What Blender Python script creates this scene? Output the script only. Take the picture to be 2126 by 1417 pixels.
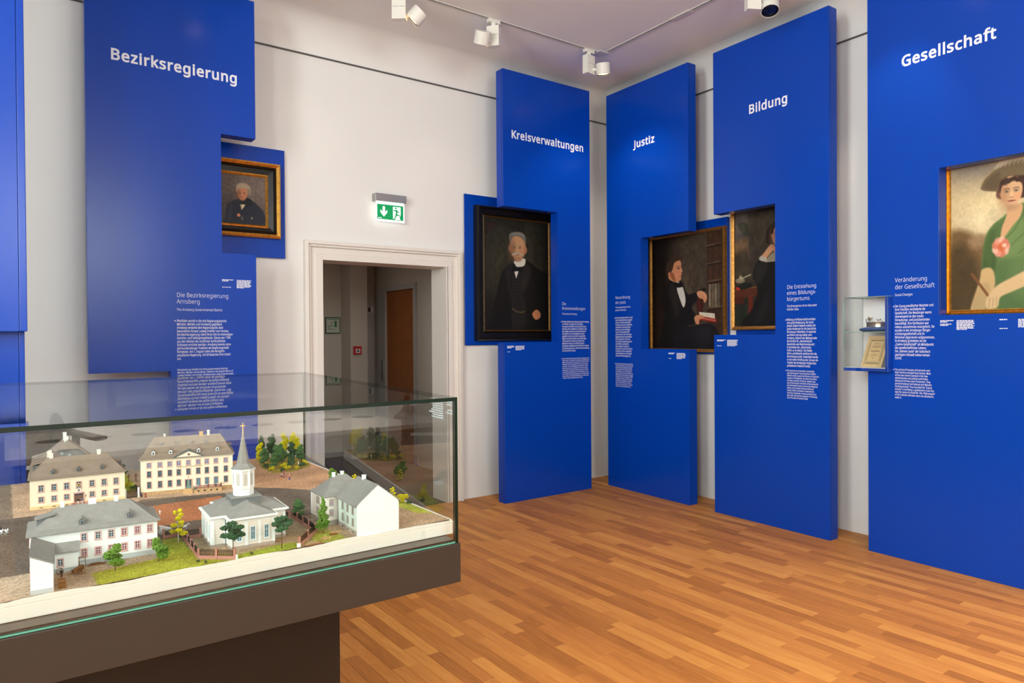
import bpy, bmesh, math, random
import numpy as np
from math import sin, cos, radians, pi, atan2, sqrt, hypot
from mathutils import Vector, Matrix

for _o in list(bpy.data.objects):
    bpy.data.objects.remove(_o)
scene = bpy.context.scene
COL = scene.collection

# ------------------------------------------------------------------ camera
W_PX, H_PX, F_PX = 2126, 1417, 1455.1
YAW, PITCH, ROLL = radians(35.992), radians(-0.5148), radians(0.3915)
CAM_H = 1.55
_f = Vector((sin(YAW) * cos(PITCH), cos(YAW) * cos(PITCH), sin(PITCH)))
_r = Vector((cos(YAW), -sin(YAW), 0))
_d = _f.cross(_r)
_r2 = _r * cos(ROLL) + _d * sin(ROLL)
_d2 = -_r * sin(ROLL) + _d * cos(ROLL)
cam_data = bpy.data.cameras.new('camera')
cam_data.sensor_width = 36
cam_data.lens = F_PX / W_PX * 36
cam_data.clip_start = 0.05
cam = bpy.data.objects.new('camera', cam_data)
cam.matrix_world = Matrix(((_r2.x, -_d2.x, -_f.x, 0), (_r2.y, -_d2.y, -_f.y, 0),
                           (_r2.z, -_d2.z, -_f.z, CAM_H), (0, 0, 0, 1)))
COL.objects.link(cam)
scene.camera = cam


def to_px(p):
    q = Vector(p) - Vector((0, 0, CAM_H))
    z = q.dot(_f)
    return W_PX / 2 + F_PX * q.dot(_r2) / z, H_PX / 2 + F_PX * q.dot(_d2) / z, z


# ------------------------------------------------------------------ world, daylight, exposure
scene.view_settings.view_transform = 'Standard'
scene.view_settings.look = 'None'
scene.view_settings.gamma = 1.0
scene.view_settings.use_curve_mapping = False
scene.view_settings.exposure = 0.16
scene.cycles.use_denoising = True
scene.cycles.use_adaptive_sampling = True
scene.cycles.adaptive_threshold = 0.06
scene.cycles.max_bounces = 6
scene.cycles.diffuse_bounces = 3
scene.cycles.glossy_bounces = 3
scene.cycles.transparent_max_bounces = 16
scene.cycles.sample_clamp_indirect = 6.0
world = bpy.data.worlds.new('world')
scene.world = world
world.use_nodes = True
_bg = world.node_tree.nodes['Background']
_bg.inputs[0].default_value = (0.80, 0.90, 1.0, 1)
_bg.inputs[1].default_value = 1.4


def area_light(name, loc, rot, sx, sy, power, color):
    d = bpy.data.lights.new(name, 'AREA')
    d.shape = 'RECTANGLE'
    d.size, d.size_y = sx, sy
    d.energy = power
    d.color = color
    o = bpy.data.objects.new(name, d)
    o.location = loc
    o.rotation_euler = rot
    COL.objects.link(o)
    return o


# daylight through two windows behind the camera and two in the left wall
WIN = [(-0.25, 0.75), (0.95, 1.95)]
WIN_L = [(-1.9, -0.45), (0.75, 2.2)]
X_L = -2.7
P_BACK, P_LEFT = 54, 76        # watts per square metre of opening
WIN_Z = (1.55, 3.90)
WIN_ZB = (2.30, 3.95)
Y_BACK = -3.2
for k, (wa, wb) in enumerate(WIN):
    area_light('daylight', ((wa + wb) / 2, Y_BACK - 0.28, (WIN_ZB[0] + WIN_ZB[1]) / 2), (radians(90), 0, 0),
               wb - wa, WIN_ZB[1] - WIN_ZB[0], P_BACK * (wb - wa) * (WIN_ZB[1] - WIN_ZB[0]), (0.985, 0.99, 1.0))
for k, (wa, wb) in enumerate(WIN_L):
    area_light('daylight', (X_L - 0.28, (wa + wb) / 2, (WIN_Z[0] + WIN_Z[1]) / 2), (radians(90), 0, radians(-90)),
               wb - wa, WIN_Z[1] - WIN_Z[0], P_LEFT * (wb - wa) * (WIN_Z[1] - WIN_Z[0]), (0.985, 0.99, 1.0))

# ------------------------------------------------------------------ helpers
A_Y = 5.63                                   # plane of the back wall
B_ANG = radians(1.26)
B_C = Vector((5.41, 5.63))
B_U = Vector((-sin(B_ANG), -cos(B_ANG)))     # along the right wall, towards the camera
B_V = Vector((-cos(B_ANG), sin(B_ANG)))      # out of the right wall into the room


def fA(s, n, z):
    return Vector((s, A_Y - n, z))


def fB(s, n, z):
    p = B_C + B_U * s + B_V * n
    return Vector((p.x, p.y, z))


def fW(x, y, z):
    return Vector((x, y, z))


class MB:
    def __init__(self, f=None):
        self.v, self.f, self.m = [], [], []
        self.fr = f or fW

    def add(self, pts, faces, mi=0):
        b = len(self.v)
        self.v += [tuple(self.fr(*p)) for p in pts]
        self.f += [tuple(b + i for i in q) for q in faces]
        self.m += [mi] * len(faces)
        return self

    def box(self, x0, x1, y0, y1, z0, z1, mi=0):
        return self.add([(x0, y0, z0), (x1, y0, z0), (x1, y1, z0), (x0, y1, z0),
                         (x0, y0, z1), (x1, y0, z1), (x1, y1, z1), (x0, y1, z1)],
                        [(0, 3, 2, 1), (4, 5, 6, 7), (0, 1, 5, 4), (1, 2, 6, 5), (2, 3, 7, 6), (3, 0, 4, 7)], mi)

    def plate(self, poly, n0, n1, mi=0):
        """poly in (s, z), extruded along n"""
        k = len(poly)
        pts = [(s, n0, z) for s, z in poly] + [(s, n1, z) for s, z in poly]
        fc = [tuple(range(k))[::-1], tuple(range(k, 2 * k))]
        fc += [(i, (i + 1) % k, k + (i + 1) % k, k + i) for i in range(k)]
        return self.add(pts, fc, mi)

    def prism(self, poly, z0, z1, mi=0):
        k = len(poly)
        pts = [(x, y, z0) for x, y in poly] + [(x, y, z1) for x, y in poly]
        fc = [tuple(range(k))[::-1], tuple(range(k, 2 * k))]
        fc += [(i, (i + 1) % k, k + (i + 1) % k, k + i) for i in range(k)]
        return self.add(pts, fc, mi)

    def rings(self, rings, cap=True, mi=0, close=True):
        """rings: list of equally long closed point loops"""
        k = len(rings[0])
        pts = [p for r in rings for p in r]
        fc = []
        for j in range(len(rings) - 1):
            for i in range(k if close else k - 1):
                fc.append((j * k + i, j * k + (i + 1) % k, (j + 1) * k + (i + 1) % k, (j + 1) * k + i))
        if cap:
            fc.append(tuple(range(k))[::-1])
            fc.append(tuple((len(rings) - 1) * k + i for i in range(k)))
        return self.add(pts, fc, mi)

    def lathe(self, prof, c=(0, 0, 0), n=16, axis=None, mi=0):
        """prof: (radius, height) along axis (default z)"""
        ax = Vector(axis or (0, 0, 1)).normalized()
        a = ax.orthogonal().normalized()
        b = ax.cross(a)
        c = Vector(c)
        rs = []
        for r, h in prof:
            rs.append([tuple(c + ax * h + (a * cos(2 * pi * i / n) + b * sin(2 * pi * i / n)) * max(r, 1e-5)) for i in range(n)])
        return self.rings(rs, True, mi)

    def tube(self, path, r, n=8, mi=0):
        path = [Vector(p) for p in path]
        rs = []
        for i, p in enumerate(path):
            t = (path[min(i + 1, len(path) - 1)] - path[max(i - 1, 0)]).normalized()
            a = Vector((0, 0, 1)).cross(t)
            if a.length < 1e-3:
                a = Vector((1, 0, 0)).cross(t)
            a.normalize()
            b = t.cross(a)
            rr = r[i] if isinstance(r, (list, tuple)) else r
            rs.append([tuple(p + (a * cos(2 * pi * k / n) + b * sin(2 * pi * k / n)) * rr) for k in range(n)])
        return self.rings(rs, True, mi)

    def blob(self, c, rx, ry=None, rz=None, n=8, m=5, jit=0.0, rng=None, mi=0):
        ry = ry or rx
        rz = rz or rx
        rs = []
        for j in range(m + 1):
            ph = -pi / 2 + pi * j / m
            ring = []
            for i in range(n):
                k = 1 + (rng.uniform(-jit, jit) if rng else 0)
                q = max(cos(ph), 0.02)
                ring.append((c[0] + rx * q * cos(2 * pi * i / n) * k, c[1] + ry * q * sin(2 * pi * i / n) * k, c[2] + rz * sin(ph) * k))
            rs.append(ring)
        return self.rings(rs, True, mi)

    def mesh(self, name):
        me = bpy.data.meshes.new(name)
        me.from_pydata(self.v, [], self.f)
        return me

    def build(self, name, mat, parent=None, smooth=False, bevel=0.0, loc=None, rz=0.0, recalc=True):
        me = self.mesh(name)
        mats = mat if isinstance(mat, (list, tuple)) else [mat]
        for q in mats:
            me.materials.append(q)
        if len(mats) > 1:
            me.polygons.foreach_set('material_index', self.m)
        if recalc:
            bm = bmesh.new()
            bm.from_mesh(me)
            bmesh.ops.recalc_face_normals(bm, faces=bm.faces)
            bm.to_mesh(me)
            bm.free()
        if smooth:
            me.shade_smooth()
            me.set_sharp_from_angle(angle=radians(38))
        return link(name, me, parent, bevel, loc, rz)


def link(name, me, parent=None, bevel=0.0, loc=None, rz=0.0):
    o = bpy.data.objects.new(name, me)
    COL.objects.link(o)
    if parent is not None:
        o.parent = parent
    if loc is not None:
        o.location = loc
    if rz:
        o.rotation_euler = (0, 0, rz)
    if bevel:
        b = o.modifiers.new('bevel', 'BEVEL')
        b.width = bevel
        b.segments = 2
        b.limit_method = 'ANGLE'
        b.angle_limit = radians(40)
    return o


def tag(o, label, cat, group=None):
    o['label'] = label
    o['category'] = cat
    if group:
        o['group'] = group
    return o


def thing(name, label, cat, loc=(0, 0, 0), rz=0.0, group=None):
    o = bpy.data.objects.new(name, None)
    o.empty_display_size = 0.05
    COL.objects.link(o)
    o.location = loc
    o.rotation_euler = (0, 0, rz)
    return tag(o, label, cat, group)


def struct(o, label=None):
    o['kind'] = 'structure'
    if label:
        o['label'] = label
    return o


# ------------------------------------------------------------------ materials
def lin(c):
    return tuple(((x / 255) / 12.92 if x / 255 <= 0.04045 else ((x / 255 + 0.055) / 1.055) ** 2.4) for x in c)


def mat(name, rgb, rough=0.6, spec=0.5, metal=0.0, noise=0.0, nscale=60.0, bump=0.0, bscale=120.0, emit=0.0, coat=0.0, linear=False):
    m = bpy.data.materials.new(name)
    m.use_nodes = True
    nt = m.node_tree
    b = nt.nodes['Principled BSDF']
    c = tuple(rgb) if linear else lin(rgb)
    b.inputs['Base Color'].default_value = (*c, 1)
    b.inputs['Roughness'].default_value = rough
    b.inputs['Specular IOR Level'].default_value = spec
    b.inputs['Metallic'].default_value = metal
    b.inputs['Coat Weight'].default_value = coat
    if emit:
        b.inputs['Emission Color'].default_value = (*c, 1)
        b.inputs['Emission Strength'].default_value = emit
    if noise or bump:
        tc = nt.nodes.new('ShaderNodeTexCoord')
    if noise:
        n = nt.nodes.new('ShaderNodeTexNoise')
        n.inputs['Scale'].default_value = nscale
        n.inputs['Detail'].default_value = 6
        nt.links.new(tc.outputs['Object'], n.inputs['Vector'])
        mr = nt.nodes.new('ShaderNodeMapRange')
        mr.inputs['From Min'].default_value = 0.3
        mr.inputs['From Max'].default_value = 0.7
        mr.inputs['To Min'].default_value = 1 - noise
        mr.inputs['To Max'].default_value = 1 + noise
        nt.links.new(n.outputs['Fac'], mr.inputs['Value'])
        mx = nt.nodes.new('ShaderNodeVectorMath')
        mx.operation = 'SCALE'
        mx.inputs[0].default_value = c
        nt.links.new(mr.outputs[0], mx.inputs['Scale'])
        nt.links.new(mx.outputs[0], b.inputs['Base Color'])
    if bump:
        n2 = nt.nodes.new('ShaderNodeTexNoise')
        n2.inputs['Scale'].default_value = bscale
        n2.inputs['Detail'].default_value = 4
        nt.links.new(tc.outputs['Object'], n2.inputs['Vector'])
        bp = nt.nodes.new('ShaderNodeBump')
        bp.inputs['Strength'].default_value = bump
        bp.inputs['Distance'].default_value = 0.002
        nt.links.new(n2.outputs['Fac'], bp.inputs['Height'])
        nt.links.new(bp.outputs[0], b.inputs['Normal'])
    return m


def vcol_mat(name, rough=0.6, spec=0.3, bump=0.0, bscale=200.0, attr='paint', noise=0.0, nscale=300.0, coat=0.0):
    m = mat(name, (128, 128, 128), rough, spec, bump=bump, bscale=bscale, coat=coat)
    nt = m.node_tree
    b = nt.nodes['Principled BSDF']
    a = nt.nodes.new('ShaderNodeAttribute')
    a.attribute_name = attr
    if noise:
        tc = nt.nodes.new('ShaderNodeTexCoord')
        n = nt.nodes.new('ShaderNodeTexNoise')
        n.inputs['Scale'].default_value = nscale
        n.inputs['Detail'].default_value = 3
        nt.links.new(tc.outputs['Object'], n.inputs['Vector'])
        mr = nt.nodes.new('ShaderNodeMapRange')
        mr.inputs['From Min'].default_value = 0.3
        mr.inputs['From Max'].default_value = 0.7
        mr.inputs['To Min'].default_value = 1 - noise
        mr.inputs['To Max'].default_value = 1 + noise
        nt.links.new(n.outputs['Fac'], mr.inputs['Value'])
        mx = nt.nodes.new('ShaderNodeVectorMath')
        mx.operation = 'SCALE'
        nt.links.new(a.outputs['Color'], mx.inputs[0])
        nt.links.new(mr.outputs[0], mx.inputs['Scale'])
        nt.links.new(mx.outputs[0], b.inputs['Base Color'])
    else:
        nt.links.new(a.outputs['Color'], b.inputs['Base Color'])
    return m


def glass_mat(name, tint=(0.955, 0.985, 0.97), rough=0.0):
    """clear pane: Fresnel reflection of the whole sheet on its outer face, the rest passes through with a faint green tint"""
    m = bpy.data.materials.new(name)
    m.use_nodes = True
    nt = m.node_tree
    nt.nodes.clear()
    out = nt.nodes.new('ShaderNodeOutputMaterial')
    mix = nt.nodes.new('ShaderNodeMixShader')
    tr = nt.nodes.new('ShaderNodeBsdfTransparent')
    tr.inputs[0].default_value = (*tint, 1)
    gl = nt.nodes.new('ShaderNodeBsdfGlossy')
    gl.inputs['Roughness'].default_value = rough
    fr = nt.nodes.new('ShaderNodeFresnel')
    geo = nt.nodes.new('ShaderNodeNewGeometry')
    ior = nt.nodes.new('ShaderNodeMix')
    ior.inputs[2].default_value = 1.5
    ior.inputs[3].default_value = 1 / 1.5
    nt.links.new(geo.outputs['Backfacing'], ior.inputs[0])
    nt.links.new(ior.outputs[0], fr.inputs['IOR'])
    # both faces of the sheet together: 2R / (1 + R)
    m2 = nt.nodes.new('ShaderNodeMath')
    m2.operation = 'MULTIPLY'
    m2.inputs[1].default_value = 2.0
    m1 = nt.nodes.new('ShaderNodeMath')
    m1.operation = 'ADD'
    m1.inputs[1].default_value = 1.0
    md = nt.nodes.new('ShaderNodeMath')
    md.operation = 'DIVIDE'
    nt.links.new(fr.outputs[0], m2.inputs[0])
    nt.links.new(fr.outputs[0], m1.inputs[0])
    nt.links.new(m2.outputs[0], md.inputs[0])
    nt.links.new(m1.outputs[0], md.inputs[1])
    nt.links.new(md.outputs[0], mix.inputs[0])
    nt.links.new(tr.outputs[0], mix.inputs[1])
    nt.links.new(gl.outputs[0], mix.inputs[2])
    nt.links.new(mix.outputs[0], out.inputs[0])
    return m


def clear_mat(name):
    m = bpy.data.materials.new(name)
    m.use_nodes = True
    nt = m.node_tree
    nt.nodes.clear()
    out = nt.nodes.new('ShaderNodeOutputMaterial')
    tr = nt.nodes.new('ShaderNodeBsdfTransparent')
    nt.links.new(tr.outputs[0], out.inputs[0])
    return m


def wood_mat():
    m = bpy.data.materials.new('oak_strip')
    m.use_nodes = True
    nt = m.node_tree
    N, L = nt.nodes, nt.links
    b = N['Principled BSDF']
    a = N.new('ShaderNodeAttribute')
    a.attribute_name = 'rnd'
    tc = N.new('ShaderNodeNewGeometry')
    off = N.new('ShaderNodeVectorMath')
    off.operation = 'MULTIPLY_ADD'
    off.inputs[1].default_value = (17.0, 23.0, 5.0)
    L.new(a.outputs['Color'], off.inputs[0])
    L.new(tc.outputs['Position'], off.inputs[2])
    mp = N.new('ShaderNodeMapping')
    mp.inputs['Scale'].default_value = (26, 2.2, 1)
    L.new(off.outputs[0], mp.inputs['Vector'])
    n1 = N.new('ShaderNodeTexNoise')
    n1.inputs['Scale'].default_value = 1.0
    n1.inputs['Detail'].default_value = 5
    n1.inputs['Distortion'].default_value = 1.6
    L.new(mp.outputs[0], n1.inputs['Vector'])
    mp2 = N.new('ShaderNodeMapping')
    mp2.inputs['Scale'].default_value = (170, 9, 1)
    L.new(off.outputs[0], mp2.inputs['Vector'])
    n2 = N.new('ShaderNodeTexNoise')
    n2.inputs['Scale'].default_value = 1.0
    n2.inputs['Detail'].default_value = 3
    L.new(mp2.outputs[0], n2.inputs['Vector'])
    cr = N.new('ShaderNodeValToRGB')
    e = cr.color_ramp.elements
    e[0].position, e[0].color = 0.18, (*lin((158, 95, 41)), 1)
    e[1].position, e[1].color = 0.85, (*lin((240, 172, 88)), 1)
    k = cr.color_ramp.elements.new(0.5)
    k.color = (*lin((206, 133, 63)), 1)
    mx = N.new('ShaderNodeMath')
    mx.operation = 'MULTIPLY_ADD'
    mx.inputs[1].default_value = 0.42
    L.new(n1.outputs['Fac'], mx.inputs[0])
    sep = N.new('ShaderNodeSeparateColor')
    L.new(a.outputs['Color'], sep.inputs[0])
    m2 = N.new('ShaderNodeMath')
    m2.operation = 'MULTIPLY_ADD'
    m2.inputs[1].default_value = 0.36
    m2.inputs[2].default_value = 0.0
    L.new(sep.outputs[2], m2.inputs[0])
    L.new(m2.outputs[0], mx.inputs[2])
    m3 = N.new('ShaderNodeMath')
    m3.operation = 'MULTIPLY_ADD'
    m3.inputs[1].default_value = 0.16
    L.new(n2.outputs['Fac'], m3.inputs[0])
    L.new(mx.outputs[0], m3.inputs[2])
    L.new(m3.outputs[0], cr.inputs[0])
    L.new(cr.outputs[0], b.inputs['Base Color'])
    b.inputs['Roughness'].default_value = 0.46
    b.inputs['Specular IOR Level'].default_value = 0.22
    bp = N.new('ShaderNodeBump')
    bp.inputs['Strength'].default_value = 0.06
    bp.inputs['Distance'].default_value = 0.001
    L.new(n2.outputs['Fac'], bp.inputs['Height'])
    L.new(bp.outputs[0], b.inputs['Normal'])
    return m


M = {}
M['wall'] = mat('white_plaster', (241, 238, 234), 0.85, 0.2, bump=0.10, bscale=160)
M['ceil'] = mat('ceiling_paint', (242, 238, 233), 0.9, 0.2, bump=0.05, bscale=60)
M['trimwhite'] = mat('trim_paint', (236, 228, 219), 0.45, 0.4)
M['blue'] = mat('blue_lacquer', (0.0002, 0.052, 0.43), 0.25, 0.32, linear=True, bump=0.02, bscale=900)
M['bluedark'] = mat('blue_groove', (0.001, 0.03, 0.2), 0.6, 0.3, linear=True)
M['letter'] = mat('white_lettering', (236, 238, 245), 0.6, 0.3)
M['rail'] = mat('grey_rail', (92, 88, 84), 0.5, 0.4)
M['wood'] = wood_mat()
M['sub'] = mat('subfloor', (70, 42, 24), 0.9)
M['glass'] = glass_mat('clear_glass')
M['glass_inner'] = clear_mat('clear_glass_inner_face')
M['glassedge'] = mat('green_glass_edge', (8, 28, 19), 0.25, 0.35)
M['teal'] = mat('lit_glass_edge', (92, 158, 136), 0.3, 0.5, emit=0.03)  # refracted light in the pane edge put into colour and faint emission
M['case'] = mat('dark_taupe_lacquer', (54, 45, 38), 0.5, 0.3, bump=0.03, bscale=700)
M['pedestal'] = mat('dark_brown_lacquer', (30, 20, 12), 0.55, 0.35)
M['deck'] = mat('case_deck', (44, 38, 34), 0.2, 0.5)
M['white'] = mat('white_lacquer', (240, 238, 232), 0.4, 0.4)
M['lamp'] = mat('lamp_white', (232, 228, 218), 0.38, 0.5)
M['black'] = mat('matt_black', (14, 13, 13), 0.5, 0.4)
M['alu'] = mat('brushed_aluminium', (168, 168, 168), 0.35, 0.5, metal=0.85)
M['gold'] = mat('gilt', (226, 164, 72), 0.32, 0.5, metal=0.85, noise=0.22, nscale=40)
M['goldd'] = mat('dark_gilt', (158, 110, 50), 0.38, 0.5, metal=0.75, noise=0.35, nscale=50)
M['ebony'] = mat('black_frame_lacquer', (17, 13, 11), 0.3, 0.35)
M['oil'] = vcol_mat('oil_paint', 0.5, 0.25, bump=0.12, bscale=420, noise=0.10, nscale=240)
M['leather'] = mat('dark_chair_wood', (58, 40, 28), 0.38, 0.5, noise=0.35, nscale=22)
# ------------------------------------------------------------------ room shell
CEIL = 4.12
DX0, DX1, DTOP = 2.132, 3.335, 2.195          # door opening in the back wall
Y_COR = A_Y + 0.24

floor = struct(MB().box(X_L, 5.8, Y_BACK - 0.3, A_Y + 0.02, -0.10, -0.0125).build('floor', M['sub']))
# oak strips laid along the right wall
rng = random.Random(11)
PW = 0.0685
strips = []
nx = int((5.45 - X_L) / PW)
for i in range(nx):
    x0 = 5.42 - (i + 1) * PW
    y = A_Y - rng.uniform(0.0, 0.5)
    first = A_Y
    while first > Y_BACK:
        end = max(y, Y_BACK)
        if first - end > 0.02:
            strips.append((x0, x0 + PW, end, first))
        first = end
        y = end - rng.uniform(0.34, 0.72)


def in_view(x, y):
    if y > 5.2 or x > 4.97:
        return x <= 5.3 and y <= 5.6 and 0.9
    px, py, d = to_px((x, y, 0))
    if d < 0.3 or px < 690 or px > 2150 or py > 1440:
        return 0
    if px < 950 and py < 1206 + 0.2384 * (951 - px):
        return 0
    return 1


def seen(s):
    return max(in_view((s[0] + s[1]) / 2, s[2] + t * (s[3] - s[2])) for t in (0.05, 0.5, 0.95))


order = sorted([s for s in strips if seen(s)], key=lambda s: -(s[3] - s[2]) / max(to_px(((s[0] + s[1]) / 2, (s[2] + s[3]) / 2, 0))[2], 0.5) ** 3)
near = set(order[:300])


def strip_geo(s, g=0.0004, c=0.0009):
    x0, x1, y0, y1 = s[0] + g, s[1] - g, s[2] + g, s[3] - g
    pts = [(x0, y0, -0.0125), (x1, y0, -0.0125), (x1, y1, -0.0125), (x0, y1, -0.0125),
           (x0, y0, -c), (x1, y0, -c), (x1, y1, -c), (x0, y1, -c),
           (x0 + c, y0 + c, 0), (x1 - c, y0 + c, 0), (x1 - c, y1 - c, 0), (x0 + c, y1 - c, 0)]
    fc = [(0, 1, 5, 4), (1, 2, 6, 5), (2, 3, 7, 6), (3, 0, 4, 7), (4, 5, 9, 8), (5, 6, 10, 9), (6, 7, 11, 10), (7, 4, 8, 11), (8, 9, 10, 11)]
    return pts, fc


def rnd_attr(me, cols):
    at = me.attributes.new('rnd', 'FLOAT_COLOR', 'POINT')
    at.data.foreach_set('color', np.asarray(cols, dtype=np.float32).ravel())


rest = MB()
rest_cols = []
for s in strips:
    c = (rng.random(), rng.random(), rng.random(), 1)
    if s in near:
        mb = MB()
        mb.add(*strip_geo(s))
        o = mb.build('plank', M['wood'], floor, recalc=False)
        rnd_attr(o.data, [c] * 12)
    else:
        rest.add(*strip_geo(s))
        rest_cols += [c] * 12
o = rest.build('plank_field', M['wood'], floor, recalc=False)
o['kind'] = 'stuff'
rnd_attr(o.data, rest_cols)

# back wall with the doorway
wa = MB()
wa.box(X_L - 0.1, DX0, A_Y, Y_COR, 0, CEIL)
wa.box(DX1, 5.75, A_Y, Y_COR, 0, CEIL)
wa.box(DX0, DX1, A_Y, Y_COR, DTOP, CEIL)
struct(wa.build('wall_back', M['wall']))
# right wall
struct(MB(fB).box(-0.1, 9.2, -0.22, 0, 0, CEIL).build('wall_right', M['wall']))
# left wall
wl_ = MB()
edges = [Y_BACK - 0.1] + [e for w in WIN_L for e in w] + [A_Y + 0.1]
for k in range(0, len(edges), 2):
    wl_.box(X_L - 0.25, X_L, edges[k], edges[k + 1], 0, CEIL)
for a, b in WIN_L:
    wl_.box(X_L - 0.25, X_L, a, b, 0, WIN_Z[0])
    wl_.box(X_L - 0.25, X_L, a, b, WIN_Z[1], CEIL)
struct(wl_.build('wall_left', M['wall']))
# wall behind the camera with two windows
wf = MB()
edges = [X_L] + [e for w in WIN for e in w] + [5.6]
for k in range(0, len(edges), 2):
    wf.box(edges[k], edges[k + 1], Y_BACK - 0.25, Y_BACK, 0, CEIL)
for a, b in WIN:
    wf.box(a, b, Y_BACK - 0.25, Y_BACK, 0, WIN_ZB[0])
    wf.box(a, b, Y_BACK - 0.25, Y_BACK, WIN_ZB[1], CEIL)
struct(wf.build('wall_front', M['wall']))
for k, (a, b) in enumerate(WIN):
    w = MB()
    z0, z1 = WIN_ZB
    for x in (a, (a + b) / 2 - 0.03, b - 0.06):
        w.box(x, x + 0.06, Y_BACK - 0.2, Y_BACK - 0.14, z0, z1)
    for z in (z0, z0 + 1.1, z1 - 0.06):
        w.box(a, b, Y_BACK - 0.2, Y_BACK - 0.14, z, z + 0.06)
    wo = struct(w.build('window_%d' % (k + 1), M['trimwhite']))
    MB().box(a, b, Y_BACK - 0.176, Y_BACK - 0.170, z0, z1).build('pane', M['glass'], wo)
    MB().box(a - 0.05, b + 0.05, Y_BACK - 0.14, Y_BACK + 0.05, z0 - 0.04, z0).build('window_sill', M['trimwhite'], wo)

for k, (a, b) in enumerate(WIN_L):
    w = MB()
    z0, z1 = WIN_Z
    for y in (a, (a + b) / 2 - 0.03, b - 0.06):
        w.box(X_L - 0.2, X_L - 0.14, y, y + 0.06, z0, z1)
    for z in (z0, z0 + 1.5, z1 - 0.06):
        w.box(X_L - 0.2, X_L - 0.14, a, b, z, z + 0.06)
    wo = struct(w.build('window_%d' % (k + 3), M['trimwhite']))
    MB().box(X_L - 0.176, X_L - 0.170, a, b, z0, z1).build('pane', M['glass'], wo)
    MB().box(X_L - 0.14, X_L + 0.05, a - 0.05, b + 0.05, z0 - 0.04, z0).build('window_sill', M['trimwhite'], wo)

# ceiling with a coved edge
ce = MB()
ce.box(X_L - 0.2, 5.8, Y_BACK - 0.3, A_Y + 0.3, CEIL, CEIL + 0.1)
struct(ce.build('ceiling', M['ceil']))
CR = 0.235


def cove(fr, s0, s1, name):
    mb = MB(fr)
    pts, fc = [], []
    k = 10
    for i in range(k + 1):
        t = pi / 2 * i / k
        n, z = CR * (1 - cos(t)), CEIL - CR + CR * sin(t)
        pts += [(s0, n, z), (s1, n, z)]
    pts += [(s0, 0, CEIL), (s1, 0, CEIL)]
    for i in range(k):
        fc.append((2 * i, 2 * i + 1, 2 * i + 3, 2 * i + 2))
    fc += [tuple(2 * i for i in range(k + 2)), tuple(2 * i + 1 for i in range(k + 2))]
    mb.add(pts, fc)
    return struct(mb.build(name, M['ceil'], smooth=True))


cove(fA, X_L, 5.41, 'trim_1')
cove(fB, 0, 8.8, 'trim_2')
# picture rails
struct(MB(fA).box(X_L, 5.41, 0, 0.011, 3.847, 3.859).build('trim_3', M['rail']), 'thin grey picture rail along the back wall')
struct(MB(fB).box(0, 8.8, 0, 0.011, 3.822, 3.834).build('trim_4', M['rail']), 'thin grey picture rail along the right wall')

# ------------------------------------------------------------------ doorway casing
OX0, OX1, OTOP = 1.988, 3.49, 2.338
prof = [(0.0, 0.0), (0.0, 0.045), (0.028, 0.05), (0.034, 0.032), (0.044, 0.028), (0.05, 0.042), (0.056, 0.022), (0.10, 0.022), (0.103, 0.030), (0.146, 0.030), (0.146, 0.0)]
casing = MB(fA)


def frame_sweep(mb, prof, x0, x1, z0, z1, mi=0):
    """profile (inset, n) swept up the left side, over the top and down the right side"""
    rs = []
    for (sx, sz, xx, zz) in ((1, 0, x0, z0), (1, -1, x0, z1), (-1, -1, x1, z1), (-1, 0, x1, z0)):
        rs.append([(xx + sx * i, n, zz + sz * i) for i, n in prof])
    mb.rings(rs, True, mi)


frame_sweep(casing, prof, OX0, OX1, 0.0, OTOP)
door1 = struct(casing.build('door_1', M['trimwhite']), 'white moulded casing around the dark doorway')
lin_ = MB(fA)
lin_.box(DX0 + 0.0005, DX0 + 0.012, -0.25, 0.029, 0, DTOP - 0.0005)
lin_.box(DX1 - 0.012, DX1 - 0.0005, -0.25, 0.029, 0, DTOP - 0.0005)
lin_.box(DX0 + 0.012, DX1 - 0.012, -0.25, 0.029, DTOP - 0.012, DTOP - 0.0005)
lin_.build('jamb_lining', M['trimwhite'], door1)

# ------------------------------------------------------------------ corridor behind the doorway
M['cwall'] = mat('corridor_plaster', (196, 186, 176), 0.9, 0.2)
M['cdoor'] = mat('brown_door_leaf', (150, 88, 44), 0.5, 0.4, noise=0.1, nscale=8)
M['cframe'] = mat('grey_door_frame', (176, 172, 168), 0.5, 0.4)
CX1, CY1 = 4.0, 8.62
struct(MB().box(1.2, CX1 + 0.3, A_Y + 0.02, CY1 + 0.2, -0.06, -0.001).build('floor.001', M['pedestal']))
struct(MB().box(1.2, CX1 + 0.3, Y_COR, CY1 + 0.2, 2.75, 2.85).build('ceiling.001', M['cwall']))
cw = MB()
cw.box(1.2, CX1, CY1, CY1 + 0.15, 0, 2.75)
cw.box(3.535, 3.765, 8.32, CY1, 0, 2.75)
struct(cw.build('wall_corridor_end', M['cwall']))
struct(MB().box(1.05, 1.2, Y_COR, CY1, 0, 2.75).build('wall_corridor_left', M['cwall']))
cr_ = MB()
cr_.box(CX1 + 0.1, CX1 + 0.2, Y_COR, CY1, 0, 2.75)
cr_.box(CX1, CX1 + 0.1, Y_COR, 7.42, 0, 2.75)
cr_.box(CX1, CX1 + 0.1, 8.46, CY1, 0, 2.75)
cr_.box(CX1, CX1 + 0.1, 7.42, 8.46, 2.19, 2.75)
struct(cr_.build('wall_corridor_right', M['cwall']))
d2 = MB()
d2.box(CX1 - 0.03, CX1 + 0.06, 7.4205, 7.48, 0, 2.1895)
d2.box(CX1 - 0.03, CX1 + 0.06, 8.24, 8.4595, 0, 2.1895)
d2.box(CX1 - 0.03, CX1 + 0.06, 7.48, 8.24, 2.12, 2.1895)
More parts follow.
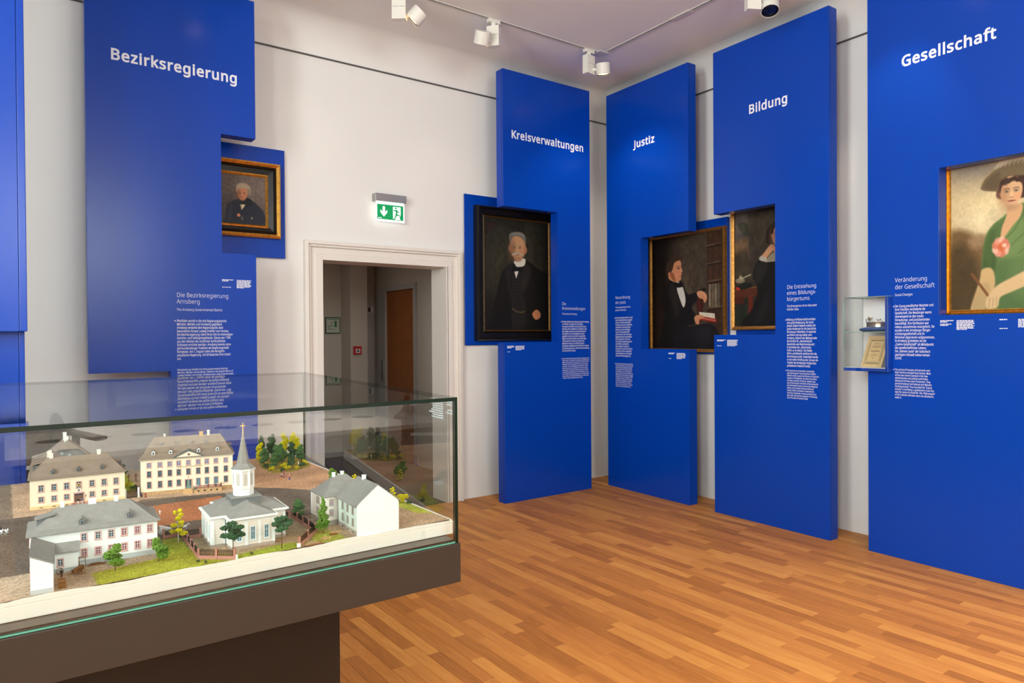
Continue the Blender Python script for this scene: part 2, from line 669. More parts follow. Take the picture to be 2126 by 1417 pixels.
door2 = struct(d2.build('door_2', M['cframe']), 'grey framed door with brown leaf in the dark corridor')
MB().box(CX1 + 0.0, CX1 + 0.045, 7.48, 8.24, 0.01, 2.12).build('door_leaf', M['cdoor'], door2)
hn = MB()
hn.box(CX1 - 0.045, CX1 - 0.03, 8.29, 8.32, 0.98, 1.24)
hn.tube([(CX1 - 0.045, 8.305, 1.10), (CX1 - 0.09, 8.305, 1.10), (CX1 - 0.09, 8.38, 1.10)], 0.009)
hn.build('door_handle', M['alu'], door2, smooth=True)
# unseen ceiling lamp added to brighten the corridor
cl_ = thing('corridor_lamp', 'flat white ceiling lamp in the corridor behind the doorway', 'lamp', (2.5, 7.2, 2.75))
MB().box(-0.3, 0.3, -0.15, 0.15, -0.05, 0).build('housing', M['white'], cl_)
MB().box(-0.28, 0.28, -0.13, 0.13, -0.054, -0.05).build('diffuser', mat('lamp_diffuser', (255, 236, 208), 0.5, emit=1.0), cl_)
_cl = area_light('corridor_light', (0, 0, -0.06), (0, 0, 0), 0.5, 0.22, 5.0, (1.0, 0.9, 0.78))
_cl.parent = cl_
# evacuation plan on the corridor wall
ep = thing('evacuation_plan', 'small framed green and white escape plan on the dim corridor wall', 'sign', (3.42, CY1, 1.69))
MB().box(-0.10, 0.10, -0.012, 0, -0.105, 0.105).build('frame', mat('dark_green_frame', (30, 66, 52), 0.4), ep)
MB().box(-0.088, 0.088, -0.014, -0.012, -0.093, 0.093).build('sheet', mat('plan_paper', (190, 196, 182), 0.5), ep)
pl = MB()
for (x0, x1, z0, z1) in [(-.06, .02, -.05, -.044), (-.06, -.054, -.05, -.01), (-.06, .0, -.012, -.006), (.02, .05, -.02, .06), (-.02, -.014, .0, .05), (-.075, .075, .075, .083)]:
    pl.box(x0, x1, -0.0155, -0.014, z0, z1)
pl.build('plan_drawing', mat('plan_green', (50, 120, 80), 0.5), ep)
# fire call point on the pillar
fa_ = thing('fire_alarm_button', 'red square fire alarm call point on the corridor pillar', 'fire alarm', (3.618, 8.32, 1.372))
MB().box(-0.052, 0.052, -0.035, 0, -0.052, 0.052).build('housing', mat('signal_red', (196, 26, 32), 0.4), fa_, bevel=0.004)
MB().box(-0.03, 0.03, -0.038, -0.035, -0.032, 0.02).build('cover', mat('call_point_white', (225, 222, 220), 0.4), fa_)
ic = MB()
ic.box(-0.012, 0.012, -0.0395, -0.038, -0.02, 0.0)
ic.box(-0.022, -0.016, -0.0395, -0.038, -0.014, -0.004)
ic.box(0.016, 0.022, -0.0395, -0.038, -0.014, -0.004)
ic.box(-0.014, 0.014, -0.0395, -0.038, 0.006, 0.014)
ic.build('symbol', mat('symbol_dark', (60, 20, 20), 0.5), fa_)
sw = thing('light_switch', 'small white wall switch with dark rocker in the corridor', 'switch', (3.94, CY1, 1.90))
MB().box(-0.04, 0.04, -0.012, 0, -0.04, 0.04).build('plate', M['white'], sw, bevel=0.003)
MB().box(-0.035, 0.0, -0.016, -0.012, -0.03, 0.03).build('rocker', mat('switch_rocker', (80, 40, 36), 0.4), sw)

# ------------------------------------------------------------------ lettering
# letter outlines by character code: advance width, then contours of x, y in thousandths of the em
GLYPHS = {
    44: (215, [[154, 84, 111, -42, 85, -103, 33, -103, 63, 31, 73, 93, 148, 93]]),
    45: (258, [[32, 184, 32, 246, 226, 246, 226, 184]]),
    46: (215, [[58, 43, 61, 69, 72, 85, 88, 94, 107, 97, 126, 94, 142, 85, 153, 69, 157, 43, 153, 18, 142, 2, 126, -8, 107, -11, 88, -8, 72, 2, 61, 18]]),
    48: (459, [[418, 242, 409, 163, 390, 97, 376, 70, 349, 37, 316, 12, 290, 1, 261, -6, 229, -8, 188, -4, 153, 8, 122, 27, 97, 54, 76, 88, 60, 129, 48, 176, 42, 229, 41, 346, 48, 399, 58, 446, 73, 486, 93, 520, 119, 547, 149, 566, 186, 578, 229, 581, 269, 578, 304, 566, 335, 547, 361, 520, 382, 486, 399, 446, 410, 399, 417, 346], [111, 238, 121, 156, 137, 111, 159, 78, 190, 59, 229, 52, 268, 59, 298, 78, 320, 110, 336, 156, 347, 238, 347, 336, 336, 417, 320, 463, 298, 495, 268, 515, 229, 521, 190, 515, 159, 495, 137, 463, 121, 417, 111, 336]]),
    49: (459, [[285, 0, 216, 0, 219, 499, 108, 405, 71, 452, 226, 573, 285, 573]]),
    50: (459, [[417, 0, 38, 0, 38, 59, 261, 287, 287, 320, 306, 353, 318, 387, 322, 424, 315, 466, 294, 496, 261, 514, 221, 520, 181, 517, 147, 506, 83, 466, 45, 513, 94, 548, 153, 572, 186, 578, 255, 579, 285, 572, 313, 562, 347, 540, 372, 510, 388, 472, 394, 428, 389, 385, 375, 344, 344, 292, 247, 185, 128, 67, 128, 64, 417, 64]]),
    51: (459, [[395, 439, 392, 403, 381, 372, 363, 347, 340, 326, 310, 311, 277, 302, 277, 298, 319, 290, 353, 276, 379, 255, 398, 229, 409, 198, 413, 163, 410, 131, 403, 101, 390, 74, 371, 50, 348, 30, 318, 14, 283, 2, 241, -6, 193, -8, 110, -1, 72, 8, 36, 23, 36, 89, 74, 73, 114, 61, 155, 54, 194, 51, 241, 55, 278, 65, 305, 81, 331, 117, 339, 164, 335, 197, 320, 223, 297, 242, 265, 255, 226, 263, 123, 265, 123, 326, 223, 329, 259, 339, 286, 356, 307, 377, 319, 404, 323, 434, 316, 471, 295, 498, 262, 516, 219, 521, 164, 515, 117, 498, 75, 473, 39, 521, 73, 544, 115, 563, 147, 573, 218, 581, 273, 576, 317, 563, 352, 540, 376, 511, 390, 477]]),
    52: (459, [[443, 130, 359, 130, 359, 0, 291, 0, 291, 130, 17, 130, 17, 190, 286, 576, 359, 576, 359, 193, 443, 193], [295, 500, 292, 500, 257, 438, 86, 193, 291, 193]]),
    53: (459, [[221, 351, 258, 349, 292, 342, 322, 331, 361, 307, 389, 274, 402, 247, 410, 217, 413, 183, 410, 145, 402, 111, 387, 81, 368, 54, 343, 32, 314, 15, 280, 2, 242, -5, 199, -8, 116, 0, 80, 10, 51, 23, 51, 90, 82, 74, 121, 62, 161, 55, 200, 52, 239, 55, 274, 65, 302, 82, 323, 106, 336, 137, 341, 176, 337, 210, 325, 239, 306, 262, 279, 279, 243, 289, 197, 292, 146, 288, 99, 280, 64, 302, 86, 573, 373, 573, 373, 508, 146, 508, 132, 342]]),
    54: (459, [[44, 245, 51, 342, 64, 404, 75, 433, 95, 474, 121, 510, 143, 530, 168, 548, 196, 562, 228, 572, 265, 578, 344, 579, 377, 573, 377, 513, 344, 520, 308, 523, 273, 521, 242, 515, 216, 504, 183, 483, 158, 454, 139, 419, 127, 380, 115, 291, 119, 291, 150, 326, 170, 339, 194, 350, 223, 356, 255, 358, 302, 353, 342, 338, 375, 313, 400, 279, 412, 251, 419, 220, 421, 184, 419, 147, 411, 112, 399, 82, 382, 55, 361, 33, 336, 15, 307, 2, 275, -5, 239, -8, 199, -4, 163, 7, 130, 26, 101, 54, 77, 89, 59, 133, 46, 204], [238, 51, 284, 59, 320, 84, 337, 109, 348, 143, 351, 184, 348, 218, 339, 247, 324, 271, 289, 295, 241, 303, 205, 299, 175, 287, 150, 270, 131, 248, 119, 223, 115, 198, 123, 146, 146, 99, 164, 79, 185, 64, 210, 55]]),
    55: (459, [[109, 0, 344, 508, 35, 508, 35, 573, 419, 573, 419, 518, 187, 0]]),
    56: (459, [[229, 581, 291, 574, 318, 565, 352, 546, 378, 519, 395, 485, 400, 443, 396, 411, 385, 383, 368, 359, 346, 338, 291, 303, 355, 265, 381, 242, 401, 216, 414, 185, 419, 148, 413, 104, 395, 65, 367, 34, 330, 11, 300, 1, 267, -6, 192, -6, 157, 0, 126, 10, 89, 33, 61, 63, 45, 101, 39, 146, 43, 183, 56, 214, 75, 241, 99, 264, 158, 299, 107, 336, 87, 358, 71, 383, 61, 411, 58, 444, 63, 485, 80, 518, 107, 545, 141, 565, 182, 577], [108, 145, 116, 107, 138, 76, 161, 60, 192, 51, 229, 48, 265, 51, 295, 60, 319, 76, 342, 108, 350, 148, 346, 174, 335, 197, 317, 217, 293, 235, 217, 270, 157, 237, 136, 219, 121, 197, 111, 173], [228, 524, 188, 518, 155, 502, 134, 476, 127, 441, 130, 414, 141, 391, 157, 373, 179, 357, 232, 330, 282, 357, 302, 373, 317, 392, 327, 414, 330, 441, 323, 476, 302, 502, 270, 518]]),
    57: (459, [[417, 328, 410, 231, 397, 168, 387, 139, 366, 99, 340, 63, 318, 42, 293, 25, 265, 11, 232, 0, 195, -6, 117, -6, 82, 0, 82, 60, 115, 53, 152, 50, 188, 52, 218, 58, 245, 68, 278, 90, 303, 118, 322, 153, 334, 192, 346, 281, 341, 281, 310, 247, 290, 233, 266, 223, 237, 216, 204, 214, 158, 219, 118, 235, 85, 260, 61, 294, 49, 321, 42, 352, 40, 387, 43, 426, 50, 460, 63, 491, 80, 517, 101, 540, 127, 557, 156, 570, 188, 578, 223, 581, 262, 577, 299, 565, 332, 545, 361, 518, 384, 483, 402, 439, 415, 369], [223, 521, 178, 513, 142, 488, 124, 463, 113, 429, 110, 388, 113, 354, 122, 325, 137, 301, 171, 277, 220, 269, 256, 273, 286, 285, 311, 303, 330, 325, 342, 349, 346, 374, 338, 426, 315, 474, 298, 493, 277, 508, 252, 518]]),
    58: (215, [[58, 43, 61, 69, 72, 85, 88, 94, 107, 97, 126, 94, 142, 85, 153, 69, 157, 43, 153, 18, 142, 2, 126, -8, 107, -11, 88, -8, 72, 2, 61, 18], [58, 387, 61, 412, 72, 429, 88, 438, 107, 441, 126, 438, 142, 429, 153, 412, 157, 387, 153, 362, 142, 345, 126, 335, 107, 332, 88, 335, 72, 345, 61, 362]]),
    65: (512, [[437, 0, 368, 177, 141, 177, 73, 0, 0, 0, 224, 575, 289, 575, 512, 0], [255, 500, 230, 415, 165, 241, 346, 241]]),
    66: (521, [[241, 573, 307, 569, 361, 558, 404, 541, 434, 515, 453, 478, 459, 431, 456, 399, 446, 371, 431, 347, 409, 328, 382, 313, 350, 304, 350, 300, 384, 292, 415, 279, 441, 261, 461, 236, 474, 203, 478, 163, 475, 130, 467, 100, 454, 74, 425, 42, 385, 19, 354, 8, 318, 2, 78, 0, 78, 573], [300, 331, 334, 339, 357, 352, 377, 382, 384, 423, 376, 463, 351, 490, 324, 502, 289, 509, 150, 511, 150, 329], [150, 269, 150, 61, 265, 61, 311, 64, 346, 74, 371, 91, 394, 125, 401, 168, 398, 197, 388, 221, 370, 241, 344, 256, 307, 266]]),
    67: (507, [[323, 517, 280, 513, 241, 502, 206, 482, 178, 456, 155, 423, 139, 383, 127, 321, 128, 241, 135, 200, 147, 164, 164, 132, 186, 105, 213, 83, 244, 68, 281, 58, 322, 55, 394, 62, 460, 78, 460, 15, 393, -2, 312, -8, 257, -4, 208, 8, 166, 28, 130, 56, 101, 90, 78, 131, 62, 178, 52, 230, 49, 287, 57, 369, 67, 406, 81, 440, 99, 471, 120, 499, 145, 523, 174, 543, 206, 559, 242, 571, 281, 578, 324, 581, 367, 578, 409, 572, 448, 561, 482, 547, 453, 486, 394, 508, 360, 515]]),
    68: (585, [[536, 292, 533, 231, 521, 177, 501, 131, 474, 91, 439, 58, 399, 33, 351, 15, 297, 4, 237, 0, 78, 0, 78, 573, 254, 573, 309, 569, 359, 558, 404, 540, 443, 516, 476, 484, 502, 446, 521, 401, 533, 350], [460, 289, 457, 337, 449, 379, 435, 415, 416, 444, 391, 469, 361, 487, 327, 500, 287, 508, 150, 511, 150, 62, 228, 62, 299, 68, 357, 87, 402, 119, 434, 164, 454, 220]]),
    69: (446, [[398, 0, 78, 0, 78, 573, 398, 573, 398, 509, 150, 509, 150, 330, 383, 330, 383, 268, 150, 268, 150, 63, 398, 63]]),
    70: (416, [[150, 0, 78, 0, 78, 573, 398, 573, 398, 509, 150, 509, 150, 306, 383, 306, 383, 243, 150, 243]]),
    71: (584, [[326, 302, 524, 302, 524, 22, 431, -1, 323, -8, 267, -4, 217, 8, 173, 28, 136, 55, 105, 89, 81, 130, 63, 176, 52, 229, 49, 286, 53, 343, 65, 395, 84, 442, 111, 482, 145, 517, 186, 544, 233, 564, 286, 577, 377, 580, 437, 572, 516, 547, 489, 484, 421, 508, 382, 515, 342, 517, 298, 514, 259, 505, 225, 489, 195, 468, 170, 441, 150, 409, 136, 373, 127, 332, 124, 286, 127, 243, 134, 202, 146, 166, 164, 133, 187, 106, 216, 84, 251, 68, 292, 58, 340, 55, 404, 59, 452, 68, 452, 238, 326, 238]]),
    72: (594, [[516, 0, 443, 0, 443, 267, 150, 267, 150, 0, 78, 0, 78, 573, 150, 573, 150, 330, 443, 330, 443, 573, 516, 573]]),
    73: (272, [[239, 0, 32, 0, 32, 42, 99, 57, 99, 515, 32, 531, 32, 573, 239, 573, 239, 531, 172, 515, 172, 57, 239, 42]]),
    74: (219, [[-3, -152, -37, -150, -63, -142, -63, -81, -5, -89, 33, -81, 50, -70, 63, -53, 71, -29, 74, 3, 74, 573, 146, 573, 144, -26, 138, -56, 128, -82, 105, -113, 75, -135, 39, -148]]),
    75: (496, [[496, 0, 411, 0, 209, 273, 150, 222, 150, 0, 78, 0, 78, 573, 150, 573, 150, 290, 403, 573, 488, 573, 261, 323]]),
    76: (420, [[78, 0, 78, 573, 150, 573, 150, 64, 400, 64, 400, 0]]),
    77: (727, [[330, 0, 142, 502, 139, 502, 144, 347, 144, 0, 78, 0, 78, 573, 184, 573, 361, 103, 364, 103, 544, 573, 650, 573, 650, 0, 578, 0, 584, 501, 581, 501, 390, 0]]),
    78: (609, [[532, 0, 447, 0, 141, 476, 138, 476, 144, 320, 144, 0, 78, 0, 78, 573, 161, 573, 467, 99, 470, 99, 464, 249, 464, 573, 532, 573]]),
    79: (626, [[577, 287, 570, 204, 561, 166, 547, 132, 531, 101, 510, 73, 486, 49, 459, 29, 428, 13, 393, 1, 355, -6, 314, -8, 271, -6, 232, 1, 196, 13, 165, 29, 138, 49, 114, 73, 94, 101, 78, 132, 56, 204, 49, 288, 52, 344, 62, 396, 78, 442, 100, 482, 130, 517, 166, 545, 208, 565, 258, 577, 314, 581, 369, 577, 417, 565, 459, 545, 495, 517, 524, 483, 547, 442, 564, 396, 574, 344], [125, 287, 127, 241, 134, 200, 145, 163, 161, 131, 182, 104, 207, 83, 238, 67, 273, 58, 314, 55, 354, 58, 390, 67, 420, 83, 445, 104, 465, 131, 481, 163, 492, 200, 499, 241, 501, 287, 496, 354, 481, 411, 456, 457, 421, 491, 373, 511, 314, 518, 274, 515, 238, 506, 207, 490, 182, 469, 161, 443, 145, 411, 134, 374, 127, 333]]),
    80: (485, [[229, 573, 297, 568, 352, 553, 393, 528, 421, 495, 439, 454, 444, 404, 441, 370, 433, 336, 417, 306, 395, 278, 364, 255, 324, 238, 256, 225, 150, 223, 150, 0, 78, 0, 78, 573], [150, 511, 150, 285, 242, 286, 298, 296, 330, 311, 352, 334, 365, 363, 370, 401, 361, 449, 334, 484, 306, 499, 269, 508]]),
    82: (499, [[281, 571, 320, 565, 353, 555, 393, 532, 422, 500, 434, 474, 442, 444, 444, 410, 440, 368, 427, 334, 408, 306, 385, 285, 330, 257, 487, 0, 403, 0, 264, 237, 150, 237, 150, 0, 78, 0, 78, 573], [150, 510, 150, 298, 278, 301, 312, 310, 338, 325, 362, 359, 370, 407, 366, 440, 355, 467, 336, 486, 310, 500, 275, 507]]),
    83: (440, [[403, 153, 400, 121, 392, 92, 378, 66, 348, 35, 307, 11, 274, 1, 238, -6, 198, -8, 137, -5, 83, 4, 41, 19, 41, 88, 113, 65, 156, 57, 201, 55, 240, 57, 273, 66, 298, 79, 316, 98, 327, 120, 330, 147, 327, 173, 318, 194, 302, 213, 277, 230, 131, 294, 106, 311, 85, 330, 69, 351, 57, 375, 50, 403, 48, 435, 54, 477, 71, 513, 99, 542, 136, 563, 165, 573, 231, 581, 276, 578, 318, 572, 389, 549, 366, 487, 302, 508, 266, 515, 229, 517, 196, 515, 169, 507, 148, 494, 133, 478, 124, 457, 121, 434, 124, 407, 133, 386, 149, 367, 172, 351, 307, 293, 332, 279, 362, 255, 385, 228, 398, 194]]),
    84: (446, [[259, 0, 187, 0, 187, 509, 8, 509, 8, 573, 437, 573, 437, 509, 259, 509]]),
    85: (586, [[513, 202, 511, 164, 503, 128, 489, 95, 470, 65, 446, 40, 416, 20, 380, 4, 338, -5, 290, -8, 225, -2, 171, 18, 128, 50, 97, 93, 78, 144, 72, 204, 72, 573, 144, 573, 144, 201, 148, 158, 161, 122, 182, 93, 211, 72, 248, 59, 294, 55, 342, 59, 379, 73, 407, 96, 427, 126, 438, 161, 442, 202, 442, 573, 513, 573]]),
    86: (481, [[481, 573, 277, 0, 204, 0, 0, 573, 75, 573, 220, 160, 241, 80, 277, 207, 405, 573]]),
    87: (746, [[735, 573, 583, 0, 510, 0, 370, 488, 342, 373, 234, 0, 161, 0, 10, 573, 85, 573, 196, 118, 201, 87, 232, 227, 333, 573, 407, 573, 532, 151, 544, 87, 572, 224, 660, 573]]),
    90: (459, [[427, 0, 30, 0, 30, 55, 332, 508, 40, 508, 40, 573, 419, 573, 419, 518, 118, 64, 427, 64]]),
    97: (450, [[231, 437, 279, 433, 318, 422, 347, 403, 368, 375, 381, 338, 385, 293, 385, 0, 334, 0, 320, 61, 279, 22, 258, 9, 234, -1, 172, -8, 136, -5, 103, 6, 75, 23, 55, 48, 41, 80, 37, 119, 43, 159, 59, 192, 87, 219, 127, 238, 179, 251, 316, 259, 310, 330, 293, 359, 265, 375, 227, 380, 194, 378, 163, 370, 106, 347, 84, 400, 151, 426, 190, 434], [204, 203, 167, 195, 141, 182, 118, 155, 110, 119, 115, 87, 132, 66, 157, 53, 188, 49, 223, 52, 253, 62, 279, 79, 299, 103, 311, 134, 315, 210]]),
    98: (493, [[135, 373, 139, 373, 161, 398, 189, 419, 226, 432, 272, 437, 322, 431, 365, 412, 401, 381, 428, 338, 444, 283, 449, 215, 447, 168, 439, 127, 427, 91, 410, 61, 390, 36, 365, 17, 337, 3, 306, -5, 272, -8, 226, -3, 189, 10, 161, 31, 139, 55, 133, 55, 119, 0, 68, 0, 68, 609, 139, 609], [260, 379, 219, 374, 188, 361, 165, 339, 150, 308, 140, 252, 142, 165, 150, 125, 165, 93, 187, 69, 219, 55, 261, 51, 297, 55, 325, 69, 348, 93, 363, 126, 373, 166, 376, 216, 373, 265, 363, 306, 348, 338, 325, 360, 296, 374]]),
    99: (385, [[241, -8, 204, -5, 170, 2, 139, 15, 112, 34, 88, 58, 69, 87, 55, 123, 47, 165, 44, 213, 47, 262, 56, 305, 71, 342, 90, 372, 114, 396, 142, 415, 174, 428, 208, 435, 245, 438, 309, 431, 358, 415, 337, 356, 292, 370, 244, 376, 204, 371, 172, 358, 148, 335, 131, 303, 119, 247, 117, 213, 120, 166, 131, 126, 148, 94, 172, 71, 202, 58, 240, 53, 302, 60, 351, 78, 351, 15, 304, -2]]),
    100: (493, [[221, -8, 171, -2, 128, 17, 92, 48, 65, 91, 49, 146, 44, 214, 49, 282, 66, 338, 93, 381, 128, 413, 171, 432, 221, 438, 253, 436, 280, 429, 323, 407, 354, 374, 359, 374, 354, 438, 354, 609, 425, 609, 425, 0, 368, 0, 358, 58, 354, 58, 323, 24, 279, 1, 252, -6], [232, 51, 273, 55, 305, 67, 328, 88, 343, 117, 352, 154, 355, 213, 352, 263, 343, 304, 329, 336, 306, 360, 274, 375, 231, 379, 196, 374, 168, 359, 146, 334, 130, 300, 120, 260, 117, 213, 120, 165, 130, 125, 146, 93, 168, 69, 197, 55]]),
    101: (452, [[234, 438, 269, 435, 301, 427, 329, 414, 354, 396, 374, 373, 390, 346, 402, 315, 409, 281, 411, 201, 117, 201, 122, 157, 134, 119, 154, 90, 181, 69, 215, 56, 254, 52, 327, 60, 392, 82, 392, 20, 327, -1, 251, -8, 212, -5, 176, 3, 143, 17, 114, 36, 90, 61, 70, 91, 56, 126, 47, 167, 44, 212, 47, 257, 55, 297, 68, 333, 86, 364, 108, 390, 134, 411, 164, 426, 198, 435], [233, 380, 188, 372, 154, 348, 137, 323, 125, 293, 119, 257, 338, 257, 335, 292, 326, 322, 312, 346, 292, 364, 266, 376]]),
    102: (276, [[266, 375, 158, 375, 158, 0, 87, 0, 87, 375, 12, 375, 12, 408, 87, 432, 89, 492, 95, 522, 104, 547, 124, 577, 152, 597, 186, 609, 227, 613, 274, 609, 310, 599, 292, 544, 262, 552, 228, 556, 197, 550, 175, 532, 162, 502, 158, 430, 266, 430]]),
    103: (493, [[221, 438, 261, 434, 297, 422, 329, 402, 355, 373, 359, 373, 369, 430, 425, 430, 423, -46, 416, -80, 404, -109, 378, -146, 341, -172, 310, -183, 274, -190, 233, -192, 147, -186, 78, -165, 78, -100, 111, -114, 149, -125, 191, -132, 237, -134, 271, -130, 300, -119, 324, -101, 341, -77, 352, -48, 358, 57, 354, 57, 329, 28, 299, 8, 263, -4, 221, -8, 170, -2, 126, 18, 91, 51, 65, 95, 49, 149, 44, 214, 49, 278, 65, 332, 91, 377, 126, 411, 169, 431], [230, 379, 197, 374, 169, 359, 147, 336, 130, 303, 119, 247, 120, 165, 130, 124, 146, 92, 169, 68, 197, 54, 232, 50, 262, 52, 288, 58, 309, 69, 326, 85, 340, 105, 349, 131, 356, 214, 350, 282, 343, 309, 326, 340, 302, 362, 270, 374]]),
    104: (496, [[138, 399, 135, 370, 140, 370, 155, 391, 174, 407, 221, 429, 273, 437, 321, 433, 360, 421, 391, 400, 413, 370, 423, 344, 429, 314, 431, 0, 361, 0, 361, 275, 355, 321, 338, 353, 308, 372, 265, 379, 222, 374, 189, 360, 166, 338, 150, 308, 142, 269, 139, 222, 139, 0, 68, 0, 68, 609, 139, 609]]),
    105: (207, [[139, 430, 139, 0, 68, 0, 68, 430], [104, 591, 119, 588, 133, 580, 142, 566, 145, 546, 142, 526, 133, 512, 119, 504, 104, 501, 88, 504, 75, 512, 66, 526, 63, 546, 66, 566, 75, 580, 88, 588]]),
    106: (207, [[18, -192, -18, -190, -44, -183, -44, -126, 9, -134, 32, -130, 51, -120, 64, -100, 68, -67, 68, 430, 139, 430, 139, -64, 136, -101, 126, -133, 110, -159, 87, -177, 56, -189], [63, 546, 66, 566, 75, 580, 88, 588, 104, 591, 119, 588, 133, 580, 142, 566, 145, 546, 142, 526, 133, 512, 119, 504, 104, 501, 88, 504, 75, 512, 66, 526]]),
    107: (428, [[135, 221, 138, 221, 189, 285, 326, 430, 409, 430, 235, 246, 421, 0, 336, 0, 187, 200, 138, 158, 138, 0, 68, 0, 68, 609, 138, 609]]),
    108: (207, [[139, 0, 68, 0, 68, 609, 139, 609]]),
    109: (750, [[540, 438, 584, 434, 621, 421, 649, 401, 669, 371, 681, 330, 685, 280, 685, 0, 615, 0, 615, 277, 610, 321, 594, 353, 567, 372, 528, 379, 490, 374, 460, 362, 438, 342, 423, 315, 414, 280, 411, 237, 411, 0, 342, 0, 339, 308, 332, 333, 320, 353, 303, 367, 281, 376, 253, 379, 215, 374, 185, 360, 164, 338, 150, 308, 141, 269, 139, 223, 139, 0, 68, 0, 68, 430, 125, 430, 136, 371, 140, 371, 155, 392, 173, 409, 217, 431, 266, 438, 312, 433, 349, 420, 378, 398, 398, 366, 402, 366, 427, 398, 461, 420, 499, 433]]),
    110: (496, [[275, 438, 322, 434, 361, 421, 391, 401, 413, 371, 426, 330, 431, 280, 431, 0, 361, 0, 361, 275, 355, 321, 338, 353, 308, 372, 265, 379, 222, 374, 189, 361, 166, 338, 151, 308, 142, 269, 139, 223, 139, 0, 68, 0, 68, 430, 125, 430, 136, 371, 140, 371, 156, 392, 175, 409, 222, 431]]),
    111: (485, [[440, 181, 428, 121, 411, 82, 388, 51, 359, 25, 324, 7, 285, -4, 241, -8, 200, -4, 163, 7, 129, 25, 100, 51, 77, 82, 59, 121, 46, 181, 47, 261, 55, 301, 68, 336, 87, 367, 110, 392, 137, 412, 169, 426, 204, 435, 244, 438, 281, 435, 316, 426, 347, 412, 374, 392, 398, 367, 417, 336, 431, 301, 439, 261], [117, 216, 120, 169, 130, 128, 147, 95, 172, 71, 203, 56, 243, 51, 282, 56, 314, 71, 339, 95, 356, 128, 366, 169, 369, 216, 365, 263, 355, 303, 338, 335, 314, 359, 282, 374, 242, 379, 202, 374, 171, 359, 147, 335, 130, 303, 120, 263]]),
    112: (493, [[273, 438, 322, 432, 365, 413, 401, 383, 428, 339, 444, 284, 449, 216, 447, 170, 439, 129, 427, 93, 410, 62, 390, 37, 365, 17, 337, 3, 306, -5, 272, -8, 241, -6, 213, 1, 170, 24, 139, 55, 134, 55, 139, -16, 139, -192, 68, -192, 68, 430, 126, 430, 136, 371, 139, 371, 170, 405, 189, 419, 213, 429, 240, 436], [260, 379, 221, 374, 190, 362, 167, 342, 152, 313, 142, 275, 140, 182, 150, 126, 165, 93, 188, 70, 220, 55, 261, 51, 297, 56, 326, 72, 348, 98, 364, 131, 373, 171, 376, 217, 373, 262, 363, 302, 348, 334, 325, 359, 296, 374]]),
    113: (493, [[355, 25, 358, 58, 354, 58, 332, 32, 303, 11, 266, -3, 219, -8, 170, -2, 128, 17, 93, 48, 66, 91, 49, 146, 44, 214, 47, 261, 54, 302, 67, 338, 83, 368, 104, 393, 129, 413, 157, 427, 188, 435, 221, 438, 267, 433, 304, 419, 333, 397, 355, 371, 358, 371, 369, 430, 425, 430, 425, -192, 354, -192], [233, 51, 272, 55, 304, 67, 327, 87, 342, 116, 352, 153, 355, 213, 352, 263, 343, 305, 328, 337, 305, 361, 273, 375, 231, 379, 196, 374, 167, 359, 145, 334, 130, 300, 120, 260, 117, 213, 120, 165, 130, 126, 146, 93, 168, 70, 197, 55]]),
    114: (331, [[295, 437, 319, 433, 310, 368, 264, 374, 240, 371, 217, 363, 195, 351, 176, 334, 161, 313, 149, 289, 141, 261, 139, 229, 139, 0, 68, 0, 68, 430, 126, 430, 134, 351, 137, 351, 170, 395, 191, 413, 214, 426, 240, 435]]),
    115: (384, [[348, 119, 343, 80, 327, 49, 302, 24, 268, 6, 210, -6, 176, -8, 99, -1, 42, 19, 42, 83, 104, 60, 141, 52, 178, 49, 224, 53, 256, 66, 274, 86, 280, 112, 278, 128, 271, 141, 239, 167, 103, 228, 76, 245, 57, 266, 45, 292, 41, 324, 46, 358, 61, 386, 85, 408, 118, 425, 157, 435, 202, 438, 275, 430, 339, 409, 315, 353, 258, 372, 197, 380, 159, 377, 131, 366, 114, 350, 108, 328, 111, 312, 119, 298, 154, 274, 289, 215, 314, 197, 333, 176, 344, 150]]),
    116: (289, [[212, 50, 272, 59, 272, 5, 240, -4, 200, -8, 167, -5, 138, 4, 112, 20, 91, 44, 78, 79, 74, 125, 74, 375, 13, 375, 13, 409, 75, 437, 103, 528, 144, 528, 144, 430, 269, 430, 269, 375, 144, 375, 144, 127, 149, 93, 163, 69, 185, 54]]),
    117: (496, [[427, 430, 427, 0, 370, 0, 359, 57, 356, 57, 340, 36, 321, 20, 273, -1, 220, -8, 173, -4, 134, 8, 103, 29, 81, 59, 71, 85, 65, 114, 63, 430, 135, 430, 135, 153, 141, 108, 158, 76, 188, 57, 230, 51, 273, 55, 306, 69, 330, 91, 345, 121, 354, 160, 357, 206, 357, 430]]),
    118: (407, [[163, 0, 0, 430, 75, 430, 193, 96, 201, 63, 204, 63, 241, 176, 332, 430, 407, 430, 244, 0]]),
    119: (630, [[316, 357, 313, 357, 284, 242, 207, 1, 127, 1, 9, 431, 82, 431, 163, 109, 169, 73, 172, 73, 201, 188, 277, 431, 354, 431, 451, 109, 457, 74, 460, 74, 489, 201, 549, 431, 621, 431, 502, 1, 419, 1]]),
    120: (424, [[170, 220, 22, 430, 102, 430, 213, 268, 322, 430, 402, 430, 253, 220, 410, 0, 330, 0, 213, 172, 94, 0, 14, 0]]),
    121: (409, [[1, 430, 76, 430, 196, 105, 205, 68, 209, 68, 245, 186, 333, 430, 409, 430, 207, -97, 188, -130, 165, -156, 138, -176, 106, -188, 67, -192, 9, -186, 9, -130, 56, -135, 79, -132, 99, -126, 116, -114, 130, -99, 152, -59, 174, -2]]),
    122: (377, [[346, 0, 31, 0, 31, 47, 262, 375, 45, 375, 45, 430, 340, 430, 340, 377, 112, 55, 346, 55]]),
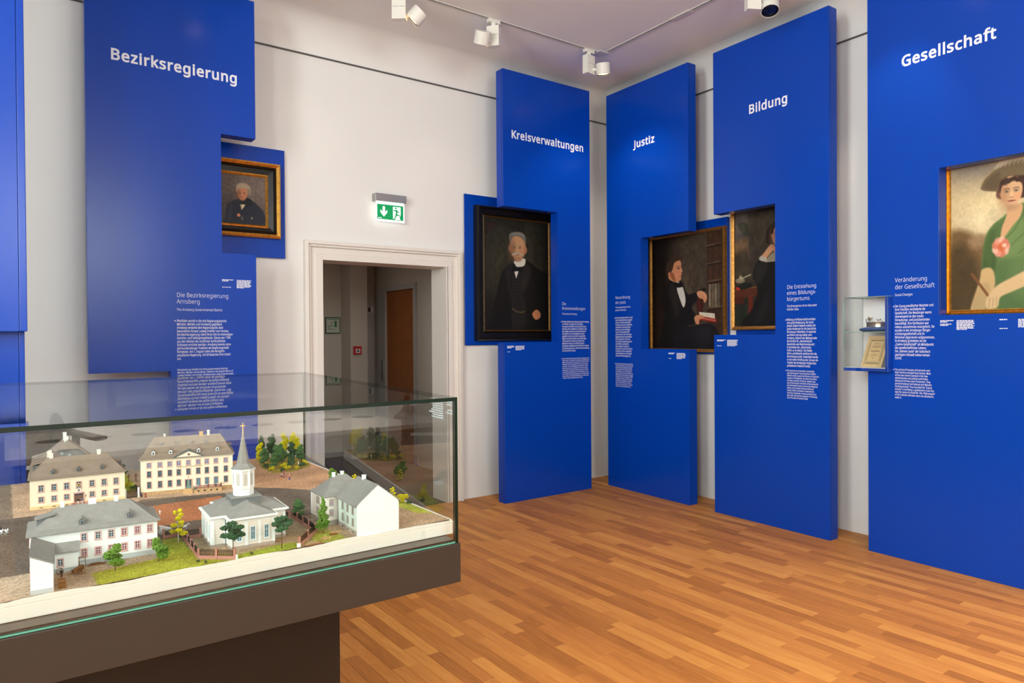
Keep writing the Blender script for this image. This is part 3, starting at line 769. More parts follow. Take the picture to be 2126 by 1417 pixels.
    187: (408, [[376, 206, 240, 45, 190, 75, 302, 212, 190, 349, 240, 378, 376, 217], [217, 206, 81, 45, 31, 75, 144, 212, 31, 349, 81, 378, 217, 217]]),
    223: (506, [[419, 495, 416, 469, 407, 447, 379, 411, 318, 357, 309, 344, 306, 330, 312, 311, 332, 291, 427, 221, 445, 200, 459, 178, 467, 153, 470, 123, 465, 81, 451, 48, 429, 23, 399, 6, 362, -5, 321, -8, 254, -1, 204, 19, 204, 83, 237, 67, 276, 54, 318, 49, 356, 54, 382, 67, 396, 89, 401, 118, 394, 152, 371, 181, 273, 253, 246, 288, 238, 326, 241, 349, 249, 369, 276, 400, 309, 426, 336, 454, 345, 471, 347, 491, 340, 520, 319, 540, 286, 551, 245, 555, 193, 547, 171, 537, 154, 521, 142, 499, 139, 468, 139, 0, 68, 0, 68, 468, 74, 517, 91, 554, 119, 581, 155, 599, 213, 612, 279, 612, 336, 600, 371, 584, 397, 561, 413, 531]]),
    228: (450, [[231, 437, 279, 433, 318, 422, 347, 403, 368, 375, 381, 338, 385, 293, 385, 0, 334, 0, 320, 61, 279, 22, 258, 9, 234, -1, 172, -8, 136, -5, 103, 6, 75, 23, 55, 48, 41, 80, 37, 119, 43, 159, 59, 192, 87, 219, 127, 238, 179, 251, 316, 259, 310, 330, 293, 359, 265, 375, 227, 380, 194, 378, 163, 370, 106, 347, 84, 400, 151, 426, 190, 434], [204, 203, 167, 195, 141, 182, 118, 155, 110, 119, 115, 87, 132, 66, 157, 53, 188, 49, 223, 52, 253, 62, 279, 79, 299, 103, 311, 134, 315, 210], [113, 546, 116, 564, 124, 576, 137, 583, 151, 585, 165, 583, 177, 576, 186, 564, 188, 546, 186, 529, 177, 516, 165, 509, 151, 506, 137, 509, 124, 516, 116, 529], [264, 546, 267, 564, 275, 576, 287, 583, 301, 585, 315, 583, 327, 576, 336, 564, 338, 546, 336, 529, 327, 516, 315, 509, 301, 506, 287, 509, 275, 516, 267, 529]]),
    246: (485, [[440, 181, 428, 121, 411, 82, 388, 51, 359, 25, 324, 7, 285, -4, 241, -8, 200, -4, 163, 7, 129, 25, 100, 51, 77, 82, 59, 121, 46, 181, 47, 261, 55, 301, 68, 336, 87, 367, 110, 392, 137, 412, 169, 426, 204, 435, 244, 438, 281, 435, 316, 426, 347, 412, 374, 392, 398, 367, 417, 336, 431, 301, 439, 261], [117, 216, 120, 169, 130, 128, 147, 95, 172, 71, 203, 56, 243, 51, 282, 56, 314, 71, 339, 95, 356, 128, 366, 169, 369, 216, 365, 263, 355, 303, 338, 335, 314, 359, 282, 374, 242, 379, 202, 374, 171, 359, 147, 335, 130, 303, 120, 263], [131, 546, 134, 564, 142, 576, 154, 583, 168, 585, 183, 583, 195, 576, 203, 564, 206, 546, 203, 529, 195, 516, 183, 509, 168, 506, 154, 509, 142, 516, 134, 529], [281, 546, 284, 564, 292, 576, 304, 583, 318, 585, 333, 583, 345, 576, 353, 564, 356, 546, 353, 529, 345, 516, 333, 509, 318, 506, 304, 509, 292, 516, 284, 529]]),
    252: (496, [[427, 430, 427, 0, 370, 0, 359, 57, 356, 57, 340, 36, 321, 20, 273, -1, 220, -8, 173, -4, 134, 8, 103, 29, 81, 59, 71, 85, 65, 114, 63, 430, 135, 430, 135, 153, 141, 108, 158, 76, 188, 57, 230, 51, 273, 55, 306, 69, 330, 91, 345, 121, 354, 160, 357, 206, 357, 430], [136, 546, 138, 564, 147, 576, 159, 583, 173, 585, 187, 583, 200, 576, 208, 564, 211, 546, 208, 529, 200, 516, 187, 509, 173, 506, 159, 509, 147, 516, 138, 529], [286, 546, 289, 564, 297, 576, 309, 583, 323, 585, 337, 583, 350, 576, 358, 564, 361, 546, 358, 529, 350, 516, 337, 509, 323, 506, 309, 509, 297, 516, 289, 529]]),
    8217: (140, [[131, 564, 88, 437, 62, 376, 10, 376, 50, 573, 125, 573]]),
    8220: (288, [[278, 573, 238, 376, 162, 376, 156, 385, 175, 445, 226, 573], [130, 573, 90, 376, 14, 376, 10, 385, 53, 511, 79, 573]]),
    8221: (288, [[278, 564, 235, 437, 209, 376, 156, 376, 197, 573, 273, 573], [130, 564, 87, 437, 61, 376, 10, 376, 49, 573, 124, 573]]),
    8222: (334, [[294, 84, 251, -42, 225, -103, 172, -103, 213, 93, 288, 93], [145, 84, 102, -42, 76, -103, 25, -103, 64, 93, 140, 93]]),
    32: (209, []),
}


def _glyph(ch):
    adv, cont = GLYPHS.get(ord(ch), GLYPHS[45])
    return adv / 1000, [[(c[k] / 1000, c[k + 1] / 1000) for k in range(0, len(c), 2)] for c in cont]


def _embolden(poly, d):
    """move an outline outwards (outer contours run clockwise, counters the other way)"""
    n, out = len(poly), []
    for i in range(n):
        p, q, r = poly[i - 1], poly[i], poly[(i + 1) % n]
        a = Vector((q[0] - p[0], q[1] - p[1])).normalized()
        b = Vector((r[0] - q[0], r[1] - q[1])).normalized()
        n1, n2 = Vector((-a.y, a.x)), Vector((-b.y, b.x))
        m = n1 + n2
        k = 1.0 / max(0.35, m.dot(n1)) if m.length > 1e-4 else 0
        out.append((q[0] + m.x * d * k, q[1] + m.y * d * k))
    return out


TXT_CACHE = {}


def text_geo(s, bold=0.0, res=2):
    key = (s, bold)
    if key in TXT_CACHE:
        return TXT_CACHE[key]
    cu = bpy.data.curves.new('lettering', 'CURVE')
    cu.dimensions = '2D'
    cu.fill_mode = 'BOTH'
    x = 0.0
    for ch in s:
        adv, cont = _glyph(ch)
        for poly in cont:
            if bold:
                poly = _embolden(poly, bold)
            sp = cu.splines.new('POLY')
            sp.points.add(len(poly) - 1)
            for k, (a, b) in enumerate(poly):
                sp.points[k].co = (x + a, b, 0, 1)
            sp.use_cyclic_u = True
        x += adv + (1.6 * bold if bold > 0 else 0)
    ob = bpy.data.objects.new('lettering', cu)
    COL.objects.link(ob)
    dg = bpy.context.evaluated_depsgraph_get()
    dg.update()
    me = bpy.data.meshes.new_from_object(ob.evaluated_get(dg))
    v = [(p.co.x, p.co.y) for p in me.vertices]
    f = [tuple(p.vertices) for p in me.polygons]
    bpy.data.objects.remove(ob)
    bpy.data.curves.remove(cu)
    bpy.data.meshes.remove(me)
    TXT_CACHE[key] = (v, f)
    return v, f


CAP = max(p[1] for p in text_geo('H')[0])


def lettering(fr, name, parent, lines, s, n, z, cap, pitch, width=None, bold=0.0, res=2, m=None, mirror=False):
    """lines of text: left edge s, first baseline z, cap height, line pitch; width fits the longest line"""
    geos = [text_geo(t, bold, res) if t.strip() else ([], []) for t in lines]
    k = cap / CAP
    wmax = max([max(p[0] for p in g[0]) for g in geos if g[0]])
    kx = width / wmax if width else k
    mb = MB(fr)
    for i, (v, f) in enumerate(geos):
        if v:
            mb.add([(s + (-p[0] if mirror else p[0]) * kx, n, z - i * pitch + p[1] * k) for p in v], f)
    o = mb.build(name, m or M['letter'], parent, recalc=False)
    return o


def caption(fr, parent, s, n, z, blocks, seed):
    """captions too small to read: rows of word-long strokes"""
    r = random.Random(seed)
    mb = MB(fr)
    for (ds, dz, w, rows, pitch, h) in blocks:
        for i in range(rows):
            x = 0.0
            lim = w * (1.0 if i < rows - 1 else r.uniform(0.5, 0.9)) * r.uniform(0.88, 1.0)
            while x < lim:
                wl = r.uniform(0.006, 0.022)
                wl = min(wl, lim - x)
                if wl < 0.002:
                    break
                mb.box(s + ds + x, s + ds + x + wl, n, n + 0.0004, z + dz - i * pitch, z + dz - i * pitch + h)
                x += wl + 0.0028
    o = mb.build('caption_print', M['letter'], parent)
    o['kind'] = 'stuff'
    return o


# ------------------------------------------------------------------ blue display panels
def shrink(poly, d):
    """inset of a rectilinear outline given counter-clockwise or clockwise"""
    area = sum(poly[i][0] * poly[(i + 1) % len(poly)][1] - poly[(i + 1) % len(poly)][0] * poly[i][1] for i in range(len(poly)))
    sg = 1 if area > 0 else -1
    out = []
    k = len(poly)
    for i in range(k):
        p, q, r = poly[i - 1], poly[i], poly[(i + 1) % k]
        def nrm(a, b):
            dx, dy = b[0] - a[0], b[1] - a[1]
            l = hypot(dx, dy)
            return (-dy / l * sg, dx / l * sg)
        n1, n2 = nrm(p, q), nrm(q, r)
        out.append((q[0] + (n1[0] + n2[0]) * d, q[1] + (n1[1] + n2[1]) * d))
    return out


def panel(fr, poly, n1, label, thick=0.105, group='tall blue display panels'):
    zs = [p for p in poly]
    c = fr(sum(p[0] for p in zs) / len(zs), n1 - thick / 2, 0)
    root = thing('display_panel', label, 'display panel', group=group)
    MB(fr).plate(poly, n1 - 0.016, n1).build('front_sheet', M['blue'], root, bevel=0.0012)
    MB(fr).plate(shrink(poly, 0.004), n1 - 0.021, n1 - 0.016).build('shadow_gap', M['bluedark'], root)
    MB(fr).plate(poly, n1 - thick, n1 - 0.021).build('body', M['blue'], root, bevel=0.0012)
    return root


NA, NB = 0.385, 0.37
TOPZ = 3.992
p_bez = panel(fA, [(0.443, TOPZ), (1.508, TOPZ), (1.508, 2.993), (1.268, 2.993), (1.268, 2.15), (1.504, 2.15), (1.504, 0), (0.927, 0), (0.927, 1.32), (0.443, 1.32)], NA,
              'tall blue panel lettered Bezirksregierung, left of the doorway')
p_kre = panel(fA, [(3.722, TOPZ), (4.79, TOPZ), (4.79, 0), (3.722, 0), (3.722, 1.483), (4.365, 1.483), (4.365, 2.736), (3.722, 2.736)], NA,
              'tall blue panel lettered Kreisverwaltungen, right of the doorway')
p_jus = panel(fB, [(0.382, TOPZ), (1.46, TOPZ), (1.46, 2.482), (0.86, 2.482), (0.86, 1.41), (1.46, 1.41), (1.46, 0), (0.382, 0)], NB,
              'tall blue panel lettered Justiz beside the room corner')
p_bil = panel(fB, [(1.742, 3.978), (2.807, 3.978), (2.807, 0), (1.742, 0), (1.742, 1.54), (2.348, 1.54), (2.348, 2.584), (1.742, 2.584)], NB,
              'tall blue panel lettered Bildung, between Justiz and Gesellschaft')
BS0, BS1, BZ0, BZ1 = 2.95, 3.268, 1.279, 1.804
p_ges = panel(fB, [(3.097, TOPZ), (4.167, TOPZ), (4.167, 2.622), (3.567, 2.622), (3.567, 1.662), (4.167, 1.662), (4.167, 0), (3.097, 0),
                   (3.097, BZ0 - 0.001), (BS1 + 0.001, BZ0 - 0.001), (BS1 + 0.001, BZ1 + 0.001), (3.097, BZ1 + 0.001)], NB,
              'tall blue panel lettered Gesellschaft at the right edge')

e = 0.0006
lettering(fA, 'heading', p_bez, ['Bezirksregierung'], 0.585, NA + e, 3.371, 0.070, 0, 0.795, bold=0.026, res=5)
lettering(fA, 'heading', p_kre, ['Kreisverwaltungen'], 3.815, NA + e, 3.372, 0.070, 0, 0.887, bold=0.026, res=5)
lettering(fB, 'heading', p_jus, ['Justiz'], 0.778, NB + e, 3.372, 0.070, 0, 0.272, bold=0.026, res=5)
lettering(fB, 'heading', p_bil, ['Bildung'], 2.103, NB + e, 3.358, 0.070, 0, 0.358, bold=0.026, res=5)
lettering(fB, 'heading', p_ges, ['Gesellschaft'], 3.331, NB + e, 3.355, 0.070, 0, 0.568, bold=0.026, res=5)

lettering(fA, 'subheading', p_bez, ['Die Bezirksregierung', 'Arnsberg'], 0.967, NA + e, 1.828, 0.030, 0.0445, 0.338, bold=-0.008, res=4)
lettering(fA, 'english_title', p_bez, ['The Arnsberg Governmental District'], 0.967, NA + e, 1.734, 0.0165, 0.02, 0.298)
lettering(fA, 'german_text', p_bez, ['\u00bb'], 0.950, NA + e, 1.658, 0.017, 0.02, 0.011, bold=0.006)
lettering(fA, 'german_text', p_bez, ['Westfalen wurde in die drei Regierungsbezirke', 'M\u00fcnster, Minden und Arnsberg gegliedert.', 'Arnsberg verdankt den Regierungssitz dem', 'besonderen Einsatz Ludwig Freiherr von Vinckes.', 'Die Bezirksregierung nahm ihren Sitz im ehemaligen', 'Gerichts- und Gef\u00e4ngnisgeb\u00e4ude. Dieses war 1784', 'aus den Steinen des zerst\u00f6rten kurf\u00fcrstlichen', 'Schlosses errichtet worden. Arnsberg konnte seine', 'jahrhundertelange Tradition als Regierungsstadt', 'fortsetzen. Am 1. August nahm die k\u00f6niglich-', 'preu\u00dfische Regierung  mit 60 Beamten ihre Arbeit', 'auf.'],
          0.967, NA + e, 1.657, 0.0165, 0.0237, 0.366, bold=0.007)
lettering(fA, 'english_text', p_bez, ['Westphalia was divided into three governmental districts:', 'M\u00fcnster, Minden and Arnsberg. Thanks to the special efforts of', 'Ludwig Freiherr von Vincke, Arnsberg was a seat of government.'],
          0.967, NA + e, 1.321, 0.0130, 0.0190, 0.372, bold=0.004)
caption(fA, p_bez, 1.265, NA + e, 1.956, [(0, 0, 0.085, 2, 0.0085, 0.006), (0, -0.052, 0.09, 1, 0.008, 0.005), (0.10, 0, 0.103, 9, 0.0068, 0.0045)], 3)

lettering(fA, 'subheading', p_kre, ['Die', 'Kreisverwaltungen'], 4.415, NA + e, 1.839, 0.030, 0.0445, 0.300, bold=-0.008, res=4)
lettering(fA, 'english_title', p_kre, ['The Wards of Arnsberg'], 4.415, NA + e, 1.747, 0.0165, 0.02, 0.19)
lettering(fA, 'german_text', p_kre, ['Preu\u00dfen gliederte den Regierungsbezirk Arnsberg', 'in 14 Kreise. Im Gebiet des ehemaligen', 'Herzogtums Westfalen entstanden die Kreise', 'Arnsberg, Brilon, Medebach und Bilstein. Zwei', 'Jahre sp\u00e4ter wurde eine erste Gebietsreform', 'durchgef\u00fchrt. Der Kreis Medebach wurde', 'aufgel\u00f6st und der Kreis Eslohe neugebildet.', 'Bilstein verlor den Kreissitz an die Stadt Olpe.', '1832 wurde der Kreissitz von Eslohe nach', 'Meschede verlegt. Aus anf\u00e4nglich kleinen', 'Kreisstuben entwickelten sich allm\u00e4hlich moderne', 'Dienstleistungszentren. Leiter der Kreisverwaltung', 'ist bis heute der Landrat.'],
          4.415, NA + e, 1.671, 0.0165, 0.0237, 0.352, bold=0.007)
lettering(fA, 'german_text', p_kre, ['\u00bb'], 4.399, NA + e, 1.671, 0.017, 0.02, 0.011, bold=0.006)
lettering(fA, 'english_text', p_kre, ['Prussia divided the governmental district of Arnsberg into 14', 'smaller wards. The wards of Arnsberg, Brilon, Medebach and', 'Bilstein were created in the territory of the former Duchy of', 'Westphalia. The first territorial reform was introduced two', 'years later. The ward of Medebach was abolished, and the', 'ward of Eslohe was created. Bilstein lost its seat as county', 'headquarters to the town of Olpe. The ward seat of Eslohe', 'was transferred to Meschede in 1832. What began as small', 'local offices for the wards gradually grew to become modern', 'service centres. The district administrations are still led by a', '\u201cLandrat\u201d or district administrator, to this day.'],
          4.415, NA + e, 1.311, 0.0130, 0.0190, 0.352, bold=0.004)
lettering(fA, 'english_text', p_kre, ['\u00bb'], 4.401, NA + e, 1.311, 0.015, 0.02, 0.010, bold=0.004)
caption(fA, p_kre, 3.754, NA + e, 1.446, [(0, 0, 0.085, 3, 0.0085, 0.006), (0, -0.052, 0.06, 1, 0.008, 0.005), (0.095, 0, 0.11, 6, 0.0072, 0.0048)], 4)

lettering(fB, 'subheading', p_jus, ['Neuordnung', 'der Justiz'], 0.502, NB + e, 1.907, 0.030, 0.0495, 0.21, bold=-0.008, res=4)
lettering(fB, 'english_title', p_jus, ['The Reorganisation of the', 'Judicial Authorities'], 0.502, NB + e, 1.815, 0.0165, 0.028, 0.215)
lettering(fB, 'german_text', p_jus, ['Die Gerichtsbarkeit durfte nur noch', 'durch Gerichtsbeh\u00f6rden ausge\u00fcbt', 'werden. Die Staatsanwaltschaft', 'Arnsberg wurde als neue Beh\u00f6rde', 'eingerichtet. Gerichtsverfahren', 'konnten nur noch auf Anklage', 'durch die Staatsanwaltschaft', 'gef\u00fchrt werden. Dem Arnsberger', 'Appellationsgericht unterstanden', 'f\u00fcnf Kreisgerichte. 1879 verlor', 'Arnsberg sein Appellationsgericht', 'und erhielt ein Landgericht.', 'Dem Landgericht wurden 15', 'Amtsgerichte unterstellt. Heute ist', 'Arnsberg Sitz eines Landgerichts,', 'eines Amtsgerichts, eines Arbeits-', 'und eines Verwaltungsgerichts.'],
          0.503, NB + e, 1.710, 0.0165, 0.0239, 0.245, bold=0.007)
lettering(fB, 'german_text', p_jus, ['\u00bb'], 0.487, NB + e, 1.710, 0.017, 0.02, 0.011, bold=0.006)
lettering(fB, 'english_text', p_jus, ['Only the judicial authorities were allowed', 'to exercise jurisdiction. A court case could', 'only be brought by lodging a claim with', 'the prosecutor\u2019s office. Five local courts', 'were subordinate to Arnsberg Court of', 'Appeal. Arnsberg Prosecutor\u2019s Office was', 'established as a new government agency.', 'Arnsberg lost its court of appeal in 1879', 'and gained a district court. Fifteen local', 'courts were subordinated to the district', 'court. Today Arnsberg is the seat of a', 'district court, a local court, an industrial', 'tribunal and an administrative court.'],
          0.502, NB + e, 1.249, 0.0130, 0.0188, 0.248, bold=0.004)
lettering(fB, 'english_text', p_jus, ['\u00bb'], 0.488, NB + e, 1.249, 0.015, 0.02, 0.010, bold=0.004)
caption(fB, p_jus, 1.215, NB + e, 1.372, [(0, 0, 0.08, 2, 0.0085, 0.006), (0, -0.05, 0.068, 1, 0.008, 0.005), (0.10, 0, 0.11, 8, 0.0072, 0.0048)], 5)

lettering(fB, 'subheading', p_bil, ['Die Entstehung', 'eines Bildungs-', 'b\u00fcrgertums'], 2.452, NB + e, 1.897, 0.030, 0.0465, 0.248, bold=-0.008, res=4)
lettering(fB, 'english_title', p_bil, ['The Emergence of an Educated', 'Middle Class'], 2.452, NB + e, 1.755, 0.0165, 0.026, 0.253)
lettering(fB, 'german_text', p_bil, ['Bildung und Wissenschaft erhielten', 'eine gro\u00dfe Bedeutung. Der Jurist', 'Johann Suibert Seibertz erwarb sich', 'gro\u00dfe Verdienste f\u00fcr die Geschichts-', 'forschung in Westfalen. Er stammte', 'aus Brilon und zog sp\u00e4ter nach', 'Arnsberg. Seibertz war Mitbegr\u00fcnder', 'des Vereins f\u00fcr \u201eVaterl\u00e4ndische', 'Geschichte und Alterthumskunde\u201c.', 'Er gr\u00fcndete den \u201eHistorischen', 'Verein zu Arnsberg\u201c. Die St\u00e4dte', 'Brilon und Neheim verliehen ihm die', 'Ehrenb\u00fcrgerschaft. Unterst\u00fctzt wurde', 'er von seiner Ehefrau Julie. Sie war die', 'Tochter des Arnsberger Hofgerichts-', 'pr\u00e4sidenten Friedrich Arndts.'],
          2.452, NB + e, 1.649, 0.0165, 0.0240, 0.262, bold=0.007)
lettering(fB, 'german_text', p_bil, ['\u00bb'], 2.437, NB + e, 1.649, 0.017, 0.02, 0.011, bold=0.006)
lettering(fB, 'english_text', p_bil, ['The importance of education, knowledge', 'and science grew. The jurist Johann Suibert', 'Seibertz made a great contribution to historical', 'research in Westphalia. He came from Brilon', 'and later moved to Arnsberg. Seibertz was', 'one of the founder members of the Society for', 'the Fatherland\u2019s History and Ancient Regional', 'History. He founded Arnsberg Historical', 'Society. Brilon and Neheim awarded him', 'honorary citizenship. He was assisted by his', 'wife, Julie. She was the daughter of Arnsberg', 'Court President Friedrich Arndt.'],
          2.451, NB + e, 1.252, 0.0130, 0.0193, 0.268, bold=0.004)
lettering(fB, 'english_text', p_bil, ['\u00bb'], 2.437, NB + e, 1.252, 0.015, 0.02, 0.010, bold=0.004)
caption(fB, p_bil, 1.775, NB + e, 1.494, [(0, 0, 0.09, 2, 0.0085, 0.006), (0, -0.05, 0.07, 1, 0.008, 0.005), (0.106, 0, 0.11, 8, 0.0070, 0.0047)], 6)

lettering(fB, 'subheading', p_ges, ['Ver\u00e4nderung', 'der Gesellschaft'], 3.285, NB + e, 1.895, 0.030, 0.048, 0.257, bold=-0.008, res=4)
lettering(fB, 'english_title', p_ges, ['Social Changes'], 3.285, NB + e, 1.800, 0.0165, 0.026, 0.117)
lettering(fB, 'german_text', p_ges, ['Der Zuzug preu\u00dfischer Beamter und', 'ihrer Familien ver\u00e4nderte die', 'Gesellschaft. Die Neub\u00fcrger waren', '\u00fcberwiegend an den neuen', 'Verwaltungs- und Justizbeh\u00f6rden', 'besch\u00e4ftigt. Ihre Konfession war', 'nahezu ausnahmslos evangelisch. Sie', 'wurden in der Arnsberger B\u00fcrger-', 'sch\u00fctzengesellschaft und im', 'Neheimer J\u00e4gerverein aufgenommen.', 'In Arnsberg gr\u00fcndeten sie die', '\u201eCasino-Gesellschaft\u201c als Mittelpunkt', 'des gesellschaftlichen Lebens.', 'Die \u201ekleinen Leute\u201c der katholisch', 'gepr\u00e4gten Altstadt hatten keinen', 'Zutritt.'],
          3.285, NB + e, 1.723, 0.0165, 0.0237, 0.257, bold=0.007)
lettering(fB, 'german_text', p_ges, ['\u00bb'], 3.2715, NB + e, 1.723, 0.017, 0.02, 0.010, bold=0.006)
lettering(fB, 'english_text', p_ges, ['The arrival of Prussian civil servants and', 'their families changed local society. Most', 'of the new citizens worked in the new', 'administrative and judicial authorities.', 'Almost all of them were Protestant. They', 'joined Arnsberg Civil Defence and Neheim', 'Hunting Society. They founded the \u201cCasino', 'Society\u201d in Arnsberg, a gentlemen\u2019s club that', 'was the centre of social life. The \u201clittle people\u201d', 'of the Catholic old town were not allowed to', 'enter it.'],
          3.285, NB + e, 1.290, 0.0130, 0.0191, 0.259, bold=0.004)
lettering(fB, 'english_text', p_ges, ['\u00bb'], 3.2715, NB + e, 1.290, 0.015, 0.02, 0.010, bold=0.004)
caption(fB, p_ges, 3.576, NB + e, 1.622, [(0, 0, 0.09, 2, 0.0085, 0.006), (0, -0.022, 0.075, 2, 0.0078, 0.005), (0.098, 0, 0.108, 9, 0.0071, 0.0047),
                                          (0.339, 0, 0.05, 1, 0.008, 0.0065), (0.339, -0.054, 0.075, 1, 0.008, 0.005), (0.438, 0, 0.10, 7, 0.0075, 0.005)], 7)

# blue panel at the left edge: upper block stands out over a set-back lower board
lp = thing('display_panel', 'glaring blue panel cut off by the left edge of the picture, upper block overhanging', 'display panel', group='tall blue display panels')
LY = 4.30
MB().box(-0.55, 0.0655, LY - 0.105, LY, 1.585, TOPZ).build('upper_block', M['blue'], lp, bevel=0.0015)
MB().box(0.0665, 0.0985, LY - 0.103, LY, 1.585, TOPZ).build('upper_edge_profile', M['blue'], lp, bevel=0.003)
MB().box(-0.55, 0.0635, LY, LY + 0.10, 0, TOPZ - 0.05).build('lower_board', M['blue'], lp, bevel=0.0015)
MB().box(0.0645, 0.0885, LY + 0.002, LY + 0.10, 0, TOPZ - 0.05).build('lower_edge_profile', M['blue'], lp, bevel=0.003)

# ------------------------------------------------------------------ backing boards of the portraits
def board(fr, s0, s1, z0, z1, n, label):
    r = thing('backing_board', label, 'backing board', group='blue boards behind the portraits')
    for q in (s0 + 0.10, s1 - 0.13):
        MB(fr).box(q, q + 0.03, 0.0005, 0.02, z0 + 0.03, z1 - 0.03).build('batten', M['bluedark'], r)
    MB(fr).box(s0, s1, 0.02, n, z0, z1).build('sheet', M['blue'], r, bevel=0.0015)
    return r


board(fA, 1.22, 1.834, 2.173, 3.032, 0.032, 'blue board on the wall behind the grey-haired man portrait in black and gold frame')
board(fA, 3.525, 4.66, 1.457, 2.884, 0.032, 'blue board on the wall behind the moustached man portrait')
board(fB, 0.62, 1.634, 1.362, 2.611, 0.05, 'blue board on the wall behind the seated man with a red book')
board(fB, 1.722, 2.58, 1.535, 2.75, 0.045, 'blue board on the wall behind the dark-dressed lady portrait')
# ------------------------------------------------------------------ painted portraits (colour per canvas point)
class Canvas:
    def __init__(self, w, h, nu, nv, base, seed=1):
        self.w, self.h, self.nu, self.nv = w, h, nu, nv
        u, v = np.meshgrid(np.linspace(0, 1, nu), np.linspace(0, 1, nv))
        self.x, self.y = u * w, v * h          # metric-like units, y downwards
        self.img = np.zeros((nv, nu, 3)) + np.array(base) / 255.0
        self.r = np.random.RandomState(seed)

    def noise(self, cells, amp):
        g = self.r.rand(cells + 2, cells + 2)
        fx = self.x / self.w * cells
        fy = self.y / self.h * cells
        ix, iy = np.minimum(fx.astype(int), cells), np.minimum(fy.astype(int), cells)
        tx, ty = fx - ix, fy - iy
        tx, ty = tx * tx * (3 - 2 * tx), ty * ty * (3 - 2 * ty)
        a = g[iy, ix] * (1 - tx) + g[iy, ix + 1] * tx
        b = g[iy + 1, ix] * (1 - tx) + g[iy + 1, ix + 1] * tx
        self.img *= (1 + amp * ((a * (1 - ty) + b * ty) - 0.5) * 2)[..., None]

    def put(self, al, col):
        self.img = self.img * (1 - al[..., None]) + np.array(col) / 255.0 * al[..., None]

    def ell(self, cx, cy, rx, ry, col, soft=6.0, a=1.0, rot=0.0):
        dx, dy = self.x - cx, self.y - cy
        c, s = cos(radians(rot)), sin(radians(rot))
        q = np.sqrt(((dx * c + dy * s) / rx) ** 2 + ((-dx * s + dy * c) / ry) ** 2)
        d = (q - 1) * min(rx, ry)
        self.put(np.clip(0.5 - d / soft, 0, 1) * a, col)

    def poly(self, pts, col, soft=5.0, a=1.0, curve=True):
        if curve:
            k = len(pts)
            o = []
            for i in range(k):
                p0, p1, p2, p3 = [np.array(pts[(i + j) % k], float) for j in (-1, 0, 1, 2)]
                for t in (0, 0.25, 0.5, 0.75):
                    o.append(0.5 * (2 * p1 + (p2 - p0) * t + (2 * p0 - 5 * p1 + 4 * p2 - p3) * t * t + (3 * p1 - p0 - 3 * p2 + p3) * t ** 3))
            pts = o
        pts = [np.array(p, float) for p in pts]
        d = np.full(self.x.shape, 1e9)
        ins = np.zeros(self.x.shape, bool)
        for i in range(len(pts)):
            p, q = pts[i], pts[(i + 1) % len(pts)]
            e = q - p
            L = max(e @ e, 1e-9)
            t = np.clip(((self.x - p[0]) * e[0] + (self.y - p[1]) * e[1]) / L, 0, 1)
            d = np.minimum(d, np.hypot(self.x - p[0] - t * e[0], self.y - p[1] - t * e[1]))
            if p[1] != q[1]:
                cr = ((p[1] > self.y) != (q[1] > self.y)) & (self.x < (q[0] - p[0]) * (self.y - p[1]) / (q[1] - p[1]) + p[0])
                ins ^= cr
        d = np.where(ins, -d, d)
        self.put(np.clip(0.5 - d / soft, 0, 1) * a, col)

    def line(self, pts, w, col, soft=3.0, a=1.0):
        d = np.full(self.x.shape, 1e9)
        for i in range(len(pts) - 1):
            p, q = np.array(pts[i], float), np.array(pts[i + 1], float)
            e = q - p
            t = np.clip(((self.x - p[0]) * e[0] + (self.y - p[1]) * e[1]) / max(e @ e, 1e-9), 0, 1)
            d = np.minimum(d, np.hypot(self.x - p[0] - t * e[0], self.y - p[1] - t * e[1]))
        self.put(np.clip(0.5 - (d - w / 2) / soft, 0, 1) * a, col)

    def face(self, cx, cy, rx, ry, skin, turn=0.0, brow=(70, 50, 40), shade=(120, 80, 55)):
        s = np.array(skin)
        self.poly([(cx + a * rx, cy + b * ry) for a, b in ((-0.95, -0.25), (-0.86, 0.28), (-0.52, 0.80), (0, 1.0), (0.52, 0.80), (0.86, 0.28), (0.95, -0.25), (0.72, -0.80), (0, -1.0), (-0.72, -0.80))], skin, 5)
        self.ell(cx, cy + ry * 0.95, rx * 0.5, ry * 0.18, tuple(s * 0.72), rx * 0.4, 0.6)
        self.ell(cx - rx * 0.72 + turn * rx, cy + ry * 0.1, rx * 0.5, ry * 0.85, shade, rx * 0.6, 0.6)
        self.ell(cx + rx * 0.5, cy + ry * 0.30, rx * 0.3, ry * 0.2, tuple(np.minimum(s * [1.05, 0.86, 0.8], 255)), rx * 0.4, 0.5)
        for sg in (-1, 1):
            ex = cx + sg * rx * 0.40 + turn * rx * 0.5
            self.ell(ex, cy - ry * 0.06, rx * 0.24, ry * 0.085, tuple(s * 0.62), rx * 0.12, 0.8)
            self.ell(ex, cy - ry * 0.05, rx * 0.15, ry * 0.04, (196, 182, 168), rx * 0.06, 0.7)
            self.ell(ex, cy - ry * 0.05, rx * 0.075, ry * 0.046, (42, 32, 27), rx * 0.05)
            self.line([(ex - rx * 0.24, cy - ry * 0.20), (ex, cy - ry * 0.25), (ex + rx * 0.24, cy - ry * 0.20)], ry * 0.05, brow, ry * 0.06, 0.8)
        nx = cx + turn * rx * 0.7
        self.poly([(nx - rx * 0.05, cy - ry * 0.1), (nx + rx * 0.07, cy - ry * 0.1), (nx + rx * 0.15, cy + ry * 0.30), (nx - rx * 0.15, cy + ry * 0.30)], tuple(np.minimum(s * 1.07, 255)), rx * 0.12, 0.8)
        self.line([(nx - rx * 0.15, cy + ry * 0.31), (nx, cy + ry * 0.35), (nx + rx * 0.15, cy + ry * 0.31)], ry * 0.035, tuple(s * 0.55), rx * 0.08, 0.9)
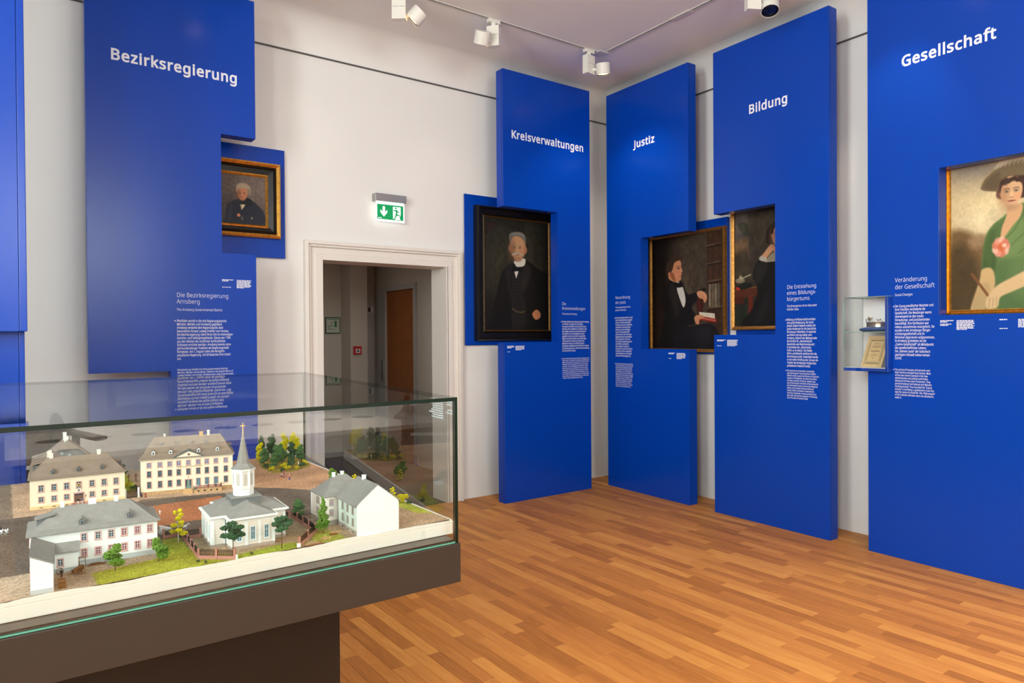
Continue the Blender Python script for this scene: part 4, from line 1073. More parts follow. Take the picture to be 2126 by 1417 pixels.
        self.ell(nx, cy + ry * 0.56, rx * 0.30, ry * 0.055, (158, 74, 62), rx * 0.08, 0.9)
        self.line([(nx - rx * 0.3, cy + ry * 0.555), (nx + rx * 0.3, cy + ry * 0.555)], ry * 0.022, (96, 44, 38), rx * 0.05, 0.9)

    def mesh(self, fr, s0, s1, z0, z1, n, parent):
        nu, nv = self.nu, self.nv
        ss = np.linspace(s0, s1, nu)
        zz = np.linspace(z1, z0, nv)
        a, b, c = fr(s0, n, z1), fr(s1, n, z1), fr(s0, n, z0)
        a, b, c = np.array(a), np.array(b), np.array(c)
        u = np.linspace(0, 1, nu)[None, :, None]
        v = np.linspace(0, 1, nv)[:, None, None]
        P = (a + (b - a) * u + (c - a) * v).reshape(-1, 3)
        idx = np.arange(nu * nv).reshape(nv, nu)
        F = np.stack([idx[:-1, :-1], idx[1:, :-1], idx[1:, 1:], idx[:-1, 1:]], -1).reshape(-1, 4)
        me = bpy.data.meshes.new('canvas')
        me.vertices.add(len(P))
        me.vertices.foreach_set('co', P.astype(np.float32).ravel())
        me.loops.add(F.size)
        me.loops.foreach_set('vertex_index', F.ravel().astype(np.int32))
        me.polygons.add(len(F))
        me.polygons.foreach_set('loop_start', np.arange(0, F.size, 4, dtype=np.int32))
        me.update(calc_edges=True)
        c = np.clip(self.img, 0, 1).reshape(-1, 3)
        c = np.where(c <= 0.04045, c / 12.92, ((c + 0.055) / 1.055) ** 2.4)
        at = me.attributes.new('paint', 'FLOAT_COLOR', 'POINT')
        at.data.foreach_set('color', np.c_[c, np.ones(len(c))].astype(np.float32).ravel())
        me.materials.append(M['oil'])
        return link('canvas', me, parent)


def ring_frame(fr, name, mt, parent, s0, s1, z0, z1, prof, smooth=False):
    """mitred frame: profile of (inset, n) around the rectangle, open profile closed at the back"""
    mb = MB(fr)
    k = len(prof)
    rs = []
    for sx, sz, x, z in ((1, 1, s0, z0), (-1, 1, s1, z0), (-1, -1, s1, z1), (1, -1, s0, z1)):
        rs.append([(x + sx * i, n, z + sz * i) for i, n in prof])
    pts = [p for r in rs for p in r]
    fc = []
    for j in range(4):
        for i in range(k):
            a, b = j * k + i, j * k + (i + 1) % k
            c, d = ((j + 1) % 4) * k + (i + 1) % k, ((j + 1) % 4) * k + i
            fc.append((a, b, c, d))
    mb.add(pts, fc)
    return mb.build(name, mt, parent)


def back_plate(fr, parent, s0, s1, z0, z1, n0, n1):
    MB(fr).box(s0, s1, n0, n1, z0, z1).build('stretcher', M['black'], parent)


# --- portrait of a grey-haired man, black and gold frame
t = thing('portrait_painting', 'portrait of a grey-haired man in dark coat, black and gold frame', 'painting', group='framed portraits')
ring_frame(fA, 'outer_gilt_moulding', M['gold'], t, 1.228, 1.786, 2.322, 2.905, [(0, 0.035), (0, 0.075), (0.012, 0.085), (0.030, 0.070), (0.030, 0.035)])
ring_frame(fA, 'black_frame', M['ebony'], t, 1.258, 1.756, 2.352, 2.875, [(0, 0.035), (0, 0.066), (0.012, 0.072), (0.022, 0.060), (0.062, 0.054), (0.062, 0.035)])
ring_frame(fA, 'inner_gilt_moulding', M['gold'], t, 1.320, 1.694, 2.400, 2.813, [(0, 0.035), (0, 0.060), (0.010, 0.064), (0.020, 0.052), (0.020, 0.035)])
back_plate(fA, t, 1.325, 1.69, 2.405, 2.81, 0.035, 0.046)
c = Canvas(420, 510, 120, 146, (96, 84, 78), 2)
c.ell(300, 120, 170, 150, (126, 110, 100), 160, 0.6)
c.ell(60, 400, 200, 160, (66, 58, 54), 160, 0.6)
c.noise(26, 0.10)
c.noise(60, 0.10)
c.poly([(40, 475), (60, 330), (95, 295), (170, 250), (285, 255), (370, 325), (415, 400), (430, 520), (30, 520)], (37, 40, 52), 8)
c.poly([(60, 470), (90, 320), (110, 330), (95, 480)], (56, 60, 74), 18, 0.6)
c.poly([(165, 265), (200, 240), (275, 240), (290, 300), (240, 330), (180, 300)], (24, 26, 34), 8)
c.poly([(182, 306), (230, 308), (192, 372)], (226, 204, 160), 4, curve=False)
c.line([(190, 300), (195, 380), (215, 460)], 5, (20, 22, 30), 6, 0.8)
c.ell(213, 140, 70, 62, (150, 132, 112), 8)
c.ell(272, 175, 16, 40, (140, 124, 106), 6)
c.face(203, 195, 50, 70, (196, 128, 92), -0.1, (130, 110, 92))
c.poly([(148, 150), (165, 105), (215, 92), (262, 112), (285, 160), (262, 140), (215, 140), (170, 150), (150, 185)], (168, 148, 122), 7)
c.line([(175, 120), (215, 108), (255, 130)], 8, (188, 170, 146), 8, 0.6)
c.ell(168, 420, 15, 17, (204, 130, 96), 5)
c.line([(278, 440), (300, 440)], 5, (180, 174, 150), 2)
c.line([(289, 428), (289, 453)], 5, (180, 174, 150), 2)
c.ell(200, 455, 12, 16, (120, 112, 96), 4, 0.7)
c.ell(200, 430, 6, 8, (130, 120, 100), 3, 0.7)
c.mesh(fA, 1.338, 1.676, 2.418, 2.797, 0.048, t)

# --- portrait of a moustached gentleman, wide dark frame
t = thing('portrait_painting', 'portrait of a moustached gentleman with bow tie in wide black frame', 'painting', group='framed portraits')
ring_frame(fA, 'dark_frame', M['ebony'], t, 3.621, 4.609, 1.500, 2.782,
           [(0, 0.035), (0, 0.095), (0.010, 0.112), (0.026, 0.112), (0.034, 0.098), (0.075, 0.078), (0.080, 0.084), (0.086, 0.074), (0.086, 0.035)])
M['goldl'] = mat('bronze_gilt', (104, 72, 36), 0.42, 0.5, metal=0.7, noise=0.35, nscale=50)
ring_frame(fA, 'carved_gilt_liner', M['goldl'], t, 3.707, 4.523, 1.586, 2.696, [(0, 0.035), (0, 0.072), (0.006, 0.078), (0.016, 0.064), (0.016, 0.035)])
bd = MB(fA)
rg = random.Random(5)
for i in range(70):
    f = i / 70
    for z in (1.594, 2.688):
        bd.blob((3.714 + 0.802 * f, 0.075, z), 0.0045, 0.004, 0.0045 * rg.uniform(0.8, 1.2), 6, 4)
for i in range(96):
    f = i / 96
    for s in (3.715, 4.515):
        bd.blob((s, 0.075, 1.594 + 1.094 * f), 0.0045 * rg.uniform(0.8, 1.2), 0.004, 0.0045, 6, 4)
o = bd.build('carved_beads', M['goldl'], t, smooth=True)
o['kind'] = 'stuff'
back_plate(fA, t, 3.71, 4.52, 1.59, 2.69, 0.035, 0.058)
c = Canvas(445, 735, 140, 230, (26, 24, 18), 3)
c.ell(150, 230, 170, 230, (50, 48, 34), 240, 0.9)
c.ell(90, 320, 110, 150, (60, 56, 38), 160, 0.5)
c.ell(380, 300, 70, 220, (44, 40, 30), 120, 0.6)
c.ell(310, 330, 26, 380, (86, 76, 56), 50, 0.35)
c.noise(30, 0.18)
c.poly([(20, 745), (45, 640), (75, 520), (110, 380), (140, 320), (200, 285), (280, 262), (380, 325), (440, 380), (450, 745)], (21, 18, 16), 8)
c.poly([(140, 330), (190, 300), (175, 420), (185, 560), (160, 450)], (38, 32, 30), 14, 0.9)
c.poly([(265, 290), (320, 310), (300, 420), (255, 480), (250, 400)], (40, 34, 32), 14, 0.9)
c.poly([(190, 330), (250, 330), (255, 480), (285, 600), (270, 720), (190, 720), (180, 560)], (31, 28, 26), 8)
for yy in range(360, 700, 22):
    for xx in range(190, 275, 14):
        c.ell(xx + (yy % 3), yy, 2.2, 2.0, (92, 84, 72), 2.5, 0.6)
c.poly([(203, 275), (275, 252), (272, 300), (225, 312), (210, 300)], (214, 206, 190), 4)
c.poly([(200, 335), (236, 330), (215, 390)], (214, 208, 194), 3, curve=False)
c.poly([(192, 330), (215, 318), (246, 318), (240, 338), (212, 342), (196, 348)], (14, 13, 13), 4)
c.ell(228, 180, 56, 85, (178, 130, 92), 6)
c.face(224, 188, 48, 76, (192, 144, 104), -0.05, (120, 108, 96))
c.ell(280, 195, 11, 24, (176, 116, 84), 4)
c.ell(172, 192, 8, 22, (150, 100, 74), 4)
c.poly([(172, 140), (170, 100), (205, 80), (255, 78), (282, 105), (284, 150), (268, 130), (240, 108), (200, 108), (182, 130), (176, 170)], (112, 106, 98), 5)
c.line([(190, 95), (230, 86), (268, 100)], 8, (150, 144, 134), 8, 0.7)
c.poly([(184, 236), (205, 216), (226, 212), (248, 218), (272, 238), (248, 232), (228, 228), (206, 234)], (172, 158, 138), 4)
c.ell(228, 262, 26, 16, (170, 120, 88), 10, 0.7)
c.poly([(328, 620), (358, 595), (385, 620), (382, 650), (352, 665), (332, 645)], (186, 122, 84), 5)
c.line([(345, 610), (370, 640)], 3, (130, 80, 54), 4, 0.7)
c.line([(365, 602), (380, 630)], 3, (130, 80, 54), 4, 0.7)
c.line([(186, 590), (215, 612), (250, 616), (272, 610)], 4, (150, 112, 56), 3, 0.8)
for k, yy in enumerate((42, 54, 66, 80)):
    c.line([(14 + 6 * k, yy), (66 - 4 * k, yy)], 5, (104, 32, 22), 4, 0.55)
c.mesh(fA, 3.720, 4.510, 1.600, 2.683, 0.060, t)

# --- seated man with a red book
t = thing('portrait_painting', 'portrait of a seated man in profile holding a red book', 'painting', group='framed portraits')
ring_frame(fB, 'gilt_frame', M['goldd'], t, 0.700, 1.632, 1.377, 2.529, [(0, 0.05), (0, 0.085), (0.006, 0.098), (0.016, 0.094), (0.032, 0.082), (0.036, 0.05)])
back_plate(fB, t, 0.71, 1.62, 1.385, 2.52, 0.051, 0.070)
c = Canvas(515, 880, 170, 290, (34, 22, 14), 4)
c.poly([(150, -10), (330, -10), (330, 900), (150, 900)], (84, 72, 54), 150, 1, False)
c.poly([(320, -10), (420, -10), (420, 900), (320, 900)], (66, 56, 42), 14, 1, False)
c.poly([(410, -10), (530, -10), (530, 900), (410, 900)], (54, 36, 22), 8, 1, False)
for yy in (105, 240, 375, 575):
    c.line([(412, yy), (520, yy - 12)], 12, (92, 74, 54), 6, 0.8)
    c.line([(412, yy + 12), (520, yy)], 10, (26, 16, 10), 6, 0.8)
for i in range(8):
    x0 = 416 + i * 13
    for (ya, yb) in ((15, 92), (125, 222), (262, 360)):
        c.line([(x0 + 6, ya), (x0 + 6, yb)], 8, [(70, 42, 24), (84, 54, 30), (58, 38, 26)][i % 3], 5, 0.7)
for i, cc in enumerate([(128, 118, 96), (110, 98, 80), (136, 126, 104), (92, 84, 68), (74, 50, 30)]):
    c.poly([(420 + i * 20, 395), (436 + i * 20, 395), (436 + i * 20, 565), (420 + i * 20, 565)], cc, 4, 0.85, False)
c.ell(60, 120, 150, 300, (18, 12, 9), 200, 0.9)
c.ell(170, 330, 40, 420, (80, 66, 46), 90, 0.35)
c.noise(34, 0.14)
# chair back
c.poly([(330, 470), (372, 450), (385, 520), (375, 610), (345, 615)], (62, 26, 16), 6)
c.line([(352, 470), (360, 690)], 14, (74, 32, 20), 6)
# coat
c.poly([(60, 890), (90, 640), (70, 500), (95, 400), (150, 335), (215, 350), (245, 400), (275, 460), (330, 470), (300, 560), (325, 620), (320, 690), (260, 720), (240, 890)], (22, 18, 17), 8)
c.poly([(275, 470), (330, 448), (385, 420), (400, 428), (395, 445), (355, 470), (330, 520), (290, 545)], (24, 20, 19), 7)
c.poly([(120, 420), (165, 345), (190, 420), (215, 540), (190, 640), (150, 520)], (38, 31, 27), 22, 0.8)
c.poly([(170, 880), (180, 740), (330, 700), (430, 690), (480, 740), (520, 860), (520, 890), (170, 890)], (24, 22, 24), 8)
c.poly([(330, 740), (400, 715), (440, 760), (400, 860), (350, 860)], (40, 38, 40), 26, 0.5)
# waistcoat and shirt
c.poly([(190, 400), (232, 395), (255, 500), (240, 560), (215, 500)], (206, 200, 188), 5)
for k in range(4):
    c.line([(205 + 5 * k, 420 + 20 * k), (240 + 3 * k, 415 + 18 * k)], 2.5, (150, 144, 134), 3, 0.6)
c.poly([(158, 345), (200, 350), (236, 372), (232, 398), (190, 400), (165, 375)], (18, 15, 14), 5)
c.line([(132, 322), (165, 348), (205, 362)], 7, (196, 188, 172), 3)
# head in profile, facing right
c.poly([(135, 330), (118, 280), (120, 225), (150, 190), (200, 180), (222, 205), (225, 245), (232, 275), (226, 285), (228, 300), (222, 318), (222, 338), (200, 356), (165, 350)], (196, 130, 92), 5)
c.poly([(118, 300), (108, 250), (118, 200), (160, 165), (200, 150), (232, 165), (236, 190), (205, 190), (172, 205), (160, 250), (150, 270), (140, 300)], (58, 40, 28), 6)
c.ell(134, 292, 9, 20, (190, 116, 84), 4)
c.poly([(142, 290), (162, 280), (178, 330), (182, 352), (160, 340), (145, 315)], (140, 82, 44), 8, 0.9)
c.ell(203, 252, 10, 4.5, (40, 28, 24), 3, 0.9)
c.line([(186, 240), (205, 235), (220, 240)], 5, (80, 52, 36), 4, 0.9)
c.poly([(218, 250), (233, 276), (226, 284), (214, 282)], (206, 140, 104), 4, 0.9)
c.line([(206, 312), (226, 308)], 4, (140, 66, 56), 3, 0.9)
c.ell(196, 300, 16, 18, (206, 132, 100), 16, 0.6)
# upper hand over the chair back
c.poly([(340, 445), (372, 440), (402, 465), (408, 500), (398, 525), (388, 530), (382, 505), (368, 500), (352, 490), (340, 470)], (204, 142, 104), 4)
for q in ([(375, 470), (392, 500), (388, 525)], [(362, 470), (374, 500)]):
    c.line(q, 2.5, (140, 86, 60), 3, 0.8)
# book and lower hand
c.poly([(352, 600), (460, 615), (462, 655), (360, 640)], (214, 204, 180), 3, curve=False)
c.line([(405, 608), (410, 648)], 3, (150, 140, 118), 2)
for k in range(5):
    c.line([(360, 610 + 6 * k), (400, 616 + 6 * k)], 1.6, (150, 142, 124), 2, 0.7)
    c.line([(414, 618 + 6 * k), (455, 622 + 6 * k)], 1.6, (150, 142, 124), 2, 0.7)
c.poly([(352, 628), (470, 655), (472, 682), (358, 660)], (150, 40, 28), 3, curve=False)
c.line([(358, 644), (466, 668)], 5, (196, 180, 150), 2, 0.7)
c.poly([(318, 640), (345, 622), (380, 628), (392, 640), (372, 650), (355, 660), (352, 690), (330, 688)], (192, 128, 92), 4)
c.mesh(fB, 0.733, 1.600, 1.410, 2.497, 0.074, t)

# --- lady leaning on her hand
t = thing('portrait_painting', 'portrait of a dark-haired lady in black dress leaning on her hand', 'painting', group='framed portraits')
ring_frame(fB, 'gilt_frame', M['goldd'], t, 1.700, 2.562, 1.582, 2.740, [(0, 0.045), (0, 0.085), (0.006, 0.096), (0.016, 0.092), (0.032, 0.080), (0.036, 0.045)])
back_plate(fB, t, 1.71, 2.55, 1.59, 2.73, 0.046, 0.068)
c = Canvas(513, 870, 150, 240, (54, 46, 36), 5)     # y offset 80 against the visible part
c.poly([(-10, 80), (100, 80), (105, 520), (-10, 520)], (84, 76, 70), 40, 1, False)
c.poly([(-10, 290), (60, 250), (100, 270), (105, 380), (-10, 400)], (112, 84, 56), 30, 0.8)
c.poly([(-10, 380), (70, 340), (100, 430), (100, 520), (-10, 520)], (58, 50, 34), 30, 0.9)
c.poly([(20, 150), (60, 140), (100, 180), (85, 240), (55, 220)], (44, 50, 36), 12, 0.8)
c.poly([(95, -10), (600, -10), (600, 880), (95, 880)], (56, 49, 38), 20, 1, False)
c.ell(300, 200, 200, 200, (72, 64, 50), 200, 0.7)
c.ell(40, 760, 110, 110, (34, 40, 26), 80, 0.9)
c.noise(26, 0.16)
# table
c.poly([(-10, 612), (150, 596), (182, 612), (170, 640), (165, 665), (-10, 672)], (82, 40, 24), 5, curve=False)
c.line([(-10, 612), (160, 600), (182, 612)], 6, (142, 92, 52), 3, 0.8)
c.poly([(88, 660), (120, 655), (124, 880), (88, 880)], (96, 36, 22), 5, curve=False)
c.poly([(-10, 665), (60, 662), (60, 712), (-10, 715)], (70, 30, 18), 5, curve=False)
# books and inkwell
c.poly([(8, 585), (60, 566), (115, 572), (112, 602), (35, 616), (8, 604)], (24, 28, 22), 4, curve=False)
c.poly([(4, 590), (34, 600), (34, 618), (4, 608)], (170, 44, 30), 3, curve=False)
c.ell(34, 548, 32, 18, (128, 118, 96), 5)
c.ell(38, 530, 12, 18, (150, 140, 116), 4)
c.line([(44, 535), (104, 512)], 9, (176, 164, 136), 5, 0.9)
# dress
c.poly([(60, 880), (110, 760), (150, 640), (135, 560), (120, 540), (125, 480), (150, 430), (190, 400), (240, 420), (330, 400), (430, 430), (480, 560), (520, 700), (560, 880)], (21, 19, 18), 9)
c.poly([(128, 500), (160, 440), (200, 420), (215, 480), (170, 570), (140, 560)], (40, 37, 34), 18, 0.8)
c.poly([(120, 860), (170, 720), (230, 620), (200, 800)], (34, 32, 31), 26, 0.7)
c.poly([(205, 430), (250, 375), (300, 390), (345, 380), (370, 430), (300, 440), (250, 432)], (150, 140, 118), 6)
for k in range(16):
    c.ell(208 + 10 * k, 434 - (k % 2) * 3, 5, 5, (176, 166, 142), 3, 0.8)
# raised arm and hand
c.poly([(165, 405), (190, 375), (225, 330), (245, 318), (258, 330), (262, 352), (240, 372), (215, 402), (200, 425)], (206, 150, 112), 4)
for q in ([(228, 335), (250, 345)], [(235, 325), (257, 335)], [(222, 348), (245, 358)]):
    c.line(q, 2, (150, 96, 68), 3, 0.8)
c.poly([(162, 405), (178, 390), (212, 412), (204, 432), (168, 420)], (186, 178, 160), 4)
c.poly([(255, 340), (300, 345), (310, 385), (285, 400), (262, 380)], (190, 134, 100), 5)
# head
c.poly([(205, 290), (212, 220), (250, 175), (290, 165), (335, 185), (358, 240), (350, 310), (320, 290), (250, 290), (235, 312), (215, 312)], (40, 28, 20), 6)
c.face(283, 258, 46, 70, (214, 158, 120), 0.05, (70, 46, 34))
c.poly([(238, 240), (248, 200), (282, 178), (286, 190), (262, 208), (248, 250)], (44, 30, 22), 5)
c.poly([(286, 178), (322, 200), (334, 250), (318, 215), (286, 190)], (44, 30, 22), 5)
c.mesh(fB, 1.735, 2.527, 1.617, 2.705, 0.072, t)

# --- lady in green with a wide hat
t = thing('portrait_painting', 'large portrait of a lady in green dress with wide-brimmed hat', 'painting', group='framed portraits')
S0, S1, Z0, Z1 = 3.546, 4.40, 1.640, 2.78
ring_frame(fB, 'gilt_frame', M['gold'], t, S0, S1, Z0 + 0.022, Z1, [(0, 0.18), (0, 0.226), (0.005, 0.236), (0.012, 0.238), (0.016, 0.226), (0.024, 0.230), (0.030, 0.216), (0.036, 0.216), (0.036, 0.18)])
ring_frame(fB, 'ornament_border', M['goldd'], t, S0 - 0.02, S1 + 0.02, Z0 + 0.002, Z1 + 0.02, [(0, 0.18), (0, 0.222), (0.010, 0.232), (0.022, 0.222), (0.022, 0.18)])
bd = MB(fB)
for i in range(34):
    s = S0 + 0.012 + i * 0.0248
    bd.blob((s, 0.231, Z0 + 0.014), 0.0070, 0.006, 0.0060, 8, 5)
    bd.blob((s + 0.0095, 0.230, Z0 + 0.017), 0.0035, 0.004, 0.0030, 6, 4)
    bd.blob((s + 0.0155, 0.230, Z0 + 0.012), 0.0035, 0.004, 0.0045, 6, 4)
o = bd.build('carved_beads', M['gold'], t, smooth=True)
o['kind'] = 'stuff'
MB(fB).box(S0, S1, 0.16, 0.18, Z0 + 0.02, Z1 - 0.01).build('stretcher', M['black'], t)
MB(fB).box(3.62, 4.33, 0.0, 0.16, 2.2, 2.26).build('wall_bracket', M['black'], t)
c = Canvas(741, 860, 200, 250, (176, 150, 112), 6)   # y: visible rows start at 100
c.ell(150, 120, 260, 120, (150, 136, 116), 160, 0.9)
c.ell(90, 330, 200, 130, (222, 200, 152), 150, 0.9)
c.ell(210, 400, 130, 70, (232, 216, 176), 90, 0.7)
c.ell(330, 330, 160, 140, (226, 208, 160), 150, 0.8)
c.ell(130, 80, 60, 40, (120, 114, 108), 80, 0.5)
c.poly([(-10, 480), (30, 425), (90, 440), (140, 470), (190, 480), (205, 560), (200, 870), (-10, 870)], (112, 86, 50), 40, 0.95)
c.poly([(-10, 560), (60, 510), (120, 560), (160, 640), (170, 870), (-10, 870)], (74, 58, 32), 60, 0.9)
c.poly([(100, 480), (200, 470), (210, 520), (120, 530)], (170, 140, 106), 40, 0.7)
c.noise(9, 0.08)
c.noise(60, 0.04)
# dress
c.poly([(170, 690), (172, 590), (190, 480), (230, 420), (290, 380), (330, 340), (420, 330), (520, 400), (580, 520), (600, 700), (620, 870), (200, 870)], (92, 118, 66), 10)
c.poly([(175, 680), (180, 580), (205, 480), (240, 450), (250, 560), (235, 690)], (66, 88, 46), 22, 0.9)
c.poly([(260, 440), (330, 380), (420, 420), (430, 560), (330, 640), (270, 600)], (116, 142, 84), 50, 0.8)
for q in ([(290, 400), (275, 470), (262, 530)], [(400, 360), (340, 460), (285, 510)], [(440, 380), (390, 480), (320, 540)], [(480, 420), (440, 520), (360, 580)]):
    c.line(q, 5, (64, 86, 46), 7, 0.6)
c.poly([(250, 640), (330, 600), (430, 620), (560, 700), (600, 870), (240, 870)], (84, 110, 62), 30, 0.8)
# neck
c.poly([(180, 560), (205, 470), (250, 420), (300, 400), (280, 470), (235, 560), (215, 640)], (78, 102, 54), 24, 0.7)
c.poly([(330, 620), (420, 560), (520, 600), (560, 760), (420, 830), (320, 760)], (104, 132, 78), 60, 0.6)
c.poly([(270, 500), (278, 440), (300, 385), (310, 340), (380, 330), (372, 390), (330, 440), (290, 490)], (212, 166, 120), 6)
# flower
for k in range(9):
    a = k * 0.7
    c.ell(272 + 30 * cos(a), 540 + 34 * sin(a), 18, 20, [(226, 150, 128), (236, 184, 160), (210, 122, 96)][k % 3], 8, 0.95)
c.ell(275, 540, 22, 24, (214, 104, 66), 12, 0.9)
c.ell(290, 532, 12, 10, (240, 200, 176), 6, 0.9)
# hair and face
c.poly([(250, 240), (255, 190), (280, 160), (330, 150), (390, 165), (415, 210), (410, 270), (390, 300), (262, 290)], (72, 48, 36), 8)
c.face(325, 262, 60, 82, (220, 176, 132), 0.05, (78, 52, 40), (180, 130, 92))
c.poly([(262, 230), (275, 200), (310, 190), (345, 185), (385, 205), (392, 240), (370, 218), (335, 208), (300, 222), (280, 226), (268, 262)], (74, 50, 38), 8)
for k in range(9):
    c.ell(272 + k * 14, 208 - (k % 3) * 8, 9, 8, (60, 40, 30), 5, 0.8)
# hat
c.poly([(165, 215), (185, 175), (240, 135), (320, 105), (410, 110), (500, 160), (540, 230), (470, 220), (400, 190), (320, 180), (270, 195), (255, 245), (210, 242), (175, 232)], (118, 100, 72), 7)
c.poly([(180, 215), (205, 180), (265, 150), (260, 230), (215, 235)], (98, 80, 58), 18, 0.8)
c.line([(167, 212), (186, 173), (240, 133), (320, 104)], 3, (190, 160, 100), 3, 0.9)
c.poly([(240, 130), (280, 90), (350, 66), (430, 60), (520, 90), (540, 150), (430, 110), (330, 108)], (190, 172, 148), 18, 0.9)
for k in range(12):
    c.line([(250 + k * 22, 125 - k), (272 + k * 22, 88 - (k % 4) * 7)], 7, (214, 200, 178), 9, 0.5)
# gloves, arms, staff
c.poly([(160, 700), (172, 650), (220, 645), (240, 690), (235, 760), (180, 870), (110, 870), (130, 790)], (204, 170, 118), 10)
c.poly([(120, 860), (135, 780), (180, 720), (215, 740), (200, 870)], (180, 152, 104), 20, 0.7)
c.line([(118, 672), (205, 790)], 14, (122, 80, 44), 6)
c.poly([(205, 790), (250, 740), (330, 700), (420, 660), (500, 640), (520, 690), (440, 730), (340, 770), (270, 800), (255, 850), (205, 860), (190, 830)], (216, 182, 134), 8)
for q in ([(215, 800), (208, 850)], [(232, 800), (228, 855)], [(248, 795), (248, 845)]):
    c.line(q, 3, (160, 122, 82), 4, 0.8)
c.poly([(390, 650), (450, 620), (520, 610), (530, 650), (440, 680)], (206, 196, 160), 10, 0.8)
c.mesh(fB, 3.578, 4.365, 1.696, 2.742, 0.219, t)

# ------------------------------------------------------------------ small wall vitrine with crown and booklet
BN0, BN1 = 0.16, 0.43
v_ = thing('wall_vitrine', 'small blue wall vitrine with glass front at the Gesellschaft panel', 'display case')
M['vwhite'] = mat('vitrine_lining', (226, 222, 216), 0.45, 0.4)
MB(fB).box(BS0, BS1, BN0, BN1, BZ0, BZ0 + 0.022).build('bottom_board', M['blue'], v_, bevel=0.001)
MB(fB).box(BS1 - 0.020, BS1, BN0, BN1, BZ0 + 0.0225, BZ1 - 0.004).build('side_board', M['blue'], v_, bevel=0.001)
MB(fB).box(BS0, BS1 - 0.0205, BN0, BN0 + 0.012, BZ0 + 0.0225, BZ1 - 0.004).build('back_board', M['vwhite'], v_)
MB(fB).box(BS0 + 0.006, BS1 - 0.021, BN0 + 0.0125, BN1 - 0.006, BZ0 + 0.0222, BZ0 + 0.026).build('floor_lining', M['vwhite'], v_)


def pane(fr, name, parent, x0, x1, y0, y1, z0, z1, edge_axes):
    """a glass sheet: the two large faces clear, its narrow edges green"""
    mb = MB(fr)
    mb.box(x0, x1, y0, y1, z0, z1)
    d = [x1 - x0, y1 - y0, z1 - z0]
    thin = d.index(min(d))
    ax = [2, 2, 1, 0, 1, 0]
    hi = (False, True, False, True, True, False)
    mb.m = [(0 if h else 2) if a == thin else 1 for a, h in zip(ax, hi)]
    return mb.build(name, [M['glass'], M['glassedge2'], M['glass_inner']], parent, recalc=True)


M['glassedge2'] = mat('pale_green_glass_edge', (138, 172, 160), 0.2, 0.6)
pane(fB, 'front_pane', v_, BS0, BS1, BN1, BN1 + 0.004, BZ0, BZ1, None)
pane(fB, 'side_pane', v_, BS0, BS0 + 0.004, BN0 + 0.0125, BN1 - 0.0005, BZ0 + 0.0225, BZ1 - 0.0045, None)
pane(fB, 'top_pane', v_, BS0, BS1, BN0, BN1 - 0.0005, BZ1 - 0.0035, BZ1, None)
pane(fB, 'glass_shelf', v_, BS0 + 0.005, BS1 - 0.021, BN0 + 0.013, BN1 - 0.004, 1.552, 1.557, None)

_vit_fill = area_light('vitrine_led', fB((BS0 + BS1) / 2, BN1 - 0.03, BZ1 - 0.006), (0, 0, 0), 0.26, 0.012, 0.55, (1.0, 0.97, 0.93))  # unseen light strip added to brighten the vitrine interior
_vit_fill.rotation_euler = (0, 0, -B_ANG + pi / 2)
_vit_fill.parent = v_
cs, cn = 3.135, 0.295
cu_ = thing('cushion', 'flat dark blue cushion under the crown in the wall vitrine', 'cushion')
M['velvet'] = mat('blue_velvet', (8, 52, 104), 0.8, 0.3, noise=0.15, nscale=80)
cm = MB(fB)
rs = []
for (k, zz) in ((0.80, 1.5572), (0.97, 1.566), (1.0, 1.5735), (0.95, 1.580), (0.72, 1.588), (0.3, 1.590)):
    loop = []
    for i in range(32):
        a = 2 * pi * i / 32
        q = 1 / (abs(cos(a)) ** 5 + abs(sin(a)) ** 5) ** 0.2
        loop.append((cs + 0.108 * k * q * cos(a), cn + 0.105 * k * q * sin(a), zz))
    rs.append(loop)
cm.rings(rs)
cm.build('cover', M['velvet'], cu_, smooth=True)
cr = thing('crown', 'antique silver crown with floral points inside the wall vitrine', 'crown')
M['silver'] = mat('tarnished_silver', (176, 162, 148), 0.28, 0.5, metal=0.9, noise=0.25, nscale=60)
R = 0.080
b_ = MB(fB)
o_, i_ = [], []
prof = [(R, 1.5905), (R, 1.593), (R - 0.001, 1.606), (R, 1.622), (R + 0.001, 1.625), (R - 0.002, 1.625), (R - 0.002, 1.5905)]
rs = [[(cs + r * cos(2 * pi * i / 40), cn + r * sin(2 * pi * i / 40), z) for i in range(40)] for r, z in prof]
b_.rings(rs + [rs[0]], cap=False)
b_.build('band', M['silver'], cr, smooth=True)
for k in range(8):
    a = 2 * pi * k / 8 + 0.2
    big = k % 2 == 0
    x, y = cs + R * cos(a), cn + R * sin(a)
    w = MB(fB)
    ux, uy = -sin(a), cos(a)
    pts = [(0.0, 0.625), (0.013, 0.634), (0.016, 0.640)] if big else [(0.0, 0.625), (0.006, 0.632)]
    for sg in (-1, 1):
        w.tube([(x + ux * sg * 0.020, y + uy * sg * 0.020, 1.625), (x + ux * sg * 0.010, y + uy * sg * 0.010, 1.632), (x + ux * sg * 0.003, y + uy * sg * 0.003, 1.640)], 0.0014, 6)
    if big:
        for j in range(6):
            b = 2 * pi * j / 6
            w.blob((x + ux * 0.0095 * cos(b), y + uy * 0.0095 * cos(b), 1.653 + 0.0095 * sin(b)), 0.0062, 0.0062, 0.0062, 8, 5)
        w.blob((x + 0.004 * cos(a), y + 0.004 * sin(a), 1.653), 0.006, 0.006, 0.006, 8, 5)
    else:
        w.blob((x, y, 1.644), 0.0058, 0.0058, 0.0058, 8, 5)
    w.build('crown_point', M['silver'], cr, smooth=True)
bk = thing('booklet', 'old yellowed printed booklet leaning in the wall vitrine', 'booklet')
M['paper'] = mat('yellowed_paper', (224, 190, 138), 0.8, 0.2, noise=0.06, nscale=30)
